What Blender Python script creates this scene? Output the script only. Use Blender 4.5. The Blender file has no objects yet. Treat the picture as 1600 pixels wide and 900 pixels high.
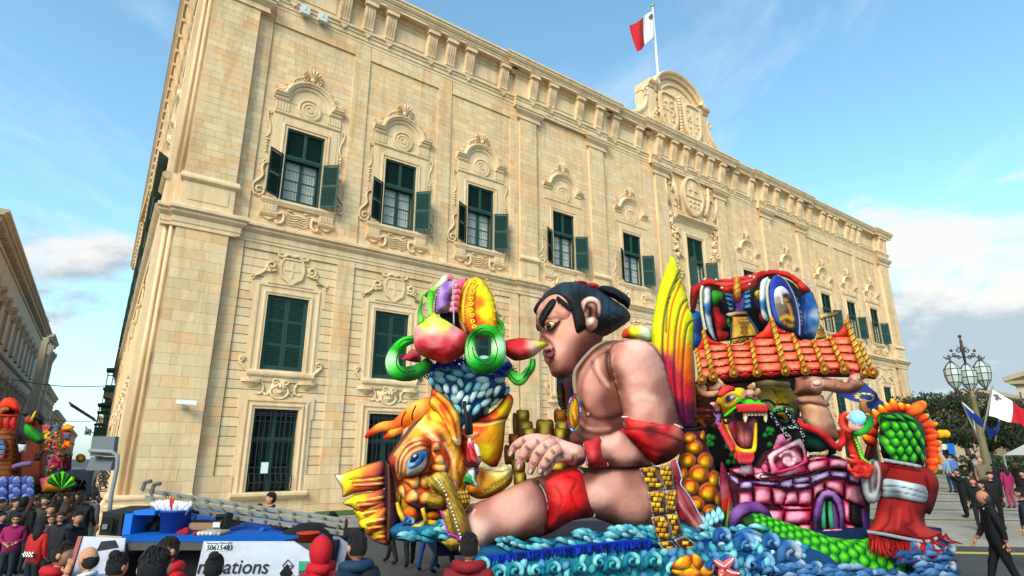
import bpy,math,random
import numpy as np
from mathutils import Vector,Matrix,geometry
random.seed(7);rng=np.random.default_rng(7)
SC=bpy.context.scene
COL=SC.collection
R=math.radians
# ---------------------------------------------------------------- camera
CH=2.35;FPX=915.0;PITCH=R(16.1)
cam=bpy.data.cameras.new('camera');camo=bpy.data.objects.new('camera',cam);COL.objects.link(camo)
cam.sensor_width=36;cam.lens=FPX/1600*36;cam.clip_end=5000;cam.clip_start=.1
camo.location= (0,0,CH);camo.rotation_euler= (R(90)+PITCH,0,0)
SC.camera=camo
SC.view_settings.view_transform='Standard';SC.view_settings.look='None'
SC.view_settings.exposure=0.84;SC.view_settings.gamma=1
SUN_EL,SUN_AZ=R(36),R(203)      # azimuth clockwise from +y: behind the camera, to its left
# ---------------------------------------------------------------- world: daylight sky with clouds
def build_world():
 w=bpy.data.worlds.new('World');SC.world=w;w.use_nodes=True
 nt=w.node_tree;nt.nodes.clear();N=nt.nodes.new;L=nt.links.new
 out=N('ShaderNodeOutputWorld');bg=N('ShaderNodeBackground');L(bg.outputs[0],out.inputs[0])
 sky=N('ShaderNodeTexSky');sky.sky_type='NISHITA';sky.sun_disc=False
 sky.sun_elevation=SUN_EL;sky.sun_rotation=SUN_AZ;sky.air_density=1.0;sky.dust_density=1.4;sky.ozone_density=1.6
 tc=N('ShaderNodeTexCoord')
 def m(op,a,b=None,c=None,clamp=False):
  n=N('ShaderNodeMath');n.operation=op;n.use_clamp=clamp
  for i,v in enumerate((a,b,c)):
   if v is None:continue
   if isinstance(v,(int,float)):n.inputs[i].default_value=v
   else:L(v,n.inputs[i])
  return n.outputs[0]
 sep=N('ShaderNodeSeparateXYZ');L(tc.outputs['Generated'],sep.inputs[0])
 X,Y,Z=sep.outputs
 zz=m('MAXIMUM',m('ADD',Z,0.10),0.02)
 cmb=N('ShaderNodeCombineXYZ');L(m('DIVIDE',X,zz),cmb.inputs[0]);L(m('DIVIDE',Y,zz),cmb.inputs[1])
 def noise(vec,sc,det,rough,dist=0.0,off=(0,0,0),vs=(1,1,1)):
  mp=N('ShaderNodeMapping');L(vec,mp.inputs[0]);mp.inputs['Location'].default_value=off;mp.inputs['Scale'].default_value=vs
  n=N('ShaderNodeTexNoise');L(mp.outputs[0],n.inputs['Vector']);n.inputs['Scale'].default_value=sc
  n.inputs['Detail'].default_value=det;n.inputs['Roughness'].default_value=rough;n.inputs['Distortion'].default_value=dist
  return n.outputs[0]
 def ss(v,a,b):
  mr=N('ShaderNodeMapRange');mr.interpolation_type='SMOOTHSTEP';L(v,mr.inputs[0]);mr.inputs[1].default_value=a;mr.inputs[2].default_value=b
  return mr.outputs[0]
 wisp=ss(noise(cmb.outputs[0],1.3,8,.62,.6,(2.3,1.1,0),(1,.45,1)),.52,.82)
 # banks of cumulus low in the sky, patchy all the way round
 big=noise(tc.outputs['Generated'],4.2,10,.60,.35,(.42,.2,.1),(1,1,1.9))
 bias=0
 def lobe(az,el,sz):   # a cloud bank centred on a real direction of the sky
  d= (math.sin(R(az))*math.cos(R(el)),math.cos(R(az))*math.cos(R(el)),math.sin(R(el)))
  dn=N('ShaderNodeVectorMath');dn.operation='DOT_PRODUCT';L(tc.outputs['Generated'],dn.inputs[0]);dn.inputs[1].default_value=d
  return ss(dn.outputs['Value'],math.cos(R(sz)),math.cos(R(sz*.35)))
 banks=m('MAXIMUM',m('MAXIMUM',lobe(36,15,11),lobe(45,14,13)),m('MAXIMUM',lobe(-40,13.5,9),m('MAXIMUM',lobe(120,14,32),lobe(-110,12,32))))
 banks=m('MAXIMUM',banks,m('MULTIPLY',lobe(38,8,10),1.0))
 low=m('SUBTRACT',1.0,ss(Z,.10,.34))
 dens=m('ADD',big,m('ADD',m('MULTIPLY',banks,.25),m('MULTIPLY',low,.06)))
 cum=ss(dens,.645,.80)
 shade=ss(m('ADD',noise(tc.outputs['Generated'],3.4,7,.6,.2,(.9,.35,.62),(1,1,2.4)),m('MULTIPLY',low,.24)),.55,.70)
 ccol=N('ShaderNodeMixRGB');L(shade,ccol.inputs[0]);ccol.inputs[1].default_value= (5.1,4.85,4.6,1);ccol.inputs[2].default_value= (2.5,2.95,3.4,1)
 tint=N('ShaderNodeMixRGB');tint.blend_type='MULTIPLY';tint.inputs[0].default_value=1;L(sky.outputs[0],tint.inputs[1]);tint.inputs[2].default_value= (1.38,1.80,1.62,1)
 hz=N('ShaderNodeMixRGB');L(m('MULTIPLY',m('SUBTRACT',1.0,ss(Z,-.02,.40)),.45),hz.inputs[0]);L(tint.outputs[0],hz.inputs[1]);hz.inputs[2].default_value= (3.9,4.7,5.3,1)
 m1=N('ShaderNodeMixRGB');L(m('MULTIPLY',wisp,.55),m1.inputs[0]);L(hz.outputs[0],m1.inputs[1]);m1.inputs[2].default_value= (6.0,6.1,6.2,1)
 m2=N('ShaderNodeMixRGB');L(m('MULTIPLY',cum,.93),m2.inputs[0]);L(m1.outputs[0],m2.inputs[1]);L(ccol.outputs[0],m2.inputs[2])
 L(m2.outputs[0],bg.inputs[0]);bg.inputs[1].default_value=0.11
build_world()
sl=bpy.data.lights.new('sun','SUN');sl.energy=1.75;sl.angle=R(22);sl.color= (1,.90,.76)
so=bpy.data.objects.new('sun',sl);COL.objects.link(so)
sd=Vector((math.sin(SUN_AZ)*math.cos(SUN_EL),math.cos(SUN_AZ)*math.cos(SUN_EL),math.sin(SUN_EL)))
so.rotation_euler=sd.to_track_quat('Z','Y').to_euler();so.location= (-10,-10,40)
# ---------------------------------------------------------------- helpers
def lin(c):
 if isinstance(c,str):
  c=c.lstrip('#');v= [int(c[i:i+2],16)/255 for i in(0,2,4)]
  return tuple(x/12.92 if x<=.04045 else((x+.055)/1.055)**2.4 for x in v)
 return tuple(c[:3])
MATS= {}
def mat(key,col='vcol',rough=.7,nscale=6.,namp=.12,bump=.0,bscale=30.,metal=0.,trans=0.,rnd=.0,emis=0.,spec=.35,stain=0.,coat=0.,gain=1.,bdist=.02,alpha=1.):
 if key in MATS:return MATS[key]
 m=bpy.data.materials.new(key);m.use_nodes=True;MATS[key] =m
 nt=m.node_tree;N=nt.nodes.new;L=nt.links.new;b=nt.nodes['Principled BSDF']
 b.inputs['Roughness'].default_value=rough;b.inputs['Metallic'].default_value=metal
 b.inputs['Specular IOR Level'].default_value=spec;b.inputs['Coat Weight'].default_value=coat
 tc=N('ShaderNodeTexCoord');geo=N('ShaderNodeNewGeometry')
 if col=='vcol':
  a=N('ShaderNodeAttribute');a.attribute_name='col';base=a.outputs['Color']
 else:
  a=N('ShaderNodeRGB');a.outputs[0].default_value= (*lin(col),1);base=a.outputs[0]
 if gain!=1:
  gn=N('ShaderNodeGamma');L(base,gn.inputs[0]);gn.inputs[1].default_value=1.2;x=N('ShaderNodeVectorMath');x.operation='SCALE';L(gn.outputs[0],x.inputs[0]);x.inputs['Scale'].default_value=gain;base=x.outputs[0]
 def mul(v,lo,hi):
  nonlocal base
  mr=N('ShaderNodeMapRange');L(v,mr.inputs[0]);mr.inputs[1].default_value=0;mr.inputs[2].default_value=1;mr.inputs[3].default_value=lo;mr.inputs[4].default_value=hi
  x=N('ShaderNodeVectorMath');x.operation='SCALE';L(base,x.inputs[0]);L(mr.outputs[0],x.inputs['Scale']);base=x.outputs[0]
 if namp:
  n=N('ShaderNodeTexNoise');L(geo.outputs['Position'],n.inputs['Vector']);n.inputs['Scale'].default_value=nscale;n.inputs['Detail'].default_value=8;n.inputs['Roughness'].default_value=.65
  mul(n.outputs[0],1-namp*1.6,1+namp*1.6)
 if stain:
  n=N('ShaderNodeTexNoise');mp=N('ShaderNodeMapping');L(geo.outputs['Position'],mp.inputs[0]);mp.inputs['Scale'].default_value= (1.6,1.6,.22)
  L(mp.outputs[0],n.inputs['Vector']);n.inputs['Scale'].default_value=.9;n.inputs['Detail'].default_value=9;n.inputs['Roughness'].default_value=.7;n.inputs['Distortion'].default_value=.8
  mr=N('ShaderNodeMapRange');L(n.outputs[0],mr.inputs[0]);mr.inputs[1].default_value=.46;mr.inputs[2].default_value=.72
  mx=N('ShaderNodeMixRGB');mx.blend_type='MULTIPLY';mm=N('ShaderNodeMath');mm.operation='MULTIPLY';L(mr.outputs[0],mm.inputs[0]);mm.inputs[1].default_value=stain
  L(mm.outputs[0],mx.inputs[0]);L(base,mx.inputs[1]);mx.inputs[2].default_value= (.66,.55,.44,1);base=mx.outputs[0]
 if rnd:
  oi=N('ShaderNodeObjectInfo');at=N('ShaderNodeAttribute');at.attribute_name='tone'
  ad=N('ShaderNodeMath');ad.operation='ADD';L(oi.outputs['Random'],ad.inputs[0]);L(at.outputs['Fac'],ad.inputs[1])
  fr=N('ShaderNodeMath');fr.operation='FRACT';L(ad.outputs[0],fr.inputs[0])
  mul(fr.outputs[0],1-rnd,1+rnd*.6)
  # the odd block is redder
  g2=N('ShaderNodeMath');g2.operation='MULTIPLY';L(fr.outputs[0],g2.inputs[0]);g2.inputs[1].default_value=7.31
  f2=N('ShaderNodeMath');f2.operation='FRACT';L(g2.outputs[0],f2.inputs[0])
  mr=N('ShaderNodeMapRange');L(f2.outputs[0],mr.inputs[0]);mr.inputs[1].default_value=.5;mr.inputs[2].default_value=.95;mr.inputs[4].default_value=min(1,rnd*9)
  mx=N('ShaderNodeMixRGB');mx.blend_type='MULTIPLY';L(mr.outputs[0],mx.inputs[0]);L(base,mx.inputs[1]);mx.inputs[2].default_value= (1.02,.86,.72,1);base=mx.outputs[0]
 L(base,b.inputs['Base Color'])
 if bump:
  n=N('ShaderNodeTexNoise');L(geo.outputs['Position'],n.inputs['Vector']);n.inputs['Scale'].default_value=bscale;n.inputs['Detail'].default_value=6
  bp=N('ShaderNodeBump');bp.inputs['Strength'].default_value=bump;bp.inputs['Distance'].default_value=bdist;L(n.outputs[0],bp.inputs['Height']);L(bp.outputs[0],b.inputs['Normal'])
 if alpha<1:b.inputs['Alpha'].default_value=alpha
 if trans:b.inputs['Transmission Weight'].default_value=trans
 if emis:
  L(base,b.inputs['Emission Color']);b.inputs['Emission Strength'].default_value=emis
 return m
WO= {}
def wo(o):return WO.get(o.name,Vector((0,0,0)))if o is not None else Vector((0,0,0))
def link(name,me,m,parent=None):
 o=bpy.data.objects.new(name,me);COL.objects.link(o)
 if m is not None and len(me.materials) ==0:me.materials.append(m)
 if parent is not None:o.parent=parent
 WO[o.name] =wo(parent)
 return o
def tag(o,label=None,cat=None,group=None,kind=None):
 if label:o['label'] =label
 if cat:o['category'] =cat
 if group:o['group'] =group
 if kind:o['kind'] =kind
 return o
def thing(name,label,cat,loc=(0,0,0),group=None,rz=0):
 o=bpy.data.objects.new(name,None);COL.objects.link(o);o.location=loc;o.rotation_euler= (0,0,rz);o.empty_display_size=.2
 WO[o.name] =Vector(loc);tag(o,label,cat,group);return o
def kids(o):return list(o.children)
def dup(o,parent=None,loc=None,**kw):
 c=o.copy();COL.objects.link(c)
 if parent is not None:c.parent=parent
 WO[c.name] =Vector((0,0,0))
 if loc is not None:c.location=loc
 for k,v in kw.items():c[k] =v
 for ch in kids(o):dup(ch,c)
 return c
TK= [1.0]
class MB:
 """collects geometry; T maps local to world"""
 def __init__(s,T=None):s.v= [];s.f= [];s.c= [];s.T=T;s.cc=None;s.tone= [];s.n=0
 def add(s,vs,fs,col=None):
  n=s.n;T=s.T
  vs= [tuple(T(*p))for p in vs]if T else[tuple(p)for p in vs]
  s.v+=vs;s.f+= [tuple(i+n for i in f)for f in fs];s.n+=len(vs)
  c=lin(col if col is not None else s.cc)if(col is not None or s.cc is not None)else(1,1,1)
  s.c+= [c]*len(vs);s.tone+= [0.0]*len(vs)
  return s
 def box(s,a,b,col=None,tone=None):
  (x0,y0,z0),(x1,y1,z1) =a,b
  s.add([(x0,y0,z0),(x1,y0,z0),(x1,y1,z0),(x0,y1,z0),(x0,y0,z1),(x1,y0,z1),(x1,y1,z1),(x0,y1,z1)],
    [(3,2,1,0),(4,5,6,7),(0,1,5,4),(1,2,6,5),(2,3,7,6),(3,0,4,7)],col)
  if tone is not None:
   for i in range(8):s.tone[-1-i] =tone
  return s
 def prism(s,poly,h0,h1,col=None):
  """poly in (a,b), extruded on third coordinate h0..h1"""
  n=len(poly)
  vs= [(a,b,h0)for a,b in poly]+[(a,b,h1)for a,b in poly]
  fs= [tuple(range(n-1,-1,-1)),tuple(range(n,2*n))]+[(i,(i+1) %n,n+(i+1) %n,n+i)for i in range(n)]
  return s.add(vs,fs,col)
 def tube(s,pts,r,n=8,col=None,caps=True,flat=1.0):
  r= [x*TK[0]for x in r]if isinstance(r,(list,tuple))else r*TK[0]
  pts= [Vector(p)for p in pts];m=len(pts)
  rs=r if isinstance(r,(list,tuple))else[r]*m
  up=None;vs= [];fs= []
  for i,p in enumerate(pts):
   t= (pts[min(i+1,m-1)]-pts[max(i-1,0)])
   t=t.normalized()if t.length>1e-9 else Vector((0,0,1))
   if up is None:
    up=Vector((0,0,1))if abs(t.z) <.9 else Vector((0,1,0))
   a=t.cross(up)
   if a.length<1e-6:a=t.cross(Vector((1,0,0)))
   a.normalize();b=a.cross(t).normalized();up=b
   for k in range(n):
    th=2*math.pi*k/n;vs.append(p+a*math.cos(th)*rs[i]+b*math.sin(th)*rs[i]*flat)
  for i in range(m-1):
   for k in range(n):
    fs.append((i*n+k,i*n+(k+1) %n,(i+1)*n+(k+1) %n,(i+1)*n+k))
  if caps:fs+= [tuple(range(n-1,-1,-1)),tuple((m-1)*n+k for k in range(n))]
  return s.add(vs,fs,col)
 def lathe(s,prof,c=(0,0,0),n=16,col=None,axis='z'):
  vs= [];fs= [];m=len(prof)
  for r,h in prof:
   for k in range(n):
    th=2*math.pi*k/n;x,y=r*math.cos(th),r*math.sin(th)
    vs.append((c[0]+x,c[1]+y,c[2]+h)if axis=='z' else((c[0]+x,c[1]+h,c[2]+y)if axis=='y' else(c[0]+h,c[1]+x,c[2]+y)))
  for i in range(m-1):
   for k in range(n):fs.append((i*n+k,i*n+(k+1) %n,(i+1)*n+(k+1) %n,(i+1)*n+k))
  fs+= [tuple(range(n-1,-1,-1)),tuple((m-1)*n+k for k in range(n))]
  return s.add(vs,fs,col)
 def ball(s,c,r,n=12,m=8,col=None):
  rx,ry,rz=r if isinstance(r,(tuple,list))else(r,r,r)
  vs= [(c[0],c[1],c[2]-rz)]
  for i in range(1,m):
   ph=math.pi*i/m
   for k in range(n):
    th=2*math.pi*k/n;vs.append((c[0]+rx*math.sin(ph)*math.cos(th),c[1]+ry*math.sin(ph)*math.sin(th),c[2]-rz*math.cos(ph)))
  vs.append((c[0],c[1],c[2]+rz));L_=len(vs)-1
  fs= [(0,1+(k+1) %n,1+k)for k in range(n)]
  for i in range(m-2):
   for k in range(n):fs.append((1+i*n+k,1+i*n+(k+1) %n,1+(i+1)*n+(k+1) %n,1+(i+1)*n+k))
  fs+= [(L_,1+(m-2)*n+k,1+(m-2)*n+(k+1) %n)for k in range(n)]
  return s.add(vs,fs,col)
 def sweep(s,path,prof,closed=False,col=None):
  """path: (a,b) list; prof: (n,p) list - n along the left normal of the path, p third coordinate"""
  m=len(path);k=len(prof);vs= [];fs= []
  for i,(a,b)in enumerate(path):
   def d(i0,i1):
    x,y=path[i1][0]-path[i0][0],path[i1][1]-path[i0][1];l=math.hypot(x,y)or 1;return x/l,y/l
   if closed:d0=d((i-1) %m,i);d1=d(i,(i+1) %m)
   else:d0=d(max(i-1,0),max(i,1));d1=d(min(i,m-2),min(i+1,m-1))
   n0= (-d0[1],d0[0]);n1= (-d1[1],d1[0]);nx,ny=n0[0]+n1[0],n0[1]+n1[1];q=nx*nx+ny*ny
   f=2/q if q>.35 else 2/.35
   nx*=f;ny*=f
   vs+= [(a+nx*n_,b+ny*n_,p_)for n_,p_ in prof]
  for i in range(m if closed else m-1):
   j= (i+1) %m
   for q in range(k):fs.append((i*k+q,i*k+(q+1) %k,j*k+(q+1) %k,j*k+q))
  if not closed:fs+= [tuple(range(k)),tuple((m-1)*k+q for q in range(k-1,-1,-1))]
  return s.add(vs,fs,col)
 def extr(s,prof,a0,a1,k0=0,k1=0,col=None):
  """profile (p,z) run along the wall from a0 to a1; mitres k0,k1 (end moves by k*p). local coords (a,z,p)"""
  n=len(prof)
  vs= [(a0-k0*p,z,p)for p,z in prof]+[(a1+k1*p,z,p)for p,z in prof]
  fs= [tuple(range(n)),tuple(range(2*n-1,n-1,-1))]+[((i+1) %n,i,n+i,n+(i+1) %n)for i in range(n)]
  return s.add(vs,fs,col)
 def build(s,name,m,parent=None,smooth=False,vcol=None,kind=None,fix=True):
  me=bpy.data.meshes.new(name)
  off=wo(parent);v=s.v
  if off.length>0:v= [(x-off.x,y-off.y,z-off.z)for x,y,z in v]
  me.from_pydata(v,[],s.f)
  if s.cc is not None or vcol or any(c!= (1,1,1)for c in s.c[:1]+s.c[-1:]):
   at=me.color_attributes.new('col','FLOAT_COLOR','POINT')
   at.data.foreach_set('color',np.concatenate([np.array(s.c,dtype=np.float32).reshape(-1,3),np.ones((len(s.c),1),np.float32)],1).ravel())
  if any(s.tone):
   at=me.attributes.new('tone','FLOAT','POINT');at.data.foreach_set('value',s.tone)
  if fix:
   import bmesh
   bm=bmesh.new();bm.from_mesh(me);bmesh.ops.recalc_face_normals(bm,faces=bm.faces);bm.to_mesh(me);bm.free()
  if smooth:me.polygons.foreach_set('use_smooth',[True]*len(me.polygons))
  o=link(name,me,m,parent)
  if kind:o['kind'] =kind
  return o
def arc(cx,cy,r,a0,a1,n=12,ry=None):
 ry=ry or r
 return[(cx+r*math.cos(R(a0+(a1-a0)*i/n)),cy+ry*math.sin(R(a0+(a1-a0)*i/n)))for i in range(n+1)]
def spiral(cx,cy,r0,r1,a0,a1,n=20):
 return[(cx+(r0+(r1-r0)*i/n)*math.cos(R(a0+(a1-a0)*i/n)),cy+(r0+(r1-r0)*i/n)*math.sin(R(a0+(a1-a0)*i/n)))for i in range(n+1)]
def crom(P,n=6,closed=False):
 P= [tuple(p)for p in P];m=len(P);out= []
 rng_=range(m)if closed else range(m-1)
 for i in rng_:
  p0=P[(i-1) %m]if closed or i>0 else P[i];p1=P[i];p2=P[(i+1) %m];p3=P[(i+2) %m]if closed or i+2<m else p2
  for k in range(n):
   t=k/n
   out.append(tuple(.5*(2*b+(c-a)*t+(2*a-5*b+4*c-d)*t*t+(3*b-a-3*c+d)*t**3)for a,b,c,d in zip(p0,p1,p2,p3)))
 if not closed:out.append(P[-1])
 return out
def ground_z(x,y):
 k=min(1.0,max(0.0,(y+2)/10))
 return-min(2.8,max(0.0,-x-4)*.065)*k
# ---------------------------------------------------------------- frames of the palace: front (s,z,p) and side street wall (t,z,q)
AZ=R(54);FC=25.2117
Uv=Vector((math.sin(AZ),math.cos(AZ),0));Nv=Vector((math.cos(AZ),-math.sin(AZ),0))
def F(s,z,p):return(Uv.x*s+Nv.x*(p-FC),Uv.y*s+Nv.y*(p-FC),z)
AZ2=R(-34.4)
Vv=Vector((math.sin(AZ2),math.cos(AZ2),0));Qv=Vector((-math.cos(AZ2),math.sin(AZ2),0))   # Qv points out into the side street
C0=Vector(F(1.5,0,0))
def S(t,z,q):return(C0.x+Vv.x*t+Qv.x*q,C0.y+Vv.y*t+Qv.y*q,z)
ST= (.75,.535,.325)
M_st=mat('limestone',ST,.85,3.5,.10,.35,60,rnd=.0,stain=.7,spec=.2)
M_blk=mat('limestone_block',ST,.85,5,.10,.25,60,rnd=.10,stain=.75,spec=.2)
M_mort=mat('mortar',(.58,.43,.28),.9,8,.10,spec=.1)
M_dgr=mat('dark_green_paint',(.006,.020,.017),.6,9,.3,spec=.2)
M_grn=mat('green_paint',(.020,.060,.050),.62,9,.22,spec=.2)
M_grn2=mat('green_paint_far',(.020,.066,.040),.5,9,.10,spec=.4)
M_dark=mat('dark_interior',(.012,.013,.014),.6,namp=0)
M_glass=mat('window_glass',(.30,.36,.36),.08,namp=0,spec=.6,alpha=.35)
M_curt=mat('curtain',(.66,.66,.60),.8,4,.18)
M_iron=mat('black_iron',(.022,.025,.030),.5,namp=0)
PAL=thing('palace','long cream baroque stone palace with green shutters, heavy cornice and a crested gable','palace',F(1.5,0,0))
def Bd(mb,name,m=None,parent=None,**k):return mb.build(name,m or M_st,parent or PAL,**k)
mir=lambda x:70.2-x
WX= [6.5,11.3,16.15,22.2,28.25];WX=WX+[mir(x)for x in WX[::-1]]
# openings (s0,s1,z0,z1)
OPEN= [(x-.86,x+.86,13.29,16.80)for x in WX]+[(34.15,36.05,13.0,18.0)]
OPEN+= [(x-.86,x+.86,5.80,8.92)for x in WX+[35.1]]+[(x-.86,x+.86,1.05,4.21)for x in WX]+[(33.7,36.5,.0,4.6)]
def wall_grid(mb,a0,a1,z0,z1,opens,p,depth):
 xs=sorted({a0,a1}|{v for o in opens for v in o[:2]if a0<v<a1});zs=sorted({z0,z1}|{v for o in opens for v in o[2:]if z0<v<z1})
 for i in range(len(xs)-1):
  for j in range(len(zs)-1):
   cx,cz= (xs[i]+xs[i+1])/2,(zs[j]+zs[j+1])/2
   if any(o[0] <cx<o[1]and o[2] <cz<o[3]for o in opens):continue
   mb.add([(xs[i],zs[j],p),(xs[i+1],zs[j],p),(xs[i+1],zs[j+1],p),(xs[i],zs[j+1],p)],[(0,1,2,3)])
 for o in opens:
  s0,s1,q0,q1=o
  for(a,b)in(((s0,q0),(s0,q1)),((s1,q0),(s1,q1)),((s0,q0),(s1,q0)),((s0,q1),(s1,q1))):
   mb.add([(a[0],a[1],p),(b[0],b[1],p),(b[0],b[1],p-depth),(a[0],a[1],p-depth)],[(0,1,2,3)])
ZC=24.6
mb=MB(F);wall_grid(mb,1.5,68.3,-1.2,25.2,OPEN,-.05,.45)
Bd(mb,'front_wall',M_mort,fix=False)
mb=MB(S);wall_grid(mb,0,60,-3.2,25.2,[],-.05,.3);Bd(mb,'side_wall',M_mort,fix=False)
mb=MB(F);mb.box((1.8,24.7,-40),(68.0,25.3,-.4));Bd(mb,'roof',M_st)
mb=MB(F);mb.box((68.0,-1.2,-40),(68.25,25.3,-.06));Bd(mb,'end_wall',M_st)
for o in OPEN[:]:
 pass
mb=MB(F);mb.box((2.2,0,-.75),(67.8,24,-.6));Bd(mb,'dark_backing',M_dark)  # near-black sheet behind the windows, coloured as the darkness of unlit rooms
# ---- masonry: individual blocks
BL= []   # (s0,s1,z0,z1,p,frame)
def courses(a0,a1,z0,z1,h,p,excl=(),lw=(.5,.95),gap=.009,fr='F',seed=0,whole=False):
 r=random.Random(seed*131+int(a0*17));n=max(1,round((z1-z0)/h));hh= (z1-z0)/n
 for j in range(n):
  za,zb=z0+j*hh,z0+(j+1)*hh;zm= (za+zb)/2
  cut=sorted((e[0],e[1])for e in excl if e[2] <zm<e[3]and e[1] >a0 and e[0] <a1)
  iv= [];cur=a0
  for c0,c1 in cut:
   if c0>cur+.03:iv.append((cur,min(c0,a1)))
   cur=max(cur,c1)
  if cur<a1-.03:iv.append((cur,a1))
  for i0,i1 in iv:
   x=i0
   while x<i1-1e-6:
    w= (i1-i0)if whole else r.uniform(*lw)
    if not whole and x==i0 and j%2:w*=.55
    if i1-(x+w) <.28:w=i1-x
    BL.append((x,x+w,za+gap/2,zb-gap/2,p+r.uniform(-.002,.003),fr,gap));x+=w
SUR_U= [(x-1.72,x+1.72,12.1,19.9)for x in WX]   # behind these the wall is a smooth slab
SUR_U2= [(x-.86,x+.86,13.2,16.85)for x in WX]+[(34.1,36.1,11.9,18.1)]
SUR_M= [(x-1.42,x+1.42,5.55,9.5)for x in WX];SUR_G= [(x-1.38,x+1.38,-1,4.72)for x in WX]
SURC= [(32.6,37.6,-1,10.8)]
# piers between the sunk panels and the sunk panels themselves
def bay(a0,a1,w,side):
 """one panelled bay: sunk panel a0..a1"""
 courses(a0,a1,11.93,22.0,.305,0,[(w-.86,w+.86,13.2,16.85)],seed=int(w*3))
 courses(a0,a1,1.66,10.76,.369,.03,[(w-1.40,w+1.40,5.5,9.5),(w-1.36,w+1.36,-1,4.72)],gap=.03,lw=(.9,1.6),seed=int(w*5),whole=True)
PAN= [(w-2.02,w+2.02)for w in WX]
panelled= [0,1,2,7,8,9]
for i in panelled:bay(*PAN[i],WX[i],0)
for i in(3,4,5,6):
 w=WX[i];courses(w-1.9,w+1.9,1.66,10.76,.369,.03,[(w-1.40,w+1.40,5.5,9.5),(w-1.36,w+1.36,-1,4.72)],gap=.03,whole=True,seed=i)
courses(20.05,24.4,11.93,22.8,.305,.06,SUR_U2,seed=4);courses(25.75,30.9,11.93,22.8,.305,.06,SUR_U2,seed=5)
courses(mir(24.4),mir(20.05),11.93,22.8,.305,.06,SUR_U2,seed=6);courses(mir(30.9),mir(25.75),11.93,22.8,.305,.06,SUR_U2,seed=7)
courses(32.2,38.0,11.93,22.8,.305,.06,SUR_U2,seed=8)
courses(31.7,38.5,1.66,10.9,.37,.03,SURC+[(33.5,36.7,-1,9.5)],gap=.03,seed=9)
# frame of plain masonry round the panels
PIER= [(3.85,4.46),(8.44,9.26),(13.26,14.1),(18.14,18.72)]
PIER+= [(mir(b),mir(a))for a,b in PIER[::-1]]
for k,(a,b)in enumerate(PIER):
 courses(a,b,11.93,22.8,.305,.075,lw=(.35,.5),seed=20+k);courses(a,b,1.66,11.1,.37,.095,lw=(.8,.9),gap=.008,seed=40+k)
for k,(a,b)in enumerate([(20.05,20.28),(24.12,24.4),(25.75,26.35),(30.17,30.9)]):
 for a_,b_ in((a,b),(mir(b),mir(a))):courses(a_,b_,1.66,11.1,.37,.095,gap=.008,lw=(.8,.9),seed=60+k)
for i,w in enumerate(WX):
 if i in panelled:courses(w-2.02,w+2.02,22.0,22.8,.4,.075,seed=70+i)
 a=2.02 if i in panelled else 1.9
 courses(w-a,w+a,10.76,11.1,.34,.095,gap=.008,seed=80+i)
# plinth zone, large blocks
for a,b in[(3.85,WX[0]-1.36)]+[(WX[i]+1.36,WX[i+1]-1.36)for i in range(9)]+[(WX[-1]+1.36,66.3)]:
 if a<35<b:b=33.2
 courses(a,b,-.05,1.66,.57,.13,lw=(.8,1.3),gap=.01,seed=int(a))
for w in WX:courses(w-1.36,w+1.36,-.05,.76,.4,.13,lw=(.9,1.4),gap=.01,seed=int(w))
# pilasters  (s0,s1,p)
PIL= [(1.9,3.8,.36),(18.75,20.0,.24),(24.43,25.72,.24),(30.93,32.15,.24)]
PIL+= [(mir(b),mir(a),p)for a,b,p in PIL[1:][::-1]]+[(66.4,68.3,.36)]
for k,(a,b,p)in enumerate(PIL):
 PB=MB(F)
 courses(a,b,13.35,22.1,.305,p,lw=(.5,.95),seed=100+k)
 courses(a,b,1.1,11.0,.42,p,lw=(.6,1.0),gap=.008,seed=120+k)
 PB.box((a+.004,-1.1,-.05),(b-.004,24.9,p-.03))
 # plinth under the pilaster
 e=.10
 PB.extr([(0,-1.2),(p+.14,-1.2),(p+.14,.55),(p+.22,.62),(p+.22,.74),(p+.12,.80),(p+.12,.92),(p+.17,.95),(p+.17,1.02),(p+.02,1.1),(0,1.1)],a,b,0 if k else 1,0)
 # pedestal of the upper pilaster
 PB.box((a-.02,11.9,-.05),(b+.02,13.0,p+.03));PB.box((a+.22,12.2,p),(b-.22,12.85,p+.055))
 PB.extr([(0,12.98),(p+.06,12.98),(p+.15,13.08),(p+.15,13.17),(p+.09,13.24),(p+.04,13.34),(0,13.34)],a,b,.3,.3)
 # capital
 PB.extr([(0,22.08),(p+.06,22.08),(p+.06,22.16),(p+.02,22.2),(p+.02,22.36),(p+.12,22.46),(p+.22,22.58),(p+.22,22.68),(p+.28,22.72),(p+.28,22.82),(0,22.82)],a,b,1,1)
 PB.extr([(0,11.0),(p+.05,11.0),(p+.05,11.08),(0,11.08)],a,b,.6,.6);Bd(PB,'pilaster')
PB=MB(F)
# stepped corner towards the side street
for k,(a,p)in enumerate(((1.70,.18),(1.5,.02))):
 PB.box((a,-3,-.05),(a+.2,24.9,p))
Bd(PB,'corner_step')
PR=MB(F)
for a,p in((1.71,.18),(1.52,.03)):
 for z0,z1 in((1.1,11.0),(13.35,22.1)):PR.tube([(a+.06,z0,p-.01),(a+.06,z1,p-.01)],.075,8)
Bd(PR,'corner_roll',smooth=True)
mb=MB(F)
for(a,b,c,d)in((1.2,2.0,.02,.02),):
 mb.extr([(-.3,-3.2),(.40,-3.2),(.40,.55),(.46,.62),(.46,.74),(.36,.80),(.36,.92),(.41,.95),(.41,1.02),(.2,1.1),(-.3,1.1)],1.5,2.0,.75,0)
Bd(mb,'corner_plinth')
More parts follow.
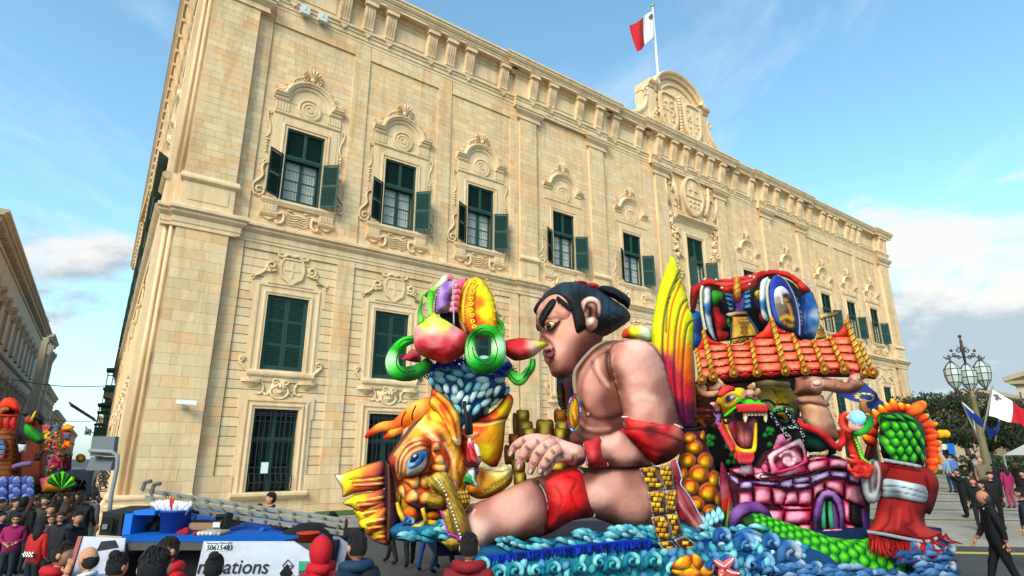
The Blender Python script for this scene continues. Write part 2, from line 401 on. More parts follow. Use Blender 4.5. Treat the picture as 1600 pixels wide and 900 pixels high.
# string course
def string(mb,a0,a1,p,k0,k1):
 mb.extr([(-.04,11.05),(p+.03,11.05),(p+.03,11.15),(p+.06,11.2),(p+.06,11.42),(p+.12,11.47),(p+.20,11.56),(p+.20,11.63),(p+.30,11.70),(p+.30,11.82),(p+.24,11.86),(p+.02,11.95),(-.04,11.95)],a0,a1,k0,k1)
mb=MB(F);string(mb,3.8,66.4,.10,0,0)
for a,b,p in PIL:string(mb,a,b,p,1 if a>4 else .5,1)
string(mb,1.5,2.0,.2,.7,0)
Bd(mb,'string_course')
# architrave, frieze, cornice.  the bands break forward over the pilaster groups
def entab(mb,a0,a1,p,k0,k1):
 mb.extr([(-.05,22.82),(p,22.82),(p,22.98),(p+.04,23.0),(p+.04,23.2),(p+.09,23.24),(p+.09,23.34),(p+.17,23.42),(p+.17,23.52),(p+.04,23.6),(-.05,23.6)],a0,a1,k0,k1)
 mb.box((a0-k0*p,23.58,-.05),(a1+k1*p,24.98,p+.02))
 mb.extr([(0,24.72),(p+.05,24.72),(p+.05,24.78),(p+.10,24.82),(p+.10,24.87),(p,24.9),(0,24.9)],a0,a1,k0,k1)
def corn(mb,a0,a1,p,k0,k1):
 mb.extr([(-.05,24.95),(p+.06,24.95),(p+.13,24.98),(p+.22,25.08),(p+.27,25.18),(p+.27,25.2),(p+.62,25.2),(p+.62,25.36),(p+.66,25.38),(p+.66,25.46),(p+.72,25.5),(p+.80,25.62),(p+.80,25.72),(p+.86,25.76),(p+.86,25.88),(p+.2,25.98),(-.05,25.98)],a0,a1,k0,k1)
JOG= [(3.7,18.35,0),(18.35,26.1,.20),(26.1,30.5,0.0),(30.5,39.7,.20),(39.7,44.1,0),(44.1,51.85,.20),(51.85,66.5,0)]
mb=MB(F);mc=MB(F)
for a,b,p in JOG:entab(mb,a,b,.08+p,0,0);corn(mc,a-.001 if p else a,b,.0+p,1 if p else 0,1 if p else 0)
entab(mb,1.5,3.7,.36,1,1);corn(mc,1.5,3.7,.22,1,1);entab(mb,66.5,68.3,.36,1,1);corn(mc,66.5,68.3,.22,1,1)
Bd(mb,'entablature');Bd(mc,'cornice')
# consoles in the frieze
def console_mb(T,w=.56):
 m=MB(T)
 prof= [(.0,25.16),(.52,25.16),(.52,25.02),(.44,24.96),(.46,24.86),(.40,24.80),(.40,24.6),(.34,24.3),(.24,24.0),(.18,23.75),(.19,23.6),(.14,23.5),(0,23.45)]
 m.extr([(p*1.0,z)for p,z in prof],-w/2,w/2)
 for q in range(4):   # flutes as raised ribs
  x= -w/2+.07+q*(w-.14)/3
  m.extr([(p*1.0+.035,z)for p,z in prof[5:11]]+[(p,z)for p,z in prof[5:11]][::-1],x-.035,x+.035)
 m.box((-w/2-.06,24.9,0),(w/2+.06,25.08,.56))
 m.prism([(-w/2+.02,23.46),(0,23.14),(w/2-.02,23.46)],0,.17)
 return m
def T_s(s,p):return lambda a,z,q:F(s+a,z,p+q)
proto=Bd(console_mb(T_s(7.67,.06)),'cornice_console')
CS= [2.2,3.3,8.93,10.12,12.6,13.8,15.05,17.5,19.0,19.75,21.1,23.45,24.9,25.35,26.95,29.3,30.9,32.3]
CS= [2.4,3.4,8.93,10.12,12.6,13.8,15.05,17.5,19.6,21.1,23.45,25.2,26.95,29.3,31.3,32.9,34.3]
allc=CS+[mir(c)for c in CS]+[mir(7.67),5.2]
for c in allc:
 p=.28 if(c<3.8 or c>66.4)else next((.06+j for a,b,j in JOG if a<=c<b),.06)
 if abs(c-35.1) <.3 and c>35.1:continue
 d=c-7.67;o=dup(proto,PAL);o.location= (Uv.x*d+Nv.x*(p-.06),Uv.y*d+Nv.y*(p-.06),0)
# curved brackets of the cornice above each console (joined row) and raised frieze panels
mb=MB(F)
for c in allc+[7.67]:
 p=.28 if(c<3.8 or c>66.4)else next((j for a,b,j in JOG if a<=c<b),0)
 m_=MB(F);m_.extr([(p,25.1),(p+.5,25.1),(p+.62,25.18),(p+.62,25.3),(p,25.3)],c-.45,c+.45);Bd(m_,'cornice_bracket')
sc_=sorted(allc+[7.67])
for a,b in zip(sc_,sc_[1:]):
 if b-a>1.45:
  p=next((j for x0,x1,j in JOG if x0<=a<x1),0);p2=next((j for x0,x1,j in JOG if x0<=b<x1),0)
  if p==p2:m_=MB(F);m_.box((a+.42,23.78,p),(b-.42,24.62,.145+p));Bd(m_,'frieze_panel')
# ---- upper windows, built once at x=0 then copied along the wall
def Tx(x0,p0=0):return lambda a,z,q:F(x0+a,z,q+p0)
def Tq(x0):return lambda a,z,q:F(x0+a,z,q*.75 if q>0 else q)
def louvre(mb,a0,a1,z0,z1,p,n,T=None):
 mb.add([(a0,z0,p-.03),(a1,z0,p-.03),(a1,z1,p-.03),(a0,z1,p-.03)],[(0,1,2,3)])
 for i in range(n):
  z=z0+(z1-z0)*(i+.5)/n;h= (z1-z0)/n
  mb.add([(a0,z-h*.34,p+.03),(a1,z-h*.34,p+.03),(a1,z+h*.34,p-.02),(a0,z+h*.34,p-.02)],[(0,1,2,3)])
def rot_leaf(hx,hz,ang,sgn,T):
 """leaf coords (u from hinge, z, thickness) -> wall coords"""
 ca,sa=math.cos(R(ang)),math.sin(R(ang))
 return lambda u,z,q:T(hx+sgn*(u*ca)-sgn*q*sa*0+0,z,.03+u*sa+q*ca)
def upper_window(x,tall=False,zoff=0,w=.86,zb=13.29,zt=16.80,ztr=15.45,angs=(32,40)):
 T=Tx(x);f=MB(T)
 # fixed frame
 for a,b in((-w,-w+.09),(w-.09,w)):f.box((a,zb,-.16),(b,zt,-.02))
 f.box((-w+.09,zt-.10,-.16),(w-.09,zt,-.03));f.box((-w+.09,zb,-.16),(w-.09,zb+.08,-.03));f.box((-w+.09,ztr-.06,-.15),(w-.09,ztr+.08,-.03));f.box((-.07,ztr+.08,-.14),(.07,zt-.10,-.03))
 f.box((-w+.09,ztr-.13,-.18),(w-.09,ztr-.06,-.05))
 W=Bd(f,'window',M_grn)
 l=MB(T)
 for a,b in((-w+.14,-.10),(.10,w-.14)):louvre(l,a,b,ztr+.12,zt-.14,-.08,17)
 Bd(l,'transom_slats',M_grn,W,kind='stuff',fix=False)
 s=MB(T)
 for sg in(-1,1):
  a,b= (-w+.11,-.01)if sg<0 else(.01,w-.11)
  for q0,q1 in((a,a+.07),(b-.07,b)):s.box((q0,zb+.1,-.30),(q1,ztr-.06,-.24))
  s.box((a,zb+.1,-.30),(b,zb+.19,-.245));s.box((a,ztr-.15,-.30),(b,ztr-.06,-.245))
  for k in(1,2,3):
   zz=zb+.1+(ztr-.16-zb)*k/4;e=.03 if k==2 else .013
   s.box((a+.06,zz-e,-.295),(b-.06,zz+e,-.25))
 Bd(s,'sash',M_grn,W)
 for a,b in((-w+.15,-.06),(.06,w-.15)):
  g=MB(T);g.add([(a,zb+.15,-.27),(b,zb+.15,-.27),(b,ztr-.1,-.27),(a,ztr-.1,-.27)],[(0,1,2,3)]);Bd(g,'pane',M_glass,W)
 c=MB(T);r=random.Random(int(x*9))
 n=30
 for side in(-1,1):
  vs= [];
  for i in range(n+1):
   u=side*(.03+(w-.12)*i/n);q= -.42+.03*math.sin(i*1.3+x)
   vs+= [(u,zb+.1,q),(u,ztr,q)]
  c.add(vs,[(2*i,2*i+2,2*i+3,2*i+1)for i in range(n)])
 Bd(c,'curtain',M_curt,W,fix=False)
 for sg,ang in((-1,angs[0]),(1,angs[1])):
  LT=rot_leaf(sg*w,0,ang,sg,T);lw=w-.03;h=MB(LT)
  z0,z1=zb-.0,ztr-.02;zm= (z0+z1)/2
  for a,b in((0,.09),(lw-.09,lw)):h.box((a,z0,-.025),(b,z1,.025))
  for a,b in((z0,z0+.09),(zm-.05,zm+.05),(z1-.09,z1)):h.box((.09,a,-.024),(lw-.09,b,.024))
  sh=Bd(h,'shutter',M_grn,W)
  l=MB(LT);louvre(l,.09,lw-.09,z0+.1,zm-.06,0,15);louvre(l,.09,lw-.09,zm+.06,z1-.1,0,15)
  Bd(l,'slats',M_grn,sh,kind='stuff',fix=False)
 return W
def copyw(W,s_from,s_to):
 d=s_to-s_from;o=dup(W,PAL);o.location= (Uv.x*d,Uv.y*d,0);return o
w0=upper_window(WX[0],angs=(32,42));w1=upper_window(WX[1],angs=(30,44));w2=upper_window(WX[2],angs=(27,38))
for i in(3,5,8):copyw(w2,WX[2],WX[i])
for i in(4,7):copyw(w0,WX[0],WX[i])
for i in(6,9):copyw(w1,WX[1],WX[i])
upper_window(35.1,w=.95,zb=13.0,zt=18.0,ztr=16.3,angs=(75,50))
# ---- upper window surround
def shell(mb,cx,cz,r,p0,nrib=9):
 prev=None
 for i in range(nrib):
  a=R(200-220*(i+.5)/nrib);ex=cx+r*math.cos(a);ez=cz+r*math.sin(a)*1.0;w=r*.19
  mx,mz=cx+r*.5*math.cos(a),cz+r*.5*math.sin(a);nx,nz= -math.sin(a),math.cos(a)
  vs= [(cx+nx*.02,cz-.12*r+nz*.02,p0),(mx+nx*w*.55,mz+nz*w*.55,p0+.02),(ex+nx*w,ez+nz*w,p0+.06),(ex+math.cos(a)*.05,ez+math.sin(a)*.05,p0+.05),(ex-nx*w,ez-nz*w,p0+.06),(mx-nx*w*.55,mz-nz*w*.55,p0+.02),
    (mx,mz,p0+.16),(ex,ez,p0+.19),(cx,cz-.12*r,p0+.08)]
  mb.add(vs,[(8,6,1,0),(6,7,2,1),(7,3,2),(7,4,3),(6,5,4,7),(8,0,5,6)])
HOODP= [(-.06,0),(-.06,.06),(-.02,.12),(.02,.14),(.04,.22),(.11,.26),(.16,.32),(.22,.33),(.26,.27),(.30,.08),(.30,0)]
def surround_u(x):
 T=Tq(x);TK[0] =.8;m=MB(T)
 m.sweep([(-.86,13.2),(-.86,16.80),(.86,16.80),(.86,13.2)],[(0,-.05),(0,.10),(.07,.10),(.07,.06),(.13,.06),(.13,.13),(.20,.13),(.24,.05),(.24,0)])
 S_=Bd(m,'window_surround')
 m=MB(T)
 # outer slab framing, with the frieze under the hood
 for sg in(-1,1):
  a,b=sorted((sg*1.10,sg*1.55));m.box((a,13.2,-.02),(b,17.42,.045))
  a,b=sorted((sg*1.10,sg*1.42));m.box((a,13.3,.03),(b,17.3,.075))
 m.box((-1.10,17.05,-.02),(1.10,17.42,.045))
 m.box((-1.5,17.50,-.02),(1.5,18.15,.05))
 m.extr([(0,17.40),(.09,17.40),(.14,17.46),(.14,17.50),(.05,17.56),(0,17.56)],-1.53,1.53)
 for sg in(-1,1):       # fluted blocks
  for k in range(5):
   c=sg*(.95+.13*k);m.box((c-.045,17.6,.04),(c+.045,18.02,.10))
 # arched field behind the medallion
 m.prism([(-.92,18.1),(-.9,18.3)]+arc(0,18.05,.95,160,20,14)+[(.9,18.3),(.92,18.1)],-.02,.07)
 Bd(m,'surround_slab',None,S_)
 path= [(-1.62,18.10),(-.98,18.10)]+arc(0,18.02,.98,168,12,16)+[(.98,18.10),(1.62,18.10)]
 m=MB(T);m.sweep([(p[0],p[1]+.14)for p in path],[(n,q*1.15)for n,q in HOODP])
 m.sweep([(p[0]*.95,p[1]-.0)for p in path],[(-.05,0),(-.05,.08),(.04,.17),(.12,.2),(.12,0)])
 Bd(m,'hood',None,S_)
 # medallion
 m=MB(T)
 for r0,r1,h in((.46,.55,.14),(.30,.36,.12)):
  ring=arc(0,18.02,(r0+r1)/2,0,354,24);m.sweep(ring,[(-.045,.05),(-.045,h),(.045,h+.02),(.045,.05)],closed=True)
 m.prism(arc(0,18.02,.46,0,345,24),.03,.10);
 for q in(-1,1):m.tube([(a,b,.12)for a,b in spiral(q*.06,18.02,.17,.04,90+90*q,90+90*q+260,10)],.035,5)
 Bd(m,'medallion',None,S_,smooth=False)
 # crest: shell, fluted band and side scrolls
 m=MB(T);shell(m,0,19.72,.46,.05)
 m.ball((0,19.62,.14),(.13,.12,.1),8,5)
 Bd(m,'shell',None,S_,smooth=False)
 m=MB(T)
 inner=arc(0,18.18,1.27,140,40,22);outer= [(-1.0,19.0)]+arc(0,18.35,1.30,138,42,22)[1:-1]+[(1.0,19.0)]
 m.prism(arc(0,18.18,1.22,140,40,18)+arc(0,18.5,1.18,38,142,18),-.02,.05)
 for k in range(17):
  a=R(140-100*k/16);c,s_=math.cos(a),math.sin(a);m.tube([(1.27*c,18.18+1.27*s_,.05),(1.2*c,18.5+1.2*s_,.09)],.03,5)
 for sg in(-1,1):
  P=crom([(sg*1.55,18.66),(sg*1.28,18.68),(sg*1.05,18.92),(sg*.86,19.16),(sg*.84,19.34),(sg*.60,19.56),(sg*.33,19.72)],5)
  m.tube([(a,b,.09)for a,b in P],[.05]*len(P),6)
  m.tube([(a,b,.12)for a,b in spiral(sg*.30,19.60,.15,.03,90,90-sg*330,12)],.045,6)
  m.tube([(a,b,.10)for a,b in spiral(sg*1.56,18.77,.09,.03,-90,-90+sg*300,9)],.03,5)
  m.tube([(a,b,.10)for a,b in spiral(sg*.92,19.22,.08,.03,-90,-90-sg*300,9)],.03,5)
  m.tube([(sg*1.12,18.9,.08),(sg*1.22,19.02,.12),(sg*1.16,19.12,.12)],[.05,.04,.02],5)
 Bd(m,'crest_scroll',None,S_,smooth=True)
 # hanging side consoles and lower volutes
 for sg in(-1,1):
  m=MB(T);m.tube([(a,b,.07)for a,b in spiral(sg*1.68,17.32,.11,.03,200 if sg<0 else-20,(200-330)if sg<0 else 310,12)],.035,6)
  P=crom([(sg*1.78,17.35),(sg*1.74,17.0),(sg*1.62,16.7),(sg*1.60,16.3),(sg*1.74,16.05)],4);m.tube([(a,b,.06)for a,b in P],.045,6)
  for k in range(5):m.ball((sg*(1.66+.02*(k%2)),15.95-.14*k,.07),(.085-.01*k,.06,.05),7,5)
  P=crom([(sg*1.62,14.85),(sg*1.72,14.55),(sg*1.66,14.2),(sg*1.80,13.95),(sg*1.98,13.72),(sg*2.0,13.4),(sg*1.8,13.2)],5);m.tube([(a,b,.06)for a,b in P],[.05+.03*math.sin(math.pi*i/(len(P)-1))for i in range(len(P))],6)
  m.tube([(a,b,.09)for a,b in spiral(sg*1.74,13.48,.25,.05,-90,-90-sg*420,22)],.055,6)
  m.tube([(a,b,.09)for a,b in spiral(sg*1.66,14.85,.11,.04,0,sg*300,10)],.045,6)
  for k in range(6):m.ball((sg*(2.03-.02*k),13.75-.1*k,.06),.05,6,4)
  Bd(m,'side_scroll',None,S_,smooth=True)
 # sill with its apron
 m=MB(T)
 m.extr([(-.05,13.05),(.20,13.05),(.22,13.10),(.22,13.17),(.16,13.22),(-.05,13.22)],-1.62,1.62,0,0)
 m.extr([(-.05,12.92),(.12,12.92),(.17,13.0),(.17,13.05),(-.05,13.05)],-1.58,1.58)
 for sg in(-1,1):
  c=sg*1.25;m.box((c-.33,12.60,-.02),(c+.33,12.92,.12))
  for k in range(5):m.box((c-.27+.12*k,12.62,.1),(c-.21+.12*k,12.88,.15))
  m.extr([(-.02,12.56),(.2,12.56),(.23,12.52),(.2,12.44),(.12,12.36),(-.02,12.30)],c-.36,c+.36)
  m.prism([(c-.25,12.32),(c+.25,12.32),(c+.05,12.2),(c-.05,12.2)],0,.12)
 Bd(m,'sill',None,S_)
 m=MB(T)
 for sg in(-1,1):
  P=crom([(sg*.86,12.55),(sg*.66,12.62),(sg*.60,12.4),(sg*.66,12.2),(sg*.85,12.12),(sg*.92,12.25)],5);m.tube([(a,b,.1)for a,b in P],.085,7)
  m.tube([(sg*.5,12.85,.05),(sg*.25,12.78,.08)],[.03,.06],5)
 for k in range(5):
  P=crom([(-.52,12.74-.11*k),(-.28,12.60-.11*k),(0,12.66-.11*k),(.28,12.60-.11*k),(.52,12.74-.11*k)],4);m.tube([(a,b,.06)for a,b in P],.038,5)
 Bd(m,'apron',None,S_,smooth=True)
 TK[0] =1.
 return S_
S0_=surround_u(WX[0])
for i in range(1,10):copyw(S0_,WX[0],WX[i])
# ---- middle and ground windows
def mid_window(x):
 T=Tx(x);w=.86;zb,zt=5.80,8.92;f=MB(T)
 for a,b in((-w,-w+.08),(w-.08,w)):f.box((a,zb,-.2),(b,zt,-.06))
 f.box((-w+.08,zt-.07,-.2),(w-.08,zt,-.06));f.box((-w+.08,zb,-.2),(w-.08,zb+.07,-.06))
 W=Bd(f,'window',M_grn);
 for sg in(-1,1):
  a,b= (-w+.085,-.006)if sg<0 else(.006,w-.085);h=MB(T)
  for q0,q1 in((a,a+.09),(b-.09,b)):h.box((q0,zb+.07,-.13),(q1,zt-.07,-.075))
  zs= [zb+.07,6.82,7.92,zt-.07]
  for z in(zb+.12,6.85,7.86,zt-.12):h.box((a+.09,z-.05,-.128),(b-.09,z+.05,-.078))
  sh=Bd(h,'shutter',M_grn,W);l=MB(T)
  for z0,z1,n in((zb+.17,6.80,13),(6.90,7.81,13),(7.91,zt-.17,11)):louvre(l,a+.09,b-.09,z0,z1,-.10,n)
  Bd(l,'slats',M_grn,sh,kind='stuff',fix=False)
 return W
def surround_m(x):
 T=Tx(x);m=MB(T)
 m.sweep([(-.86,5.74),(-.86,8.92),(.86,8.92),(.86,5.74)],[(0,-.2),(0,.09),(.08,.09),(.09,.13),(.15,.13),(.17,.07),(.34,.07),(.36,.12),(.46,.12),(.46,0)])
 m.box((-1.42,5.74,-.02),(1.42,8.62,.055));m.box((-1.52,8.6,-.02),(1.52,9.46,.06));
 m.box((-1.0,9.2,.05),(1.0,9.42,.10));m.extr([(0,9.40),(.10,9.40),(.15,9.46),(.15,9.50),(0,9.56)],-1.52,-1.1);m.extr([(0,9.40),(.10,9.40),(.15,9.46),(.15,9.50),(0,9.56)],1.1,1.52)
 m2=MB(T)
 return m
def mid_all(x):
 T=Tq(x);TK[0] =.82;m=MB(T)
 m.sweep([(-.86,5.74),(-.86,8.92),(.86,8.92),(.86,5.74)],[(0,-.2),(0,.09),(.08,.09),(.09,.13),(.15,.13),(.17,.07),(.34,.07),(.36,.12),(.44,.12),(.44,0)])
 S_=Bd(m,'window_surround')
 m=MB(T)
 for sg in(-1,1):
  a,b=sorted((sg*1.29,sg*1.44));m.box((a,5.74,-.02),(b,8.62,.06));a,b=sorted((sg*1.29,sg*1.55));m.box((a,8.62,-.02),(b,9.46,.062))
 m.box((-1.29,9.35,-.02),(1.29,9.46,.061));m.prism([(-1.25,9.46),(-.9,9.9),(-.55,10.35),(-.5,10.6),(.5,10.6),(.55,10.35),(.9,9.9),(1.25,9.46)],-.02,.05)
 m.extr([(0,9.38),(.12,9.38),(.15,9.44),(0,9.48)],-.95,.95)
 Bd(m,'surround_slab',None,S_)
 m=MB(T)
 out=crom([(-.42,10.5),(-.30,10.58),(.30,10.58),(.42,10.5),(.50,10.2),(.46,9.95),(.40,9.75),(.2,9.62),(0,9.45),(-.2,9.62),(-.40,9.75),(-.46,9.95),(-.50,10.2)],4,True)
 m.prism(out,.0,.12);m.sweep(out,[(-.04,.1),(-.04,.17),(.04,.17),(.04,.1)],closed=True)
 m.box((-.045,9.75,.11),(.045,10.45,.15));m.box((-.34,10.05,.11),(.34,10.14,.149))
 for sg in(-1,1):
  P=crom([(0,10.72),(sg*.22,10.78),(sg*.4,10.66),(sg*.58,10.66),(sg*.62,10.76)],4);m.tube([(a,b,.12)for a,b in P],[.10-.002*i for i in range(len(P))],6)
 Bd(m,'shield',None,S_)
 for sg in(-1,1):
  m=MB(T);m.tube([(a,b,.12)for a,b in spiral(sg*.84,10.18,.22,.05,-90,-90+sg*440,20)],.075,7)
  P=crom([(sg*.66,10.0),(sg*.95,9.92),(sg*1.1,9.95),(sg*1.2,9.8),(sg*1.42,9.66),(sg*1.55,9.6),(sg*1.6,9.72)],4);m.tube([(a,b,.11)for a,b in P],[.09-.003*i for i in range(len(P))],6)
  m.tube([(sg*1.12,9.8,.1),(sg*1.08,10.05,.13),(sg*1.02,10.2,.1)],[.07,.05,.03],6)
  m.tube([(a,b,.09)for a,b in spiral(sg*1.57,9.56,.1,.03,-90,-90-sg*250,8)],.04,5)
  Bd(m,'volute',None,S_,smooth=True)
 m=MB(T)
 m.extr([(-.05,5.50),(.22,5.50),(.26,5.56),(.26,5.66),(.2,5.74),(-.05,5.74)],-1.33,1.33,0,0)
 m.extr([(-.05,5.30),(.12,5.30),(.16,5.5),(-.05,5.5)],-1.28,1.28)
 for sg in(-1,1):
  c=sg*1.10
  m.lathe([(.40,5.36),(.42,5.32),(.40,5.24),(.30,5.20),(.18,5.05),(.07,4.98),(.08,4.92),(.02,4.88)],(c,0,0),14)if False else None
  for r0,r1,z0,z1 in((.40,.40,5.36,5.24),(.34,.12,5.24,5.04),(.08,.03,5.04,4.93)):
   vs= [];n=10
   for r_,z_ in((r0,z0),(r1,z1)):
    for k in range(n+1):vs.append((c+r_*math.cos(math.pi*k/n),z_,.02+r_*.75*math.sin(math.pi*k/n)))
   m.add(vs,[(k,k+1,n+2+k,n+1+k)for k in range(n)]+[tuple(range(n+1)),tuple(range(2*n+1,n,-1))])
 Bd(m,'sill',None,S_)
 for sg in(-1,1):
  m=MB(T);P=crom([(sg*1.22,5.38),(sg*1.28,5.62),(sg*1.5,5.86),(sg*1.66,6.02)],5);m.tube([(a,b,.1)for a,b in P],.085,7)
  m.tube([(a,b,.1)for a,b in spiral(sg*1.56,6.12,.13,.03,180 if sg>0 else 0,(180-sg*60)-sg*300,12)],.05,6)
  Bd(m,'sill_scroll',None,S_,smooth=True)
 m=MB(T)   # grotesque mask with scrolled collar
 m.ball((0,5.08,.06),(.34,.44,.18),14,10)
 m.tube([(a,b,.16)for a,b in arc(0,5.05,.40,200,340,14,.42)],.075,7)
 for sg in(-1,1):
  m.tube([(a,b,.2)for a,b in spiral(sg*.2,5.30,.13,.03,0,sg*-380,12)],.05,6)
  m.tube([(sg*.06,5.05,.24),(sg*.2,5.10,.22),(sg*.3,5.0,.18)],[.05,.045,.02],6)
  m.tube([(sg*.3,5.05,.15),(sg*.4,4.82,.12),(sg*.5,4.74,.1),(sg*.62,4.86,.08)],.06,6)
  P=crom([(sg*.72,5.30),(sg*.62,5.05),(sg*.66,4.86),(sg*.8,4.78),(sg*.9,4.84)],5);m.tube([(a,b,.09)for a,b in P],.06,6)
  m.ball((sg*.13,5.14,.24),.05,7,5);m.tube([(sg*.12,5.5,.12),(sg*.4,5.36,.1),(sg*.7,5.34,.07)],.05,6)
 m.tube([(0,5.2,.24),(0,5.06,.3)],[.03,.06],7);m.tube([(-.12,4.9,.22),(0,4.86,.25),(.12,4.9,.22)],.05,6)
 m.tube([(-.1,5.52,.12),(0,5.6,.14),(.1,5.52,.12)],.07,6)
 m.box((-.55,4.82,-.02),(.55,5.3,.04))
 Bd(m,'mask',None,S_,smooth=True);TK[0] =1.
 return S_
def ground_window(x,notice=False):
 T=Tx(x);w=.86;zb,zt=1.05,4.21;m=MB(T)
 m.sweep([(-.86,zb),(-.86,zt),(.86,zt),(.86,zb)],[(0,-.3),(0,.13),(.10,.13),(.11,.18),(.17,.18),(.19,.11),(.27,.11),(.30,.16),(.36,.16),(.36,.1),(.46,.1),(.46,0)])
 S_=Bd(m,'window_surround')
 m=MB(T)
 for sg in(-1,1):
  a,b=sorted((sg*1.31,sg*1.40));m.box((a,zb,-.02),(b,3.84,.09));a,b=sorted((sg*1.31,sg*1.48));m.box((a,3.84,-.02),(b,4.72,.092))
 m.box((-1.31,4.66,-.02),(1.31,4.72,.091));m.box((-.5,4.7,-.02),(.5,4.9,.05))
 Bd(m,'surround_slab',None,S_)
 m=MB(T)
 m.extr([(-.05,.86),(.34,.86),(.38,.92),(.38,1.01),(.3,1.05),(-.05,1.05)],-1.42,1.42);m.extr([(-.05,.76),(.22,.76),(.32,.86),(-.05,.86)],-1.36,1.36)
 Bd(m,'sill',None,S_)
 f=MB(T);
 for a,b in((-w,-w+.07),(w-.07,w),(-.06,.06)):f.box((a,zb,-.28),(b,zt,-.17))
 f.box((-w+.07,3.0,-.27),(w-.07,3.12,-.175))
 W=Bd(f,'window',M_grn)
 for sg in(-1,1):
  a,b= (-w+.075,-.065)if sg<0 else(.065,w-.075);h=MB(T)
  for q0,q1 in((a,a+.06),(b-.06,b),((a+b)/2-.04,(a+b)/2+.04)):h.box((q0,zb,-.25),(q1,zt,-.18))
  sh=Bd(h,'shutter',M_dgr,W);l=MB(T);c= (a+b)/2
  for z0,z1,n in((zb+.1,2.0,14),(2.1,2.95,12),(3.15,4.1,13)):
   louvre(l,a+.06,c-.04,z0,z1,-.21,n);louvre(l,c+.04,b-.06,z0,z1,-.21,n)
  Bd(l,'slats',M_dgr,sh,kind='stuff',fix=False)
 g=MB(T)   # iron grille, bellied at the foot
 def py(z):return .05 if z>1.75 else .05+.22*math.sin(math.pi*(1.75-z)/.72)**.8 if z>1.03 else .05
 zz= [4.18,2.6,1.75]+[1.75-.09*k for k in range(1,9)]
 for k in range(9):
  x_= -.80+.2*k;g.tube([(x_,z,py(z))for z in zz],.017,5)
 for z in(4.15,3.95,3.72,2.95,1.95,1.72,1.40,1.08):g.tube([(-.82,z,py(z)+.005),(.82,z,py(z)+.005)],.018,5)
 for k in range(8):
  c= -.70+.2*k
  for sg in(-1,1):
   g.tube([(a,b,.06)for a,b in spiral(c+sg*.045,4.05,.05,.02,0,sg*400,9)],.008,4)
 for z in(1.62,1.5,1.3,1.2):
  for k in range(9):
   c= -.80+.2*k;g.tube([(a,b,py(z)+.02)for a,b in spiral(c,z,.05,.015,90,450,8)],.007,4)
 for sg in(-1,1):
  for k in range(12):g.tube([(sg*.84+.0,1.15+.16*k,.03),(sg*.87,1.23+.16*k,.09),(sg*.84,1.30+.16*k,.03)],.009,4)
 Bd(g,'grille',M_iron,S_)
 if notice:
  n=MB(T);n.box((-.38,1.72,.075),(-.09,2.16,.08));nb=Bd(n,'notice',mat('notice_green',(.10,.42,.33),.6),S_)
  n=MB(T);n.box((-.365,1.74,.079),(-.105,2.14,.083));Bd(n,'paper',mat('notice_paper',(.68,.74,.72),.6,30,.1),nb)
 return S_,W
m0=mid_window(WX[0]);ms0=mid_all(WX[0])
for x in WX[1:]:copyw(m0,WX[0],x);copyw(ms0,WX[0],x)
g0,gw0=ground_window(WX[1])
for x in WX[2:]:copyw(g0,WX[1],x);copyw(gw0,WX[1],x)
ground_window(WX[0],True)
# ---- centre: coat of arms and trophies over the tall window, arch of the portal below
T=Tx(35.1);m=MB(T)
m.sweep([(-.95,12.9),(-.95,18.0),(.95,18.0),(.95,12.9)],[(0,-.2),(0,.1),(.1,.1),(.12,.15),(.22,.15),(.24,.08),(.45,.08),(.45,0)])
m.extr([(0,18.9),(.1,18.9),(.2,19.05),(.25,19.1),(.5,19.3),(.5,19.42),(.3,19.5),(0,19.6)],-2.1,2.1,.3,.3);m.box((-1.7,18.4,-.02),(1.7,18.92,.08))
Bd(m,'centre_surround')
m=MB(T)
out=crom([(-.95,22.3),(-.6,22.7),(0,22.85),(.6,22.7),(.95,22.3),(1.2,21.6),(1.05,20.8),(.7,20.2),(0,19.8),(-.7,20.2),(-1.05,20.8),(-1.2,21.6)],4,True)
m.prism(out,0,.3);m.sweep(out,[(-.09,.25),(-.09,.42),(.09,.38),(.09,.25)],closed=True)
m.box((-.1,21.3,.3),(.1,22.4,.38));m.box((-.5,21.75,.3),(.5,21.95,.379));m.box((-1.0,21.2,.3),(1.0,21.28,.37))
for a in(-.6,0,.6):
 for b in(20.9,20.5):m.ball((a*.8,b,.33),(.14,.14,.07),8,5)
Bd(m,'coat_of_arms')
def swag(seed,x0,x1,z0,z1,n,rr=(.10,.22),dirn=0):
 r=random.Random(seed);m=MB(T)
 for k in range(n):
  t=k/(n-1);x=x0+(x1-x0)*t+r.uniform(-.28,.28);z=z0+(z1-z0)*t+r.uniform(-.12,.12);q=r.uniform(*rr);ty=r.random()
  if ty<.4:m.tube([(a,b,.12+r.uniform(0,.1))for a,b in spiral(x,z,q,q*.25,r.uniform(0,360),r.uniform(500,700),12)],q*.32,6)
  elif ty<.7:
   a=r.uniform(0,6.28);l=q*2;m.tube([(x-l*math.cos(a),z-l*math.sin(a),.08),(x,z,.2),(x+l*math.cos(a),z+l*math.sin(a),.1)],[q*.25,q*.45,q*.15],7)
  else:m.ball((x,z,.12),(q*.8,q*.6,q*.7),8,6)
 return Bd(m,'trophy_carving',smooth=True)
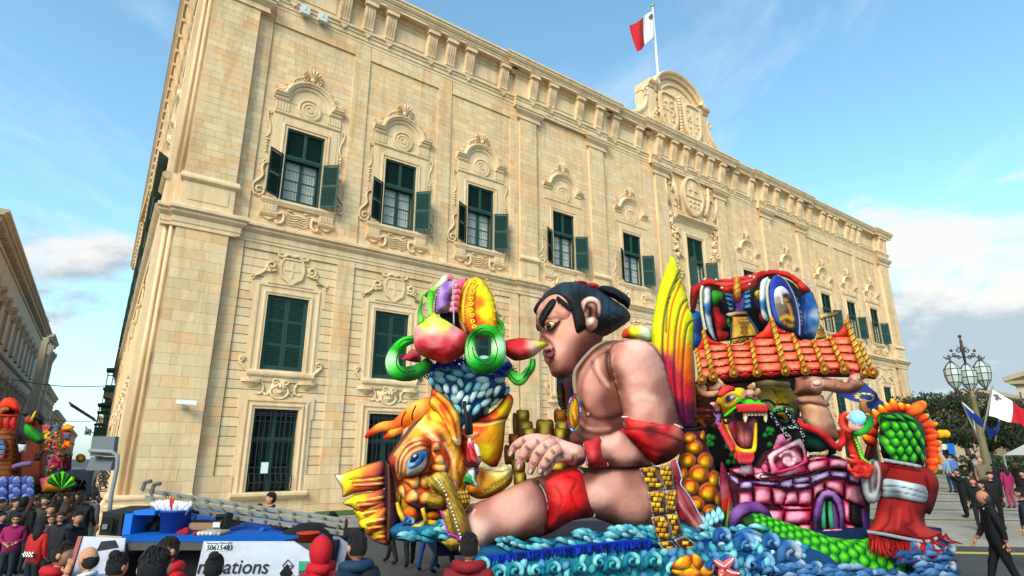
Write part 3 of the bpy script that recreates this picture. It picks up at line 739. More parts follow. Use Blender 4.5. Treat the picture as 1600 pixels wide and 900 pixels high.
for sg in(-1,1):
 swag(3+sg,sg*1.5,sg*2.3,19.7,22.4,16);swag(5+sg,sg*2.5,sg*2.15,19.4,16.3,26,(.12,.26));swag(9+sg,sg*2.1,sg*2.2,15.6,14.0,9)
 m=MB(T);m.tube([(sg*2.6,20.0,.15),(sg*3.0,21.2,.2),(sg*3.15,22.8,.15)],[.10,.12,.03],7);m.tube([(sg*1.6,20.2,.2),(sg*2.0,21.6,.2),(sg*2.2,22.9,.12)],[.14,.16,.05],8);Bd(m,'trophy_carving',smooth=True)
m=MB(T)
m.sweep([(-1.4,-.2),(-1.4,3.2)]+arc(0,3.2,1.4,172,8,14)+[(1.4,3.2),(1.4,-.2)],[(0,-.4),(0,.2),(.2,.25),(.4,.2),(.4,0)])
Bd(m,'portal')
# ---- gable with arms on the parapet
T=lambda a,z,q:F(34.75+a*1.17,25.95+(z-25.95)*1.22,q);m=MB(T)
ZT=25.95
gout=crom([(-5.2,ZT),(-4.8,ZT+.5),(-4.0,ZT+.9),(-3.35,ZT+1.6),(-3.15,ZT+2.6)],5)+[(-3.05,ZT+3.1),(-2.4,ZT+3.1)]+arc(0,ZT+2.55,2.5,168,12,18,2.05)+[(2.4,ZT+3.1),(3.05,ZT+3.1)]+crom([(3.15,ZT+2.6),(3.35,ZT+1.6),(4.0,ZT+.9),(4.8,ZT+.5),(5.2,ZT)],5)
m.prism(gout,-1.0,-.1)
for sg in(-1,1):
 a,b=sorted((sg*2.35,sg*3.1));m.box((a,ZT,-1.3),(b,ZT+3.05,.02))
 P=crom([(sg*5.2,ZT+.1),(sg*4.8,ZT+.5),(sg*4.0,ZT+.9),(sg*3.35,ZT+1.6),(sg*3.15,ZT+2.5)],5);m.tube([(a_,b_,-.1)for a_,b_ in P],.14,7);m.tube([(a_,b_,-.05)for a_,b_ in spiral(sg*3.3,ZT+2.45,.3,.08,180,180+sg*400,14)],.1,7)
G_=Bd(m,'gable')
m=MB(T)
cp= [(-3.15,ZT+3.05),(-2.45,ZT+3.05)]+arc(0,ZT+2.55,2.5,168,12,18,2.05)+[(2.45,ZT+3.05),(3.15,ZT+3.05)]
m.sweep(cp,[(-.05,-1.2),(-.05,.1),(.1,.18),(.2,.35),(.32,.4),(.38,.3),(.42,-1.2)])
m.sweep([(a*.86,b-.55)for a,b in cp[3:-3]],[(-.05,-.1),(-.05,.0),(.05,.06),(.12,.0),(.12,-.1)])
Bd(m,'gable_cornice',None,G_)
for sg in(-1,1):
 c=sg*1.25;m=MB(T)
 out=crom([(c-.75,ZT+2.9),(c,ZT+3.1),(c+.75,ZT+2.9),(c+.85,ZT+2.0),(c+.7,ZT+1.0),(c,ZT+.35),(c-.7,ZT+1.0),(c-.85,ZT+2.0)],4,True)
 m.prism(out,-.12,.12);m.sweep(out,[(-.1,.05),(-.1,.25),(.08,.22),(.08,.05)],closed=True)
 m.box((c-.06,ZT+.8,.1),(c+.06,ZT+2.7,.17));m.box((c-.65,ZT+1.8,.1),(c+.65,ZT+1.9,.169))
 r=random.Random(5+sg)
 for k in range(9):m.ball((c+r.choice((-.4,.4))+r.uniform(-.15,.15),ZT+1.0+.2*k,.14),(.16,.13,.08),7,5)
 Bd(m,'gable_shield',None,G_)
m=MB(T);r=random.Random(4)
for k in range(13):m.ball((0,ZT+.6+.22*k,.06),(.17,.13,.16),8,5)
Bd(m,'gable_carving',None,G_,smooth=True)
for sg in(-1,1):
 m=MB(T)
 for k in range(12):
  z=ZT+.3+.25*k;x=sg*(2.35-.02*k+.9*max(0,1-k/5));m.tube([(a,b,.0)for a,b in spiral(x,z,.2,.05,r.uniform(0,360),420,9)],.07,6)
 Bd(m,'gable_carving',None,G_,smooth=True)
m=MB(T);m.box((-5.6,ZT-.02,-1.3),(5.6,ZT+.25,-.2));Bd(m,'parapet')
m=MB(T);
for sg in(-1,):
 m.tube([(-6.6,ZT,-.6),(-6.2,ZT+1.0,-.6),(-4.6,ZT+1.0,-.6),(-3.6,ZT+.9,-.6)],.035,6);m.tube([(-4.7,ZT,-.6),(-4.7,ZT+1.0,-.6)],.03,6)
tag(m.build('roof_rail',mat('grey_steel',(.35,.35,.34),.4,namp=0,metal=.8)),'thin metal handrail beside the crested gable on the palace roof','handrail')
PR_=dict(uw=w2,us=S0_,mw=m0,ms=ms0,g=g0,gw=gw0)
# ---- emit the masonry
def bsize(b):s0,s1,z0,z1,p,fr,g=b;d=25.2**2+((s0+s1)/2)**2+((z0+z1)/2-2.35)**2;return((s1-s0)*25.2/math.sqrt(d))*(z1-z0)/d
vis=lambda b:b[2] <22.9
BL.sort(key=lambda b: -bsize(b)if(b[0] <22 and b[2] >2)else 0)
ub=bpy.data.meshes.new('stone_block')
def unit_block():
 e=.5;vs= [(-e,-e,-1),(e,-e,-1),(e,e,-1),(-e,e,-1),(-e,-e,0),(e,-e,0),(e,e,0),(-e,e,0)]
 return vs,[(3,2,1,0),(4,5,6,7),(0,1,5,4),(1,2,6,5),(2,3,7,6),(3,0,4,7)]
vv,ff=unit_block();ub.from_pydata(vv,[],ff);ub.materials.append(M_blk)
BM_=Matrix(((Uv.x,0,Nv.x,0),(Uv.y,0,Nv.y,0),(0,1,0,0),(0,0,0,1)))
for b in BL[:300]:
 s0,s1,z0,z1,p,fr,g=b
 o=link('stone_block',ub,None,PAL);c=Vector(F((s0+s1)/2,(z0+z1)/2,p))-wo(PAL)
 o.matrix_basis=Matrix.Translation(c) @BM_@Matrix.Diagonal((s1-s0-g,z1-z0,.10+p if p>0 else .1,1))
m=MB(F);r=random.Random(3)
for s0,s1,z0,z1,p,fr,g in BL[300:]:
 m.box((s0+g/2,z0,-.05),(s1-g/2,z1,p),tone=r.random()+.001)
Bd(m,'stone_blocks',M_blk,kind='stuff')
# ---- the side street face of the palace
def to_side(o,s_from,t):
 ang=math.atan2(Qv.y,Qv.x)-math.atan2(Nv.y,Nv.x)
 Rm=Matrix.Rotation(ang,4,'Z');src=Vector(F(s_from,0,0))-C0;dst=Vector(S(t,0,0))-C0
 c=dup(o,PAL);c.matrix_basis=Matrix.Translation(dst) @Rm@Matrix.Translation(-src);return c
st_ts= [4.4+4.95*k for k in range(11)]
for t in st_ts:
 if t<50:to_side(PR_['uw'],WX[2],t);to_side(PR_['us'],WX[0],t)
 if t<40:to_side(PR_['ms'],WX[0],t);to_side(PR_['mw'],WX[0],t)
 if t<22:to_side(PR_['g'],WX[1],t);to_side(PR_['gw'],WX[1],t)
mb=MB(S)
mb.extr([(-.05,24.95),(.06,24.95),(.27,25.18),(.62,25.2),(.62,25.36),(.66,25.46),(.80,25.62),(.80,25.72),(.86,25.76),(.86,25.88),(.2,25.98),(-.05,25.98)],3.4,60,0,1)
mb.extr([(-.05,24.95),(.28,24.95),(.49,25.18),(.84,25.2),(.84,25.36),(.88,25.46),(1.02,25.62),(1.02,25.72),(1.08,25.76),(1.08,25.88),(.2,25.98),(-.05,25.98)],0,3.4,1,1)
mb.extr([(-.05,22.82),(.08,22.82),(.12,23.2),(.25,23.42),(.25,23.52),(.1,23.6),(.1,24.98),(-.05,24.98)],0,60,.5,0)
mb.extr([(-.04,11.05),(.13,11.05),(.16,11.2),(.16,11.42),(.3,11.56),(.4,11.70),(.4,11.82),(.12,11.95),(-.04,11.95)],0,60,.5,0)
Bd(mb,'side_cornice')
for k in range(38):
 t=.8+1.5*k;to_side(proto,7.67,t)
for t0 in(0,22,44):
 mb=MB(S);mb.box((t0+.0,-3,-.05),(t0+1.7,24.9,.18));mb.extr([(0,13.0),(.24,13.0),(.34,13.1),(.34,13.2),(.2,13.34),(0,13.34)],t0,t0+1.7,.3,.3);mb.extr([(0,22.1),(.24,22.1),(.5,22.7),(.5,22.82),(0,22.82)],t0,t0+1.7,.6,.6);mb.extr([(0,-3),(.32,-3),(.32,.55),(.4,.7),(.3,.9),(.3,1.0),(.2,1.1),(0,1.1)],t0,t0+1.7,0,0);Bd(mb,'side_pilaster')
# great bellied iron grilles of the side street windows, seen edge on
def belly(t):
 g=MB(S)
 prof=lambda z:.15+ (.55*math.sin(math.pi*min(1,max(0,(2.3-z)/1.9)))**.9 if z<2.3 else 0)
 zz= [4.1,3.2,2.3,2.0,1.75,1.5,1.25,1.0,.75,.55,.4]
 for k in range(8):g.tube([(t-1+.285*k,z,prof(z))for z in zz],.022,5)
 for z in(4.1,3.2,2.3,1.4,.45):g.tube([(t-1,z,prof(z)),(t+1,z,prof(z))],.025,5)
 for sd in(-1,1):
  g.tube([(t+sd,z,prof(z))for z in zz],.035,6);g.tube([(t+sd,z,.08)for z in(4.1,.4)],.03,5)
  for z,r_ in((1.7,.18),(1.2,.22),(.8,.16),(2.6,.09),(3.1,.09),(3.6,.09)):
   for q_ in((.32,)if z<2.2 else(.12,)):g.tube([(t+sd,b,a)for a,b in spiral(q_,z,r_,r_*.2,40*z,40*z+500,14)],.02,4)
 Bd(g,'street_grille',M_iron)
for t in st_ts[:3]:belly(t)
# cctv camera, white box lamps under the cornice
mb=MB(F);mb.box((3.05,4.05,.36),(3.2,4.2,.42));mb.tube([(3.12,4.1,.4),(3.12,4.05,.6),(3.05,4.16,.7)],.03,6)
mb.add([(2.85,4.2,.52),(2.85,4.36,.52),(3.5,4.16,.78),(3.5,4.32,.78),(2.80,4.2,.70),(2.80,4.36,.70),(3.45,4.16,.96),(3.45,4.32,.96)],[(0,2,3,1),(4,5,7,6),(0,1,5,4),(2,6,7,3),(1,3,7,5),(0,4,6,2)])
tag(mb.build('security_camera',mat('white_plastic',(.6,.6,.57),.4,namp=.04)),'white security camera fixed to the corner pilaster of the palace','camera')
for k,s in enumerate((5.5,6.35)):
 mb=MB(F);mb.box((s,22.86,.2),(s+.42,23.3,.44));mb.box((s+.18,23.05,.43),(s+.22,23.3,.47))
 tag(mb.build('junction_box',mat('white_plastic')),('left' if k==0 else 'right')+' one of two small white boxes on the palace wall above the first window bay','box','white boxes under the palace cornice')
# rooftop flagpole and flag
T=lambda a,z,q:F(34.4+a,z,q-1.5)
fp=thing('flagpole','tall white flagpole on the palace roof with a brass ball on top','flagpole',F(34.4,25.9,-1.5))
mb=MB(T);mb.tube([(0,25.9,0),(0,33,0),(0,39.7,0)],[.14,.11,.07],10);mb.build('pole',mat('white_paint',(.7,.7,.68),.4,namp=.03),fp,smooth=True)
mb=MB(T);mb.ball((0,39.8,0),.16,10,7);mb.build('finial',mat('brass',(.5,.36,.12),.3,metal=1,namp=0),fp,smooth=True)
M_flag=mat('flag_cloth','vcol',.8,3,.08)
def flag_mesh(P,cols,parent,name='flag',nu=36,nv=20,ripple=.12,cross=None):
 """P(u,v)->world; cols(u,v)->colour"""
 m=MB();
 for i in range(nu+1):
  for j in range(nv+1):
   u,v=i/nu,j/nv;m.v.append(tuple(P(u,v)));m.c.append(lin(cols(u+1e-4,v)));m.tone.append(0.)
 m.n=len(m.v);m.f= [(i*(nv+1)+j,(i+1)*(nv+1)+j,(i+1)*(nv+1)+j+1,i*(nv+1)+j+1)for i in range(nu)for j in range(nv)]
 m.cc='#ffffff';return m.build(name,M_flag,parent,smooth=True,fix=False)
def cross_at(u,v,cu,cv,r,asp):
 du,dv= (u-cu)*asp,v-cv;a,b=abs(du),abs(dv)
 return(a<r and b<r*.42)or(b<r and a<r*.42)
def malta(u,v,asp=1.5,cu=.12,cv=.8,r=.12):
 if cross_at(u,v,cu,cv,r,asp):return '#5b5a60'
 return '#e9e6e6' if u<.5 else '#b5121f'
def PF(u,v):   # hangs down in folds to the left of the pole
 s= -.12-2.9*u*(1-.12*(1-v));z=39.1-3.6*u**1.1*.8-(1-v)*2.6+.2*math.sin(u*7)*u
 return F(34.4+s,z,-1.5+.22*math.sin(u*9+v*2.2)*u**.5+.1)
fl=thing('national_flag','white and red flag with a small grey cross flying from the palace roof pole','flag',F(34.4,39,-1.5),None)
flag_mesh(PF,lambda u,v:malta(u,v,1.2),fl,'cloth')
# ---- ground
def grid_sheet(x0,x1,y0,y1,nx,ny,zf,name,m,parent=None):
 b=MB();b.v= [(x0+(x1-x0)*i/nx,y0+(y1-y0)*j/ny,zf(x0+(x1-x0)*i/nx,y0+(y1-y0)*j/ny))for i in range(nx+1)for j in range(ny+1)];b.n=len(b.v);b.c= [(1,1,1)]*b.n;b.tone= [0.]*b.n
 b.f= [(i*(ny+1)+j,(i+1)*(ny+1)+j,(i+1)*(ny+1)+j+1,i*(ny+1)+j+1)for i in range(nx)for j in range(ny)]
 return b.build(name,m,parent,smooth=True,fix=False)
M_asph=mat('asphalt',(.050,.050,.052),.8,3,.18,.5,40);M_pave=mat('paving',(.27,.245,.21),.8,2.2,.15,.3,25,stain=.4)
g1=grid_sheet(-45,60,-12,62,105,74,lambda x,y:ground_z(x,y),'road',M_asph);tag(g1,kind='structure')
b=MB();q=1500
b.add([(-q,-q,-2.95),(q,-q,-2.95),(q,q,-2.95),(-q,q,-2.95)],[(0,1,2,3)]);o=b.build('ground',M_asph,fix=False);tag(o,kind='structure')
# side street surface carries on from the sloping road
b=MB(S);b.add([(-6,-2.79,14),(350,-2.79,14),(350,-2.79,-1),(-6,-2.79,-1)],[(0,1,2,3)]);tag(b.build('street',mat('street_flags',(.13,.125,.12),.8,2,.15),fix=False),kind='structure')
# pavement along the palace with kerb
b=MB()
pts= []
for i in range(70):
 s=1.0+i*1.0;x0,y0,_=F(s,0,.1);x1,y1,_=F(s,0,4.2);z0=ground_z(x0,y0)+.13;z1=ground_z(x1,y1)+.13
 pts.append(((x0,y0,z0),(x1,y1,z1),(x1,y1,z1-.2)))
for i in range(69):
 a,c=pts[i],pts[i+1];b.add([a[0],c[0],c[1],a[1]],[(0,1,2,3)]);b.add([a[1],c[1],c[2],a[2]],[(0,1,2,3)])
tag(b.build('pavement',M_pave),kind='structure')
# low stone step and strip of lawn beside the palace
b=MB(F);b.box((7.6,-.6,1.0),(17,.28,3.3));b.box((7.4,-.6,3.3),(17.2,.16,3.75));tag(b.build('terrace',M_pave),kind='structure')
b=MB(F);b.box((8.0,.25,1.3),(16.6,.33,2.9));tag(b.build('lawn',mat('grass',(.05,.10,.02),.9,40,.3,.8,60)),kind='structure')
# ---- plaza on the right: shallow steps up, pavement, kerb, yellow line
M_stone2=mat('step_stone',(.24,.22,.19),.85,3,.15,.3,20,stain=.4)
dirx=Vector((.955,-.02,0)).normalized()
def PL(a,d,z): # a along the steps to the right, d away from the camera
 return(8.6+a*.985+d*.10,18.0-a*.12+d*.995,z)
b=MB(PL);b.box((-1.5,0,-.2),(40,8.5,.13));tag(b.build('pavement',M_pave),kind='structure')
pv=bpy.data.objects['pavement.001'];su_=MB();su_.box((-.5,-.5,0),(.5,.5,1));sl0=su_.build('paving_slab',mat('paving_slab',(.29,.265,.225),.85,3,.14,.3,20,stain=.5,rnd=.12),pv);r=random.Random(6);first=True
for j in range(6):
 a= -1.5+r.uniform(0,.6)
 while a<26:
  w=r.uniform(1.0,1.6);o=sl0 if first else sl0.copy()
  if not first:COL.objects.link(o)
  first=False;c=PL(a+w/2,.7+1.41*j,.128);o.matrix_basis=Matrix.Translation(c) @Matrix.Rotation(-math.atan(.12),4,'Z') @Matrix.Diagonal((w-.03,1.38,.014+r.uniform(0,.006),1));a+=w
b=MB(PL);b.box((-1.5,-.16,-.2),(40,-.001,.125));tag(b.build('kerb',M_stone2),kind='structure')
b=MB(PL);b.add([(-3,-1.6,.006),(40,-1.6,.006),(40,-1.25,.006),(-3,-1.25,.006)],[(0,1,2,3)]);tag(b.build('yellow_line',mat('yellow_road_paint',(.50,.36,.06),.7,20,.3),fix=False),kind='structure')
for k in range(6):
 b=MB(PL);e=4.9+k*2.3
 b.box((1.5+k*.1,e,.12+.16*k-(.05 if k else 0)),(60,e+2.45,.24+.16*k));b.box((1.45+k*.1,e-.05,.242+.16*k),(60,e+2.4,.29+.16*k))
 tag(b.build('stone_step',M_stone2),kind='structure')
b=MB(PL);b.box((-30,18.6,-.3),(120,120,1.08));tag(b.build('plaza',M_pave),kind='structure')
b=MB(PL);b.box((2,30,1.0),(60,46,1.12));tag(b.build('lawn',mat('grass')),kind='structure')
# ---- buildings of the side street
M_lb=mat('grey_stone',(.42,.33,.24),.9,2.5,.15,.3,20,stain=.6)
M_shade=mat('dark_pane',(.03,.032,.035),.2,namp=0)
def sframe(W,sgn):return lambda t,z,q:S(t,z,W-q)if sgn<0 else S(t,z,W+q)
def house(name,label,t0,t1,zt,W,sgn,wins,M=None,cornice=.7,floors=((2.0,5.0),(7.5,11),(13.5,17)),depth=12,group=None,balc=(),wallc=None,arched=True,zb=-2.9):
 T=sframe(W,sgn);M=M or M_lb;b=thing(name,label,'building',T(t0,zb,0),group)
 m=MB(T);opens= []
 for fi,(z0,z1)in enumerate(floors):
  for t in wins:opens.append((t-.7,t+.7,z0,z1))
 wall_grid(m,t0,t1,zb,zt-.4,opens,0,.4)
 m.box((t0,zb,-depth),(t0+.3,zt-.3,-.01));m.box((t1-.3,zb,-depth),(t1,zt-.3,-.01));m.box((t0+.3,zt-.6,-depth),(t1-.3,zt-.3,-.01))
 m.build('wall',M,b,fix=False)
 m=MB(T);m.box((t0+.35,zb,-.8),(t1-.35,zt-1,-.42));m.build('room',M_shade,b)
 c=cornice;m=MB(T)
 m.extr([(0,zt-1.5),(.12,zt-1.5),(.16,zt-1.3),(.05,zt-1.2),(.05,zt-.7),(c*.3,zt-.6),(c*.75,zt-.5),(c*.75,zt-.35),(c,zt-.2),(c,zt),(0,zt)],t0,t1,.0,.8)
 for zf in(floors[1][0]-1.2,floors[-1][0]-1.3):m.extr([(0,zf),(.1,zf),(.3,zf+.2),(.3,zf+.35),(0,zf+.45)],t0,t1,0,.5)
 m.build('cornice',M,b)
 n=int((t1-t0)/.9);m=MB(T)
 for k in range(n):m.box((t0+.3+.9*k,zt-1.05,.04),(t0+.65+.9*k,zt-.55,c*.62))
 tag(m.build('cornice_brackets',M,b),kind='stuff')
 for o in opens:
  m=MB(T);s0,s1,z0,z1=o;m.sweep([(s0,z0),(s0,z1),(s1,z1),(s1,z0)],[(0,-.1),(0,.12),(.25,.12),(.25,0)]);m.extr([(0,z1+.35),(.2,z1+.35),(.42,z1+.6),(.42,z1+.72),(0,z1+.85)],s0-.35,s1+.35,.3,.3)
  if arched:m.sweep([(x,y)for x,y in arc((s0+s1)/2,z1+.7,.8,170,10,8,.6)],[(-.05,0),(-.05,.25),(.18,.35),(.18,0)])
  for sg in(0,1):m.box(((s0-.4,s1+.2)[sg],z1-.2,0),((s0-.2,s1+.4)[sg],z1+.35,.32))
  m.extr([(0,z0-.2),(.3,z0-.2),(.3,z0),(0,z0)],s0-.3,s1+.3);w=m.build('window',M,b)
  m=MB(T);m.box((s0,z0,-.3),(s1,z1,-.26));m.build('pane',M_shade,w)
  m=MB(T);m.box(((s0+s1)/2-.04,z0,-.26),((s0+s1)/2+.04,z1,-.2));m.box((s0,(z0+z1)/2-.04,-.26),(s1,(z0+z1)/2+.04,-.21));m.build('frame',M_grn2,w)
 for t,z0,z1,d,w in balc:green_balcony(T,t,z0,z1,d,w,b)
 return b,T
def green_balcony(T,t,z0,z1,d,w,parent):
 m=MB(T)
 m.box((t-w/2,z0,0),(t+w/2,z0+.9,d));m.extr([(0,z1-.25),(d+.1,z1-.25),(d+.2,z1-.05),(d+.2,z1),(0,z1+.15)],t-w/2-.1,t+w/2+.1)
 for k in range(5):
  x=t-w/2+(w-.14)*k/4;m.box((x,z0+.9,d-.1),(x+.14,z1-.25,d))
 for k in range(2):
  y= (d-.1)*k*.5;m.box((t-w/2,z0+.9,y),(t-w/2+.12,z1-.25,y+.1));m.box((t+w/2-.12,z0+.9,y),(t+w/2,z1-.25,y+.1))
 zm=z0+.9+(z1-z0-1.15)*.6
 m.box((t-w/2,zm,d-.09),(t+w/2,zm+.12,d-.01));m.box((t-w/2,zm,0),(t-w/2+.1,zm+.12,d-.1))
 o=m.build('enclosed_balcony',M_grn2,parent)
 m=MB(T);m.prism([(t-w/2+.1,z0),(t+w/2-.1,z0),(t+w/2-.4,z0-.7),(t-w/2+.4,z0-.7)],0,d-.1);
 for sg in(-1,1):
  x=t+sg*(w/2-.25);m.extr([(0,z0-1.5),(.3,z0-1.2),(.5,z0-.8),(d-.05,z0-.5),(d-.05,z0-.001),(0,z0-.001)],x-.2,x+.2)
 m.build('corbel',M_lb,o)
fl3= ((.3,3.2),(6.6,10.2),(14.0,17.3))
house('palazzo','grey weathered palazzo with carved window hoods along the left side of the narrow street',36,97,22.3,11,-1,[40+5.1*k for k in range(11)],floors=fl3,cornice=1.1)
tw,TT=house('church_tower','weathered stone bell tower with a finial just beyond the palazzo on the left',100,112,22.6,10.4,-1,[106],floors=((.5,4),(8,11.5),(15,18.5)),cornice=.8)
m=MB(TT);m.lathe([(.9,22.6),(.9,23.1),(.5,23.3),(.65,23.9),(.35,24.3),(.15,24.5),(.35,24.9),(.12,25.4),(.02,25.8)],(0,0,0),10)if False else None
c_=TT(104,0,-1.2);m=MB();m.lathe([(1.3,22.6),(1.3,23.1),(.7,23.3),(.9,24.1),(.5,24.5),(.25,24.8),(.5,25.3),(.2,25.8),(.03,26.2)],(c_[0],c_[1],0),10);m.build('finial',M_lb,tw,smooth=False)
for sg,x in((0,100.3),(1,110.6)):
 m=MB(TT);m.box((x,-2.9,.0),(x+1.1,21,.5));m.extr([(0,19.0),(.5,19.0),(.9,20.2),(.9,20.6),(0,20.8)],x-.2,x+1.3);m.build('pier',M_lb,tw)
house('street_house','lower stone house with a crumbling parapet beyond the bell tower',114,150,15.5,10.6,-1,[118,124,130,136,142],floors=((.3,3),(5,7.6),(10,12.4)),arched=False)
house('street_house','flat roofed pale stone house far down the left side of the street',150,200,13.0,10.2,-1,[155,163,171,179,187],floors=((.3,3),(4.4,6.6),(8.6,10.6)),arched=False)
house('street_house','small distant sunlit house at the far left end of the street',200,300,11.5,9.0,-1,[],floors=((.3,3),(4.4,6.6),(8.6,10.6)),arched=False)
house('balcony_house','stone house next to the palace with enclosed green wooden balconies over the street',60,90,15.3,-.2,1,[63,69,75,81],floors=((.3,3),(5.5,8.2),(11,13.2)),arched=False,balc=((64,4.9,8.6,1.5,3.4),(66.5,10.2,13.2,1.3,3.0),(76,5.2,8.4,1.5,3),(86,9.4,12.6,1.4,3)))
house('street_house','tall dark stone house on the right side far down the street',90,150,12.5,.2,1,[96,104,112,120],floors=((.3,3),(4.6,7),(8.6,10.6)),arched=False,balc=((100,5,7.8,1.4,3),(118,5,7.8,1.4,3)))
house('street_house','row of pale houses on the right side at the end of the street',150,320,12,.8,1,[],floors=((.3,3),(4.6,7),(8.6,10.6)),arched=False)
# wires over the street
for k,(t,z)in enumerate(((70,11.6),(120,9.5))):
 m=MB(S);m.tube([(t,z-.5*math.sin(math.pi*i/10),0+1.08*i)for i in range(11)],.05,4)
 tag(m.build('street_wire',M_iron),('upper' if k==0 else 'lower')+' thin cable strung across the narrow street against the sky','cable','cables over the street')
# ---- right background buildings
def temple(name,label,x,y,w,h,zb,rz,group=None):
 T=lambda a,z,d: (x+a*math.cos(rz)+d*math.sin(rz),y+a*math.sin(rz)-d*math.cos(rz),z)
 b=thing(name,label,'building',(x,y,zb));M=mat('pale_stone',(.42,.34,.24),.9,1,.1,stain=.4)
 m=MB(T);m.box((-w/2,zb,-12),(w/2,zb+h,0));m.build('wall',M,b)
 m=MB(T)
 m.extr([(0,zb+h-.9),(.25,zb+h-.9),(.25,zb+h-.4),(.7,zb+h-.2),(.8,zb+h+.1),(0,zb+h+.1)],-w/2,w/2,1,1)
 m.prism([(-w/2-.8,zb+h+.1),(w/2+.8,zb+h+.1),(0,zb+h+.1+w*.17)],-1,.15);m.sweep([(-w/2-1,zb+h+.12),(0,zb+h+.14+w*.175),(w/2+1,zb+h+.12)],[(-.05,0),(-.05,.9),(.35,1.0),(.35,0)]);m.build('pediment',M,b)
 for k in range(6):
  a= -w/2+.5+(w-1)*k/5;m=MB(T);
  m.box((a-.35,zb,0),(a+.35,zb+h-.9,.25));m.box((a-.5,zb+h-1.5,0),(a+.5,zb+h-.9,.4));m.build('pilaster',M,b)
 for k in range(5):
  a= -w/2+.5+(w-1)*(k+.5)/5;m=MB(T);m.box((a-.5,zb+h*.35,-.05),(a+.5,zb+h*.65,.04));m.build('window',M_shade,b)
 return b
temple('church','pale stone building with a low pediment rising behind the trees and the street lamp',52.5,67,10,6.6,1.0,R(-30))
temple('pavilion','sunlit stone pavilion with a pediment at the right edge of the photograph',50,52,8,8.0,1.0,R(-40))
# ---- trees
M_bark=mat('bark',(.07,.055,.04),.9,8,.25,.5,20);M_leaf=mat('olive_foliage','vcol',.6,1.2,.25,spec=.2)
def tree(loc,h,rad,seed,label,cat='tree',group='trees on the plaza',n=4200,trunk_h=None,dark=(.020,.030,.013),name='holm_oak',ls=.12):
 r=np.random.default_rng(seed);rr=random.Random(seed);t=thing(name,label,cat,loc,group);th=trunk_h or h*.32
 x,y,z=loc;m=MB();tips= []
 m.tube([(x,y,z-.2),(x+.1,y,z+th*.5),(x,y+.1,z+th)],[.26,.2,.17],9)
 for k in range(6):
  a=k*1.05+rr.uniform(-.3,.3);e= (x+rad*.6*math.cos(a),y+rad*.6*math.sin(a),z+h*rr.uniform(.55,.8));mid= (x+rad*.2*math.cos(a),y+rad*.2*math.sin(a),z+th+h*.14)
  m.tube([(x,y,z+th-.15),mid,e],[.13,.09,.03],6);tips.append(e)
 m.build('trunk',M_bark,t,smooth=True)
 cl= [(x+rad*.62*r.uniform(-1,1),y+rad*.62*r.uniform(-1,1),z+th+(h-th)*r.uniform(.12,.86))for _ in range(26)]
 cl=np.array(cl);k=r.integers(0,len(cl),n);cr=r.uniform(.55,1.0,len(cl))*rad*.36
 d=r.normal(size=(n,3));d/=np.linalg.norm(d,axis=1)[:,None];p=cl[k]+d*(cr[k]*r.uniform(.55,1.05,n)**.6)[:,None]*np.array([1,1,.75])
 p=np.clip(p,[-1e9,-1e9,z+th*.75],None)
 u=r.normal(size=(n,3));u/=np.linalg.norm(u,axis=1)[:,None];w=np.cross(u,d+.3*r.normal(size=(n,3)));w/=np.linalg.norm(w,axis=1)[:,None]
 sz=r.uniform(.6,1.3,n)[:,None]*ls
 V_=np.stack([p-u*sz,p+w*sz*.5,p+u*sz,p-w*sz*.5],1).reshape(-1,3);b=MB();b.v= [tuple(q_)for q_ in V_];b.n=len(b.v);b.f= [(4*i,4*i+1,4*i+2,4*i+3)for i in range(n)]
 hue=r.uniform(.55,1.7,n)*np.where(r.random(len(cl))[k] >.5,1.25,.85);c=np.array(dark)[None]*hue[:,None];c[:,0] *=r.uniform(.8,1.4,n)
 b.c= [tuple(q_)for q_ in np.repeat(c,4,0)];b.tone= [0.]*b.n;b.cc='#fff000'
 b.build('crown',M_leaf,t,fix=False)
 return t
tl= ['dense dark evergreen standing left of the street lamp behind the red frilled statue','broad olive green tree directly left of the lamp post','olive tree behind the lamp post and the hanging blue flag','leafy tree right of the lamp post under the white and red flag','tree at the right edge behind the market tent','farther tree behind the gap left of the striped beacons','tall dark tree beyond the pavilion at the far right','low tree behind the zebra striped beacons']
for i,(x,y,h,rd)in enumerate(((33.2,46,6.0,2.9),(36.0,48,6.6,3.2),(39.8,48,5.6,3.2),(44.5,47,5.4,3.2),(50,48,5.4,3.4),(38.2,56,7.2,3.2),(62,62,9.0,4.0),(42.6,54,5.8,3.4))):
 tree((x,y,1.1),h,rd,11+i,tl[i])
# ================================================================ the carnival float: inflated papier-mache volumes
FO=Vector((-2.2,11.0,0));FA=Vector((.970,.242,0));FB=Vector((.242,-.970,0))
_cp,_sp=math.cos(PITCH),math.sin(PITCH)
def FPv(xy,b):
 """points of the vertical plane at distance b in front of the float's long axis, seen in direction xy"""
 xy=np.asarray(xy,float);b=np.broadcast_to(np.asarray(b,float),(len(xy),))
 X= (xy[:,0]-800)/FPX;Yc= -(xy[:,1]-450)/FPX
 d=np.stack([X,_cp-Yc*_sp,_sp+Yc*_cp],1)
 num=FO.x*FB.x+FO.y*FB.y+b;t=num/(d[:,0]*FB.x+d[:,1]*FB.y)
 P=d*t[:,None];P[:,2] +=CH;return P
def Zc(ox,oy,sc):return lambda pts: [(ox+p[0]/sc,oy+p[1]/sc)+tuple(p[2:])for p in pts]
Z0=lambda p:list(p)
Z1=Zc(600,420,4.092);Z2=Zc(520,600,3.4625);Z3=Zc(820,430,5);Z4=Zc(700,600,5);Z5=Zc(1080,420,5);Z6=Zc(1080,570,5.295)
Z7=Zc(960,650,3.6);Z8=Zc(1140,690,4.2875);ZA=Zc(740,420,1.875);ZB=Zc(1080,580,2.814)
M_fl=mat('painted_papier_mache','vcol',.68,13,.10,.55,9,spec=.25,gain=.95,bdist=.05)
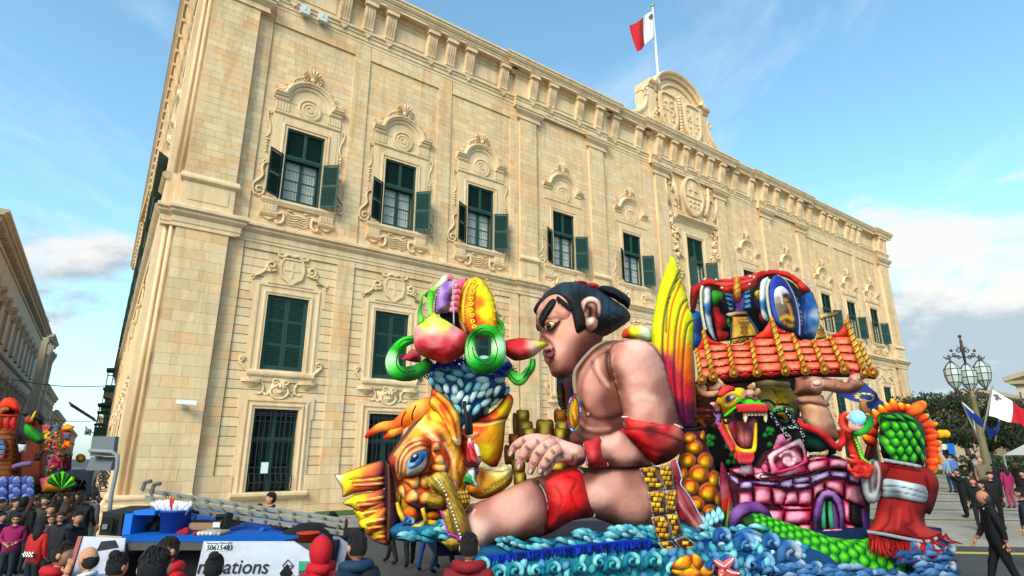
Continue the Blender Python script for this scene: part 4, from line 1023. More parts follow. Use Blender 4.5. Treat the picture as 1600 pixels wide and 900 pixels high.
M_skin=mat('painted_skin','vcol',.72,9,.07,.5,7,spec=.15,gain=1.18,bdist=.04)
SKINN= {'head','torso','upper_arm','forearm','palm','thigh','shin','finger','thumb','ear','ear_lobe','arm','hand','wrist','toe','far_shoulder','fingernail','nipple'}
M_fab=mat('painted_fabric','vcol',.8,9,.10,.3,40,spec=.15,gain=.9)
def segdist(P,L_):
 L_=np.asarray(L_,float)[:,:2]
 if len(L_) ==1:return np.linalg.norm(P-L_[0],axis=1)
 a=L_[:-1];d=L_[1:]-a;l2= (d**2).sum(1)+1e-12;out=np.full(len(P),1e9)
 for i in range(len(a)):
  t=np.clip(((P-a[i])@d[i])/l2[i],0,1);q=a[i]+t[:,None]*d[i];np.minimum(out,((P-q)**2).sum(1),out=out)
 return np.sqrt(out)
def inside(P,poly):
 poly=np.asarray(poly);x,y=P[:,0],P[:,1];c=np.zeros(len(P),bool);n=len(poly)
 for i in range(n):
  x0,y0=poly[i];x1,y1=poly[(i+1) %n]
  if y0==y1:continue
  k= ((y0>y) != (y1>y)) & (x< (x1-x0)*(y-y0)/(y1-y0)+x0);c^=k
 return c
def resample(poly,step):
 out= [];n=len(poly)
 for i in range(n):
  a,b=poly[i],poly[(i+1) %n];l=math.hypot(b[0]-a[0],b[1]-a[1]);k=max(1,int(round(l/step)))
  for j in range(k):out.append((a[0]+(b[0]-a[0])*j/k,a[1]+(b[1]-a[1])*j/k))
 res= [out[0]]
 for p in out[1:]:
  if math.hypot(p[0]-res[-1][0],p[1]-res[-1][1]) >step*.45:res.append(p)
 return res
class Blob:pass
def hfield(par,P):
 Q,H=par.P,par.h;out=np.empty(len(P));k=min(4,len(Q))
 for i in range(0,len(P),400):
  d= ((P[i:i+400,None,:]-Q[None])**2).sum(2);j=np.argpartition(d,k-1,axis=1)[:,:k];dd=np.take_along_axis(d,j,1);w=1/(dd+.05)
  out[i:i+400] = (H[j]*w).sum(1)/w.sum(1)
 return out
def blob(name,parent,outline,b=0.,T=.3,R_=None,back=.7,step=4.,cps=None,strokes=(),on=None,lift=.01,curved=True,it=6,m=None,pw=3.6,label=None,kind=None,edge=None,holes=()):
 """outline in picture units of the float's drawing; b: distance forward (number or function); T: bulge in metres; strokes: (points, width, colour, strength, relief)"""
 if len(outline[0]) >2:outline= [p[:2]for p in outline]
 poly=crom(outline,4,True)if curved else outline
 poly=resample(poly,step);hl= [resample(crom(h,4,True),step)for h in holes]
 xs= [p[0]for p in poly];ys= [p[1]for p in poly]
 gx,gy=np.meshgrid(np.arange(min(xs),max(xs),step),np.arange(min(ys),max(ys),step*.87));gx=gx+np.where(np.arange(gx.shape[0]) %2,step/2,0)[:,None]
 G=np.stack([gx.ravel(),gy.ravel()],1);G=G[inside(G,poly)]
 for h in hl:G=G[~inside(G,h)]
 loops= [poly]+hl
 if len(G):
  dG=np.min([segdist(G,lp+[lp[0]])for lp in loops],axis=0);G=G[dG>step*.55]
 nb=sum(len(l)for l in loops);allp= [Vector(p)for l in loops for p in l]+[Vector(p)for p in G]
 ed= [];o_=0
 for l in loops:ed+= [(o_+i,o_+(i+1) %len(l))for i in range(len(l))];o_+=len(l)
 res=geometry.delaunay_2d_cdt(allp,ed,[],0,1e-4)
 V_=np.array([tuple(v)for v in res[0]]);tri=np.array([f for f in res[2]])
 cen=V_[tri].mean(1);ok=inside(cen,poly)
 for h in hl:ok&= ~inside(cen,h)
 tri=tri[ok];used=np.unique(tri);mp= -np.ones(len(V_),int);mp[used] =np.arange(len(used));V_=V_[used];tri=mp[tri]
 a=V_[tri];ar= (a[:,1,0]-a[:,0,0])*(a[:,2,1]-a[:,0,1])-(a[:,1,1]-a[:,0,1])*(a[:,2,0]-a[:,0,0]);fl_=ar>0
 tri[fl_] =tri[fl_][:,::-1]
 d=np.min([segdist(V_,l+[l[0]])for l in loops],axis=0);Rm=d.max()if R_ is None else R_
 q=np.clip(d/max(Rm,1e-6),0,1);h=T*np.sqrt(np.clip(1-(1-q)**2,0,1));bd=d<1e-3
 e=np.concatenate([tri[:,[0,1]],tri[:,[1,2]],tri[:,[2,0]]]);
 for _ in range(it):
  s_=np.zeros(len(V_));c_=np.zeros(len(V_));np.add.at(s_,e[:,0],h[e[:,1]]);np.add.at(s_,e[:,1],h[e[:,0]]);np.add.at(c_,e[:,0],1);np.add.at(c_,e[:,1],1)
  h=np.where(bd,0,.4*h+.6*s_/np.maximum(c_,1))
 col=np.ones((len(V_),3))*.5
 if isinstance(cps,str):col[:] =lin(cps)
 elif cps:
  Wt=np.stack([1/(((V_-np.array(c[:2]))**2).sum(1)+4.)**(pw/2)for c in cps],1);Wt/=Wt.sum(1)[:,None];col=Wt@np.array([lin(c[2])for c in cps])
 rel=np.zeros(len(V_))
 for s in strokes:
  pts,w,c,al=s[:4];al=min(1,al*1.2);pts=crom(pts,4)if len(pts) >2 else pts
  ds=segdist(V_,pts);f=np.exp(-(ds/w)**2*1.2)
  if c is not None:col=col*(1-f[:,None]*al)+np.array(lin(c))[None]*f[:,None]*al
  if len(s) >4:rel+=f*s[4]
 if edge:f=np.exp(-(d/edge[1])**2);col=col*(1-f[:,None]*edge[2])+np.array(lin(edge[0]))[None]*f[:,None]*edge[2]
 if on is not None:base=hfield(on,V_)+lift;bb=on.b(V_)if callable(on.b)else on.b
 else:base=0;bb=b(V_)if callable(b)else b
 P0=FPv(V_,bb);n=len(V_)
 if on is not None:Bn=on.Bn
 else:Bn=np.array((0,0,CH))-P0.mean(0);Bn/=np.linalg.norm(Bn)
 hf=base+h+rel;hb= (base-np.maximum(.02,h*back))if on is not None else-h*back
 hf=np.where(bd,(base if on is not None else 0.0),hf);
 fr=P0+Bn*np.broadcast_to(hf,(n,))[:,None];bk=P0+Bn*np.broadcast_to(hb if on is None else base-.03-h*.2,(n,))[:,None]
 bi= -np.ones(n,int)
 if on is None:nbk=np.where(~bd)[0];bi[nbk] =n+np.arange(len(nbk));bi[bd] =np.where(bd)[0];verts=np.concatenate([fr,bk[nbk]]);cols=np.concatenate([col,col[nbk]]);tb=bi[tri][:,::-1];tris=np.concatenate([tri,tb])
 else:
  verts=np.concatenate([fr,bk]);cols=np.concatenate([col,col]);ee= {}
  for t in tri:
   for u,v in((t[0],t[1]),(t[1],t[2]),(t[2],t[0])):ee[(u,v)] =1
  rim= [(u,v)for u,v in ee if(v,u)not in ee];q4= []
  for u,v in rim:q4+= [(v,u,u+n),(v,u+n,v+n)]
  tris=np.concatenate([tri,np.array(q4)])if q4 else tri
 me=bpy.data.meshes.new(name);off=np.array(wo(parent));verts=verts-off
 me.vertices.add(len(verts));me.vertices.foreach_set('co',verts.astype(np.float32).ravel());me.loops.add(len(tris)*3);me.loops.foreach_set('vertex_index',tris.astype(np.int32).ravel())
 me.polygons.add(len(tris));me.polygons.foreach_set('loop_start',(np.arange(len(tris))*3).astype(np.int32));me.polygons.foreach_set('loop_total',np.full(len(tris),3,np.int32));me.polygons.foreach_set('use_smooth',np.ones(len(tris),bool));me.update(calc_edges=True);me.validate()
 at=me.color_attributes.new('col','FLOAT_COLOR','POINT');at.data.foreach_set('color',np.concatenate([cols,np.ones((len(cols),1))],1).astype(np.float32).ravel())
 o=link(name,me,m or(M_skin if name in SKINN and parent.name in('wrestler_statue','lifting_arm_statue')else M_fl),parent)
 if label:o['label'] =label
 if kind:o['kind'] =kind
 r=Blob();r.o=o;r.P=V_;r.h=np.broadcast_to(hf,(n,)).copy();r.b=b if on is None else on.b;r.name=name;r.Bn=Bn
 return r
def pt3(pts,b=None,on=None,lift=0.):
 """picture points -> world, on plane b (or a third entry) or on the surface of a blob"""
 xy=np.array([p[:2]for p in pts],float)
 if on is not None:h=hfield(on,xy)+lift;bb=on.b(xy)if callable(on.b)else on.b;return FPv(xy,bb)+on.Bn*h[:,None]
 bb=np.array([p[2]for p in pts],float)if b is None else b
 return FPv(xy,bb)
def ptube(name,parent,pts,r,cols,b=None,n=12,on=None,lift=0.,m=None,sm=5,flat=1.,group=None,label=None):
 """pts (x,y[,b]); r in picture units (number or list)"""
 k0=len(pts);pp= [tuple(p)+((0.,)if(len(p) ==2)else())for p in pts]
 rr=list(r)if isinstance(r,(list,tuple))else[r]*k0;cc=cols if isinstance(cols,(list,tuple))else[cols]*k0
 full= [p+(q,)+tuple(lin(c))for p,q,c in zip(pp,rr,cc)];full=crom(full,sm)if k0>2 else full
 if on is None and b is not None:W=FPv([f[:2]for f in full],b)
 else:W=pt3([f[:3]for f in full],None,on,lift)
 sc= [max(1e-3,f[3])*math.hypot(p[0],p[1])/FPX for f,p in zip(full,W)]
 mb=MB();nv=0;mb.tube([Vector(p)for p in W],sc,n,col='#ffffff',flat=flat)
 mb.c= [tuple(max(0,x)for x in f[4:7])for f in full for _ in range(n)];mb.cc='#ffffff'
 o=mb.build(name,m or(M_skin if name in SKINN and parent.name=='wrestler_statue' else M_fl),parent,smooth=True)
 if label:o['label'] =label
 return o
def pobj(name,parent,mb,m=None,**k):mb.cc=mb.cc or '#ffffff';return mb.build(name,m or M_fl,parent,**k)
def base_pt(x,b):p=FPv([(x,880)],b)[0];return(float(p[0]),float(p[1]),0.)
def ell(cx,cy,rx,ry,rot=0,n=20):
 c,s=math.cos(R(rot)),math.sin(R(rot));return[(cx+rx*math.cos(2*math.pi*i/n)*c-ry*math.sin(2*math.pi*i/n)*s,cy+rx*math.cos(2*math.pi*i/n)*s+ry*math.sin(2*math.pi*i/n)*c)for i in range(n)]
def trim(name,parent,pts,on=None,b=None,col='#d8d8e6',w=1.1,lift=.02):
 return ptube(name,parent,pts,w,col,b=b,on=on,lift=lift,n=6)
# ================================================================ sumo wrestler
SK,SKl,SKd,SKr='#c08a7c','#dcb0a2','#6a3d36','#b56a60'
SU=thing('wrestler_statue','giant painted papier-mache sumo wrestler with black topknot sitting on the float in red bandages','statue',base_pt(950,-.8),None)
headO=Z3([(68,270),(90,225),(125,180),(170,130),(240,82),(290,58),(350,52),(430,55),(520,78),(580,108),(650,155),(710,205),(770,245),(812,285),(826,330),(800,370),(740,412),(680,450),(618,478),(600,520),(560,565),(500,615),(440,670),(405,720),(372,765),(330,800),(285,810),(245,802),(212,782),(194,740),(180,702),(156,672),(148,640),(142,610),(140,560),(128,530),(118,505),(124,475),(118,440),(100,428),(92,400),(86,350),(86,300)])
HEAD=blob('head',SU,headO,-.9,.72,edge=('#7a443c',2.4,.5),R_=38,step=3.2,it=10,cps=[p+(c,)for p,c in zip(Z3([(120,330),(300,290),(150,470),(260,560),(330,400),(360,640),(230,740),(160,660),(480,520),(430,640),(300,790),(290,230),(560,470),(380,340)]),['#a06a5c','#cf9a88','#b97f70','#d7a290','#dca491','#c08473','#b98070','#b97c70','#8a5448','#8a5347','#7a483e','#c08c7c','#7c5048','#d89a88'])],
 strokes=[(Z3([(150,480),(200,505),(240,560),(246,620),(205,670)]),2.6,'#5d2c28',.75,-.03),(Z3([(175,470),(225,510),(255,570),(250,640)]),2.2,'#e8b8aa',.5,.02),(Z3([(130,490),(145,480),(170,500),(190,540)]),2.2,'#6a3530',.6,-.02),
 (Z3([(110,400),(150,440),(230,440),(290,350)]),3,'#7a443c',.6,-.02),(Z3([(190,345),(250,335),(320,340),(350,310)]),1.8,'#5a302b',.7,-.02),(Z3([(100,330),(110,300),(140,240)]),2.5,'#e0b0a0',.6),(Z3([(210,700),(225,740),(260,790)]),3,'#9a5f54',.6),(Z3([(250,290),(310,320),(350,270),(340,220)]),3,'#a06457',.5)])
hairO=Z3([(68,270),(90,225),(125,180),(170,130),(240,82),(290,58),(350,52),(430,55),(520,78),(580,108),(650,155),(710,205),(770,245),(812,285),(826,330),(800,370),(740,412),(680,450),(618,478),(560,455),(500,430),(470,415),(450,430),(410,448),(392,410),(378,340),(362,280),(345,235),(320,195),(275,162),(230,158),(180,180),(130,225),(100,270),(86,305)])
HK='#14181f'
HAIR=blob('hair',SU,hairO,T=.10,R_=6,step=3.4,on=HEAD,lift=.02,cps=[p+(c,)for p,c in zip(Z3([(100,250),(200,110),(350,90),(420,200),(600,200),(700,300),(780,330),(420,400),(640,440),(500,110)]),['#0d1016','#1c2733','#2c3f50','#0c0f14','#33485a','#2d4252','#171d26','#0c0e12','#0a0c10','#22303d'])],
 strokes=[(Z3([(300+60*k,62+16*k),(340+50*k,140+34*k),(380+44*k,240+42*k)]),1.1,HK,.8,-.02)for k in range(1,8)]+[(Z3([(120+26*k,200-22*k),(150+30*k,180-14*k)]),1.0,'#31414f',.6,.01)for k in range(6)]+[(Z3([(520,430-8*k),(650,400-22*k),(800,340-14*k)]),1.1,'#0a0d12',.8,-.02)for k in range(5)])
for k in range(9):
 blob('hair_lock',SU,Z3([(262+12*k,172+9*k),(250+13*k,205+10*k+(k%2)*8),(276+12*k,188+11*k)]),T=.03,step=2.5,on=HEAD,lift=.06,cps='#15191f')
bun=blob('topknot',SU,Z3([(575,105),(600,82),(660,84),(710,100),(760,130),(800,160),(826,190),(822,225),(806,265),(780,240),(720,200),(650,160),(600,130)]),-.75,.35,R_=9,step=3,cps=[p+(c,)for p,c in zip(Z3([(600,100),(700,120),(790,180),(815,230),(650,150)]),['#101216','#20262e','#14171c','#08090b','#0a0b0e'])],
 strokes=[(Z3([(590,98+7*k),(690,112+16*k),(800,200+14*k)]),1.0,'#040405',.9,-.03)for k in range(5)])
blob('hair_ribbon',SU,Z3([(405,48),(450,42),(500,60),(545,62),(580,80),(575,108),(530,95),(480,72),(430,58)]),-.6,.18,R_=4,step=2.5,cps='#c41f22',strokes=[(Z3([(430,50),(560,90)]),1.2,'#5a0c10',.7)])
blob('eyebrow',SU,Z3([(112,350),(132,305),(170,248),(200,208),(228,192),(248,203),(246,232),(216,284),(180,334),(165,375),(175,405),(150,408),(120,380)]),T=.05,R_=5,step=2.4,on=HEAD,lift=.03,cps='#0d0e10',strokes=[(Z3([(130+14*k,370-20*k),(150+14*k,350-22*k)]),1.,'#3a3f45',.7,.03)for k in range(8)])
for pp in(Z3([(88,380),(96,395),(112,434),(100,436),(90,415)]),):blob('eyebrow',SU,pp,-.75,.1,step=2.4,cps='#0d0e10')
EYE=blob('eye',SU,Z3([(160,410),(175,375),(210,360),(250,370),(285,350),(255,395),(225,425),(180,432)]),T=.10,R_=6,step=2,on=HEAD,lift=.04,cps='#8a5a50',edge=('#1b0d0c',1.6,.9))
EB=blob('eyeball',SU,Z3([(168,408),(182,378),(212,367),(240,375),(232,400),(205,420),(178,425)]),T=.06,step=1.8,on=EYE,lift=.02,cps='#d9d2a8')
blob('iris',SU,ell(*Z3([(196,395)])[0],4.2,5.0),T=.04,step=1.3,on=EB,lift=.02,cps='#6a4a18',strokes=[([Z3([(196,395)])[0]],2.3,'#050505',1)])
blob('upper_lip',SU,Z3([(140,600),(160,580),(200,568),(232,556),(236,572),(205,592),(165,608),(146,614)]),T=.08,step=2.2,on=HEAD,lift=.02,cps='#5c2328',strokes=[(Z3([(150,606),(232,564)]),1.2,'#200808',.9,-.03)])
blob('lower_lip',SU,Z3([(158,622),(200,598),(236,576),(238,610),(220,640),(185,642),(160,640)]),T=.12,step=2.2,on=HEAD,lift=.02,cps='#9c5a56',edge=('#5c2a2a',2,.7))
EAR=blob('ear',SU,Z3([(428,235),(440,200),(475,178),(520,172),(565,190),(588,230),(590,290),(575,340),(560,385),(530,425),(500,428),(475,405),(460,350),(448,290)]),T=.22,R_=7,step=2.4,on=HEAD,lift=.06,cps=[p+(c,)for p,c in zip(Z3([(450,220),(520,180),(580,260),(510,300),(510,390),(470,300)]),['#c48e80','#dcb3a4','#b88375','#7d4c42','#dcb4a6','#b37d70'])],
 strokes=[(Z3([(470,290),(480,240),(520,225),(550,250),(548,310),(560,345)]),2.2,'#4d2723',.85,-.05),(Z3([(500,330),(505,280),(490,265)]),4.0,'#140907',.95,-.08),(Z3([(455,260),(470,210),(520,195),(565,230),(570,300)]),1.6,'#e8c4b6',.6,.03)])
blob('ear_lobe',SU,ell(*Z3([(515,378)])[0],9,9.5),T=.10,step=2.2,on=EAR,lift=.03,cps='#d9b0a3',edge=('#9c6a60',2,.6))
# far shoulder and patterned cloth
blob('far_shoulder',SU,ZA([(262,335),(285,320),(320,330),(320,440),(300,470),(275,440),(262,390)]),-1.9,.3,cps='#70443b',step=4)
blob('patterned_cloth',SU,ZA([(243,345),(262,335),(268,380),(268,420),(250,400)]),-1.8,.12,cps='#2a2622',step=3,strokes=[(ZA([(246,350+12*k),(264,345+12*k)]),1.5,['#7d1f2a','#2d5c2a','#806a20'][k%3],.8)for k in range(6)])
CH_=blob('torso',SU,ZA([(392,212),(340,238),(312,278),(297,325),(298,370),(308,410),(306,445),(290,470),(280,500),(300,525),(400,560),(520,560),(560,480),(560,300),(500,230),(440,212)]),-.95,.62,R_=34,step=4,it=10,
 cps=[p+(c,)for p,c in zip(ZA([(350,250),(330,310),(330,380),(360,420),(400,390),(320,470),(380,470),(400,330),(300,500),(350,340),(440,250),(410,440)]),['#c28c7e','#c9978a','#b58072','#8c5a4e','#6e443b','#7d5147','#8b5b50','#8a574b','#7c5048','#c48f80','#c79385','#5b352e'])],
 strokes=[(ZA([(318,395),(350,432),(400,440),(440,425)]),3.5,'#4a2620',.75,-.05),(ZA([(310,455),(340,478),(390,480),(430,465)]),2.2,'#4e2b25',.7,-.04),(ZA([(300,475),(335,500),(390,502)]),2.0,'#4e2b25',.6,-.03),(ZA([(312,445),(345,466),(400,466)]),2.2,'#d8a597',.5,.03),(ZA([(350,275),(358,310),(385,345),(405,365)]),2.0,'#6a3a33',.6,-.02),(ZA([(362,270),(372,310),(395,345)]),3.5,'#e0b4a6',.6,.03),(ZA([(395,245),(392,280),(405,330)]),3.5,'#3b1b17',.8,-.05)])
nip=blob('nipple',SU,ell(*ZA([(339,424)])[0],4.6,5.4,20),T=.06,step=1.6,on=CH_,lift=.01,cps='#8f564d',strokes=[([ZA([(339,425)])[0]],2.2,'#c8968c',.9,.03)],edge=('#4a2420',1.6,.8))
# near arm
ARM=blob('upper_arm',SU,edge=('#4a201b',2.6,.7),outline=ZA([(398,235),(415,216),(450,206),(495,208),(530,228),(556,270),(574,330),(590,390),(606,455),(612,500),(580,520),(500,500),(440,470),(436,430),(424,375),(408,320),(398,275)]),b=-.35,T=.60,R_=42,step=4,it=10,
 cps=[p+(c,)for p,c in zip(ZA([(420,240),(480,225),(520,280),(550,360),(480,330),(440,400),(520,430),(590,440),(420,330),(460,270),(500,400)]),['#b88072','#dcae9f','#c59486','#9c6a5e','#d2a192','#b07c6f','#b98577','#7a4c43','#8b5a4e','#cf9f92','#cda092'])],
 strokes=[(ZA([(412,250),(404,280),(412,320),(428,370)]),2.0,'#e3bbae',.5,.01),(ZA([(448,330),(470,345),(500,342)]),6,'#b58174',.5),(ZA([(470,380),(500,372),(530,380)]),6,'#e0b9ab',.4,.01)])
ELB=blob('elbow_bandage',SU,ZA([(434,432),(470,434),(530,440),(580,452),(606,462),(613,500),(608,535),(580,560),(545,574),(528,574),(500,548),(465,510),(430,476),(448,458)]),-.1,.55,R_=26,step=3.4,it=8,
 cps=[p+(c,)for p,c in zip(ZA([(445,440),(470,480),(520,470),(560,470),(600,480),(610,520),(560,560),(520,545),(480,505),(500,445)]),['#c5202a','#d6242c','#7c1016','#b52a2c','#d87068','#6d1418','#2a0c0c','#a8141b','#e02028','#e05048'])],
 strokes=[(ZA([(440,470),(480,470),(540,480),(608,505)]),2.5,'#4a070b',.7,-.04),(ZA([(445,450),(500,455),(560,465)]),2,'#ff6a62',.4,.02),(ZA([(470,500),(520,530),(570,540)]),4,'#7c0e14',.6,-.03)])
trim('bandage_trim',SU,ZA([(430,476),(465,512),(500,550),(530,576)]),on=ELB,lift=.0,w=1.2);trim('bandage_trim',SU,ZA([(434,434),(500,436),(570,450),(606,464)]),on=ELB,lift=.0,w=1.2)
FOR=blob('forearm',SU,edge=('#5a2c26',3,.6),outline=ZA([(370,492),(400,484),(432,474),(470,512),(505,552),(522,575),(480,582),(430,584),(385,581),(340,578),(345,520)]),b=.05,T=.38,R_=22,step=3.6,it=8,cps=[p+(c,)for p,c in zip(ZA([(400,500),(450,520),(500,565),(400,570),(430,545),(360,540)]),['#d0a092','#c08d7f','#6e453c','#7c5048','#c79587','#8b5c50'])])
WR=blob('wristband',SU,ZA([(320,510),(345,500),(370,490),(378,520),(385,550),(393,579),(360,582),(333,580),(328,545)]),.25,.30,R_=16,step=3,cps=[p+(c,)for p,c in zip(ZA([(345,510),(340,540),(370,560),(380,530),(335,570)]),['#c23c3c','#d8585a','#9a1a20','#c22a30','#7a1218'])])
trim('bandage_trim',SU,ZA([(322,512),(330,545),(336,580)]),on=WR,lift=-.02);trim('bandage_trim',SU,ZA([(372,492),(380,530),(394,578)]),on=WR,lift=-.02)
FC1= ['#8a5e54','#c79d92','#c79a8f','#b28277']
for nm,pts,r_,bz in(('finger',[(760,440),(670,432),(590,448),(520,490),(480,562)],[9,8.6,7.6,6.2,3.6],.30),('finger',[(800,440),(700,450),(620,500),(572,580),(548,668)],[9,9,8.4,7,4.8],.42),('finger',[(840,460),(760,490),(700,545),(665,620),(637,704)],[9,9,8.2,6.8,4.6],.5),('finger',[(880,500),(820,530),(775,590),(735,650),(712,700)],[8.5,8.5,8,6.4,4.6],.56),('thumb',[(960,560),(890,560),(820,590),(790,640),(750,712)],[9,8.5,7.5,6.5,4.2],.40)):
 P=Z4(pts);f_=ptube(nm,SU,[(p[0],p[1],bz-.02*i)for i,p in enumerate(P)],r_,['#a8786c','#cda296','#c4978b','#bd8d82','#a87468'],n=12,sm=6)
 e=P[-1];n_=P[-2];u= ((e[0]-n_[0]),(e[1]-n_[1]));l=math.hypot(*u);u= (u[0]/l,u[1]/l)
 cx,cy=e[0]-u[0]*4,e[1]-u[1]*4;ang=math.degrees(math.atan2(u[1],u[0]))
 nb_=blob('fingernail',SU,ell(cx,cy,5.6,3.2,ang,14),bz+.08,.035,step=1.4,cps='#c9aaa0',edge=('#6a453e',1.0,.8))
 for q in(1,2,3):
  c=P[q];v= (P[q+1][0]-P[q-1][0],P[q+1][1]-P[q-1][1]);l=math.hypot(*v);nv_= (-v[1]/l,v[0]/l);w=r_[q]*.62
  for dq in(-1.6,1.2):ptube('knuckle_crease',SU,[(c[0]+nv_[0]*w*t+v[0]/l*dq,c[1]+nv_[1]*w*t+v[1]/l*dq,bz+.105-.05*t*t)for t in(-1,0,1)],.55,'#5a342e',n=5)
PALM=blob('palm',SU,Z4([(1055,490),(985,465),(900,436),(820,405),(740,404),(690,420),(700,470),(760,520),(830,560),(870,600),(930,628),(1000,642),(1062,622),(1078,560)]),.30,.22,R_=16,step=3,it=8,cps=[p+(c,)for p,c in zip(Z4([(1040,530),(900,460),(780,430),(850,540),(950,590),(1040,610),(980,510)]),['#b98c80','#d6b0a4','#cda59a','#b58578','#b08073','#5e3c35','#d2aa9e'])],
 strokes=[(Z4([(930,610),(975,580),(985,545)]),1.5,'#5c342d',.7,-.02),(Z4([(955,615),(1000,580),(1005,550)]),1.4,'#5c342d',.6,-.02),(Z4([(840,560),(880,548),(890,535)]),1.6,'#4c2a25',.8,-.03),(Z4([(820,420),(760,450),(740,480)]),1.6,'#7d5248',.7,-.02),(Z4([(870,440),(830,490),(810,530)]),1.6,'#7d5248',.6,-.02)])
# legs
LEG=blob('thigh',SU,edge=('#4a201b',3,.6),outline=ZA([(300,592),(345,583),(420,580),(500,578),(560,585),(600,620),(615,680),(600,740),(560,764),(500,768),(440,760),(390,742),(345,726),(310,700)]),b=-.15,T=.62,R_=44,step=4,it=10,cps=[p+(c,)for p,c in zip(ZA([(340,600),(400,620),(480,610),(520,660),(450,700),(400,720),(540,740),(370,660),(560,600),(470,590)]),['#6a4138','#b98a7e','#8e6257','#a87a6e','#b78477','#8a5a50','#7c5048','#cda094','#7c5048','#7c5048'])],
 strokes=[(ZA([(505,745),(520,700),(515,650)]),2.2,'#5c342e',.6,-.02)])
KNE=blob('knee_bandage',SU,ZA([(170,616),(215,600),(255,589),(305,584),(325,605),(343,650),(353,700),(352,726),(320,732),(280,742),(235,770),(190,785),(200,760),(214,730),(215,695),(205,655),(190,630)]),.05,.55,R_=34,step=3.6,it=8,
 cps=[p+(c,)for p,c in zip(ZA([(190,615),(230,620),(280,600),(330,650),(290,680),(235,720),(340,710),(210,770),(255,650)]),['#a98378','#d83a3c','#e0141c','#d0131b','#ee1a22','#a80f16','#7c0b10','#5c0a0d','#f04a48'])],strokes=[(ZA([(270,610),(300,620),(285,660),(300,700)]),2,'#7a060b',.6,-.03),(ZA([(240,640),(260,670),(250,710)]),2,'#8a0a10',.5,-.03)])
trim('bandage_trim',SU,ZA([(170,616),(195,632),(212,665),(217,700),(212,735),(196,765),(186,787)]),on=KNE,lift=.0,w=1.4);trim('bandage_trim',SU,ZA([(305,585),(325,605),(344,650),(354,700),(353,727)]),on=KNE,lift=.0,w=1.4)
SHIN=blob('shin',SU,edge=('#7a4a42',3,.5),outline= [(832,747),(800,760),(765,777),(735,790),(722,808),(722,832),(730,858),(748,868),(768,852),(800,846),(840,840),(852,830),(857,800),(848,765)],b=.1,T=.42,R_=30,step=3.6,it=8,cps=[(835,760,'#a87a6e'),(790,775,'#c69588'),(750,790,'#a87468'),(745,830,'#d8b4aa'),(800,800,'#cfa094'),(830,832,'#7a4c42'),(735,850,'#8c5c50'),(775,840,'#a37266')],
 strokes=[([(738,786),(742,795),(739,806)],1.4,'#e4c6bd',.7,.01),([(728,800),(735,800),(740,795)],1.2,'#7d4f46',.7,-.01)])
blob('toe',SU,Z2([(632,508),(655,512),(680,545),(690,590),(670,600),(650,565)]),.15,.12,step=2.6,cps='#a8766c')
ANK=blob('ankle_wrap',SU,Z2([(655,580),(690,560),(720,575),(742,612),(738,650),(715,682),(690,670),(668,620)]),.45,.14,step=2.4,cps='#8a5a20',strokes=[(Z2([(665+16*k,600-8*k),(690+14*k,665-8*k)]),1.,'#4a2a10',.7,-.02)for k in range(4)])
for i in range(4):
 for j in range(3):
  cx,cy=678+15*i+6*j,590+24*j-2*i
  blob('gold_block',SU,Z2([(cx-6,cy-9),(cx+6,cy-9),(cx+7,cy+9),(cx-5,cy+9)]),T=.03,step=2,on=ANK,lift=.01,cps='#c79a3c',curved=False)
# wooden sandal
GET=thing('wooden_sandal','huge yellow carved wooden sandal edged with purple beads on the foot of the wrestler statue','sandal',base_pt(712,.4))
WC= ['#c9a63a','#a07a24','#e2c664','#7d5a1a']
def wood(name,P,b,T,ang=60,par=GET,step=3):
 xs= [p[0]for p in P];ys= [p[1]for p in P];cx,cy=sum(xs)/len(xs),sum(ys)/len(ys);r=random.Random(int(cx));ca,sa=math.cos(R(ang)),math.sin(R(ang));L_=max(max(xs)-min(xs),max(ys)-min(ys))*.5
 st= [([(cx-L_*ca+sa*o+r.uniform(-2,2),cy-L_*sa-ca*o),(cx+r.uniform(-3,3)+sa*o,cy-ca*o),(cx+L_*ca+sa*o,cy+L_*sa-ca*o)],r.uniform(.8,1.6),r.choice(('#6b4a14','#e8d27a','#8a6420')),.65,r.choice((-.02,.01)))for o in range(-30,31,5)]
 return blob(name,par,P,b,T,R_=6,step=step,cps=[(min(xs),min(ys),'#d8bb55'),(max(xs),max(ys),'#8a6826'),(cx,cy,'#bf9a3a'),(min(xs),max(ys),'#a88430')],strokes=st,curved=False)
wood('tooth',Z2([(485,630),(520,595),(600,585),(630,640),(600,680),(530,672)]),.3,.3,20)
wood('tooth',Z2([(585,855),(650,820),(710,850),(690,890),(640,905)]),.3,.3,20)
sole=wood('sole',Z2([(505,512),(560,478),(615,475),(650,520),(680,600),(715,690),(750,800),(730,830),(680,860),(655,800),(630,700),(600,610),(560,590),(520,560)]),.55,.22,66)
wood('side_panel',Z2([(590,690),(632,668),(680,850),(628,820)]),.42,.12,76)
for i,L_ in enumerate((Z2([(560,515),(600,570),(640,670),(670,760),(695,840)]),Z2([(620,662),(640,670)]),Z2([(585,690),(600,740),(620,800)]),Z2([(628,815),(660,820),(690,845)]))):
 m_=MB();W=pt3(crom(L_,9)if len(L_) >2 else L_,.8)
 for p in W[::2]:m_.ball(tuple(p),.018,6,4,col='#d23ad8' if i else '#e6e2ee')
 o=pobj('bead_string',GET,m_,smooth=True);o['kind'] ='stuff'
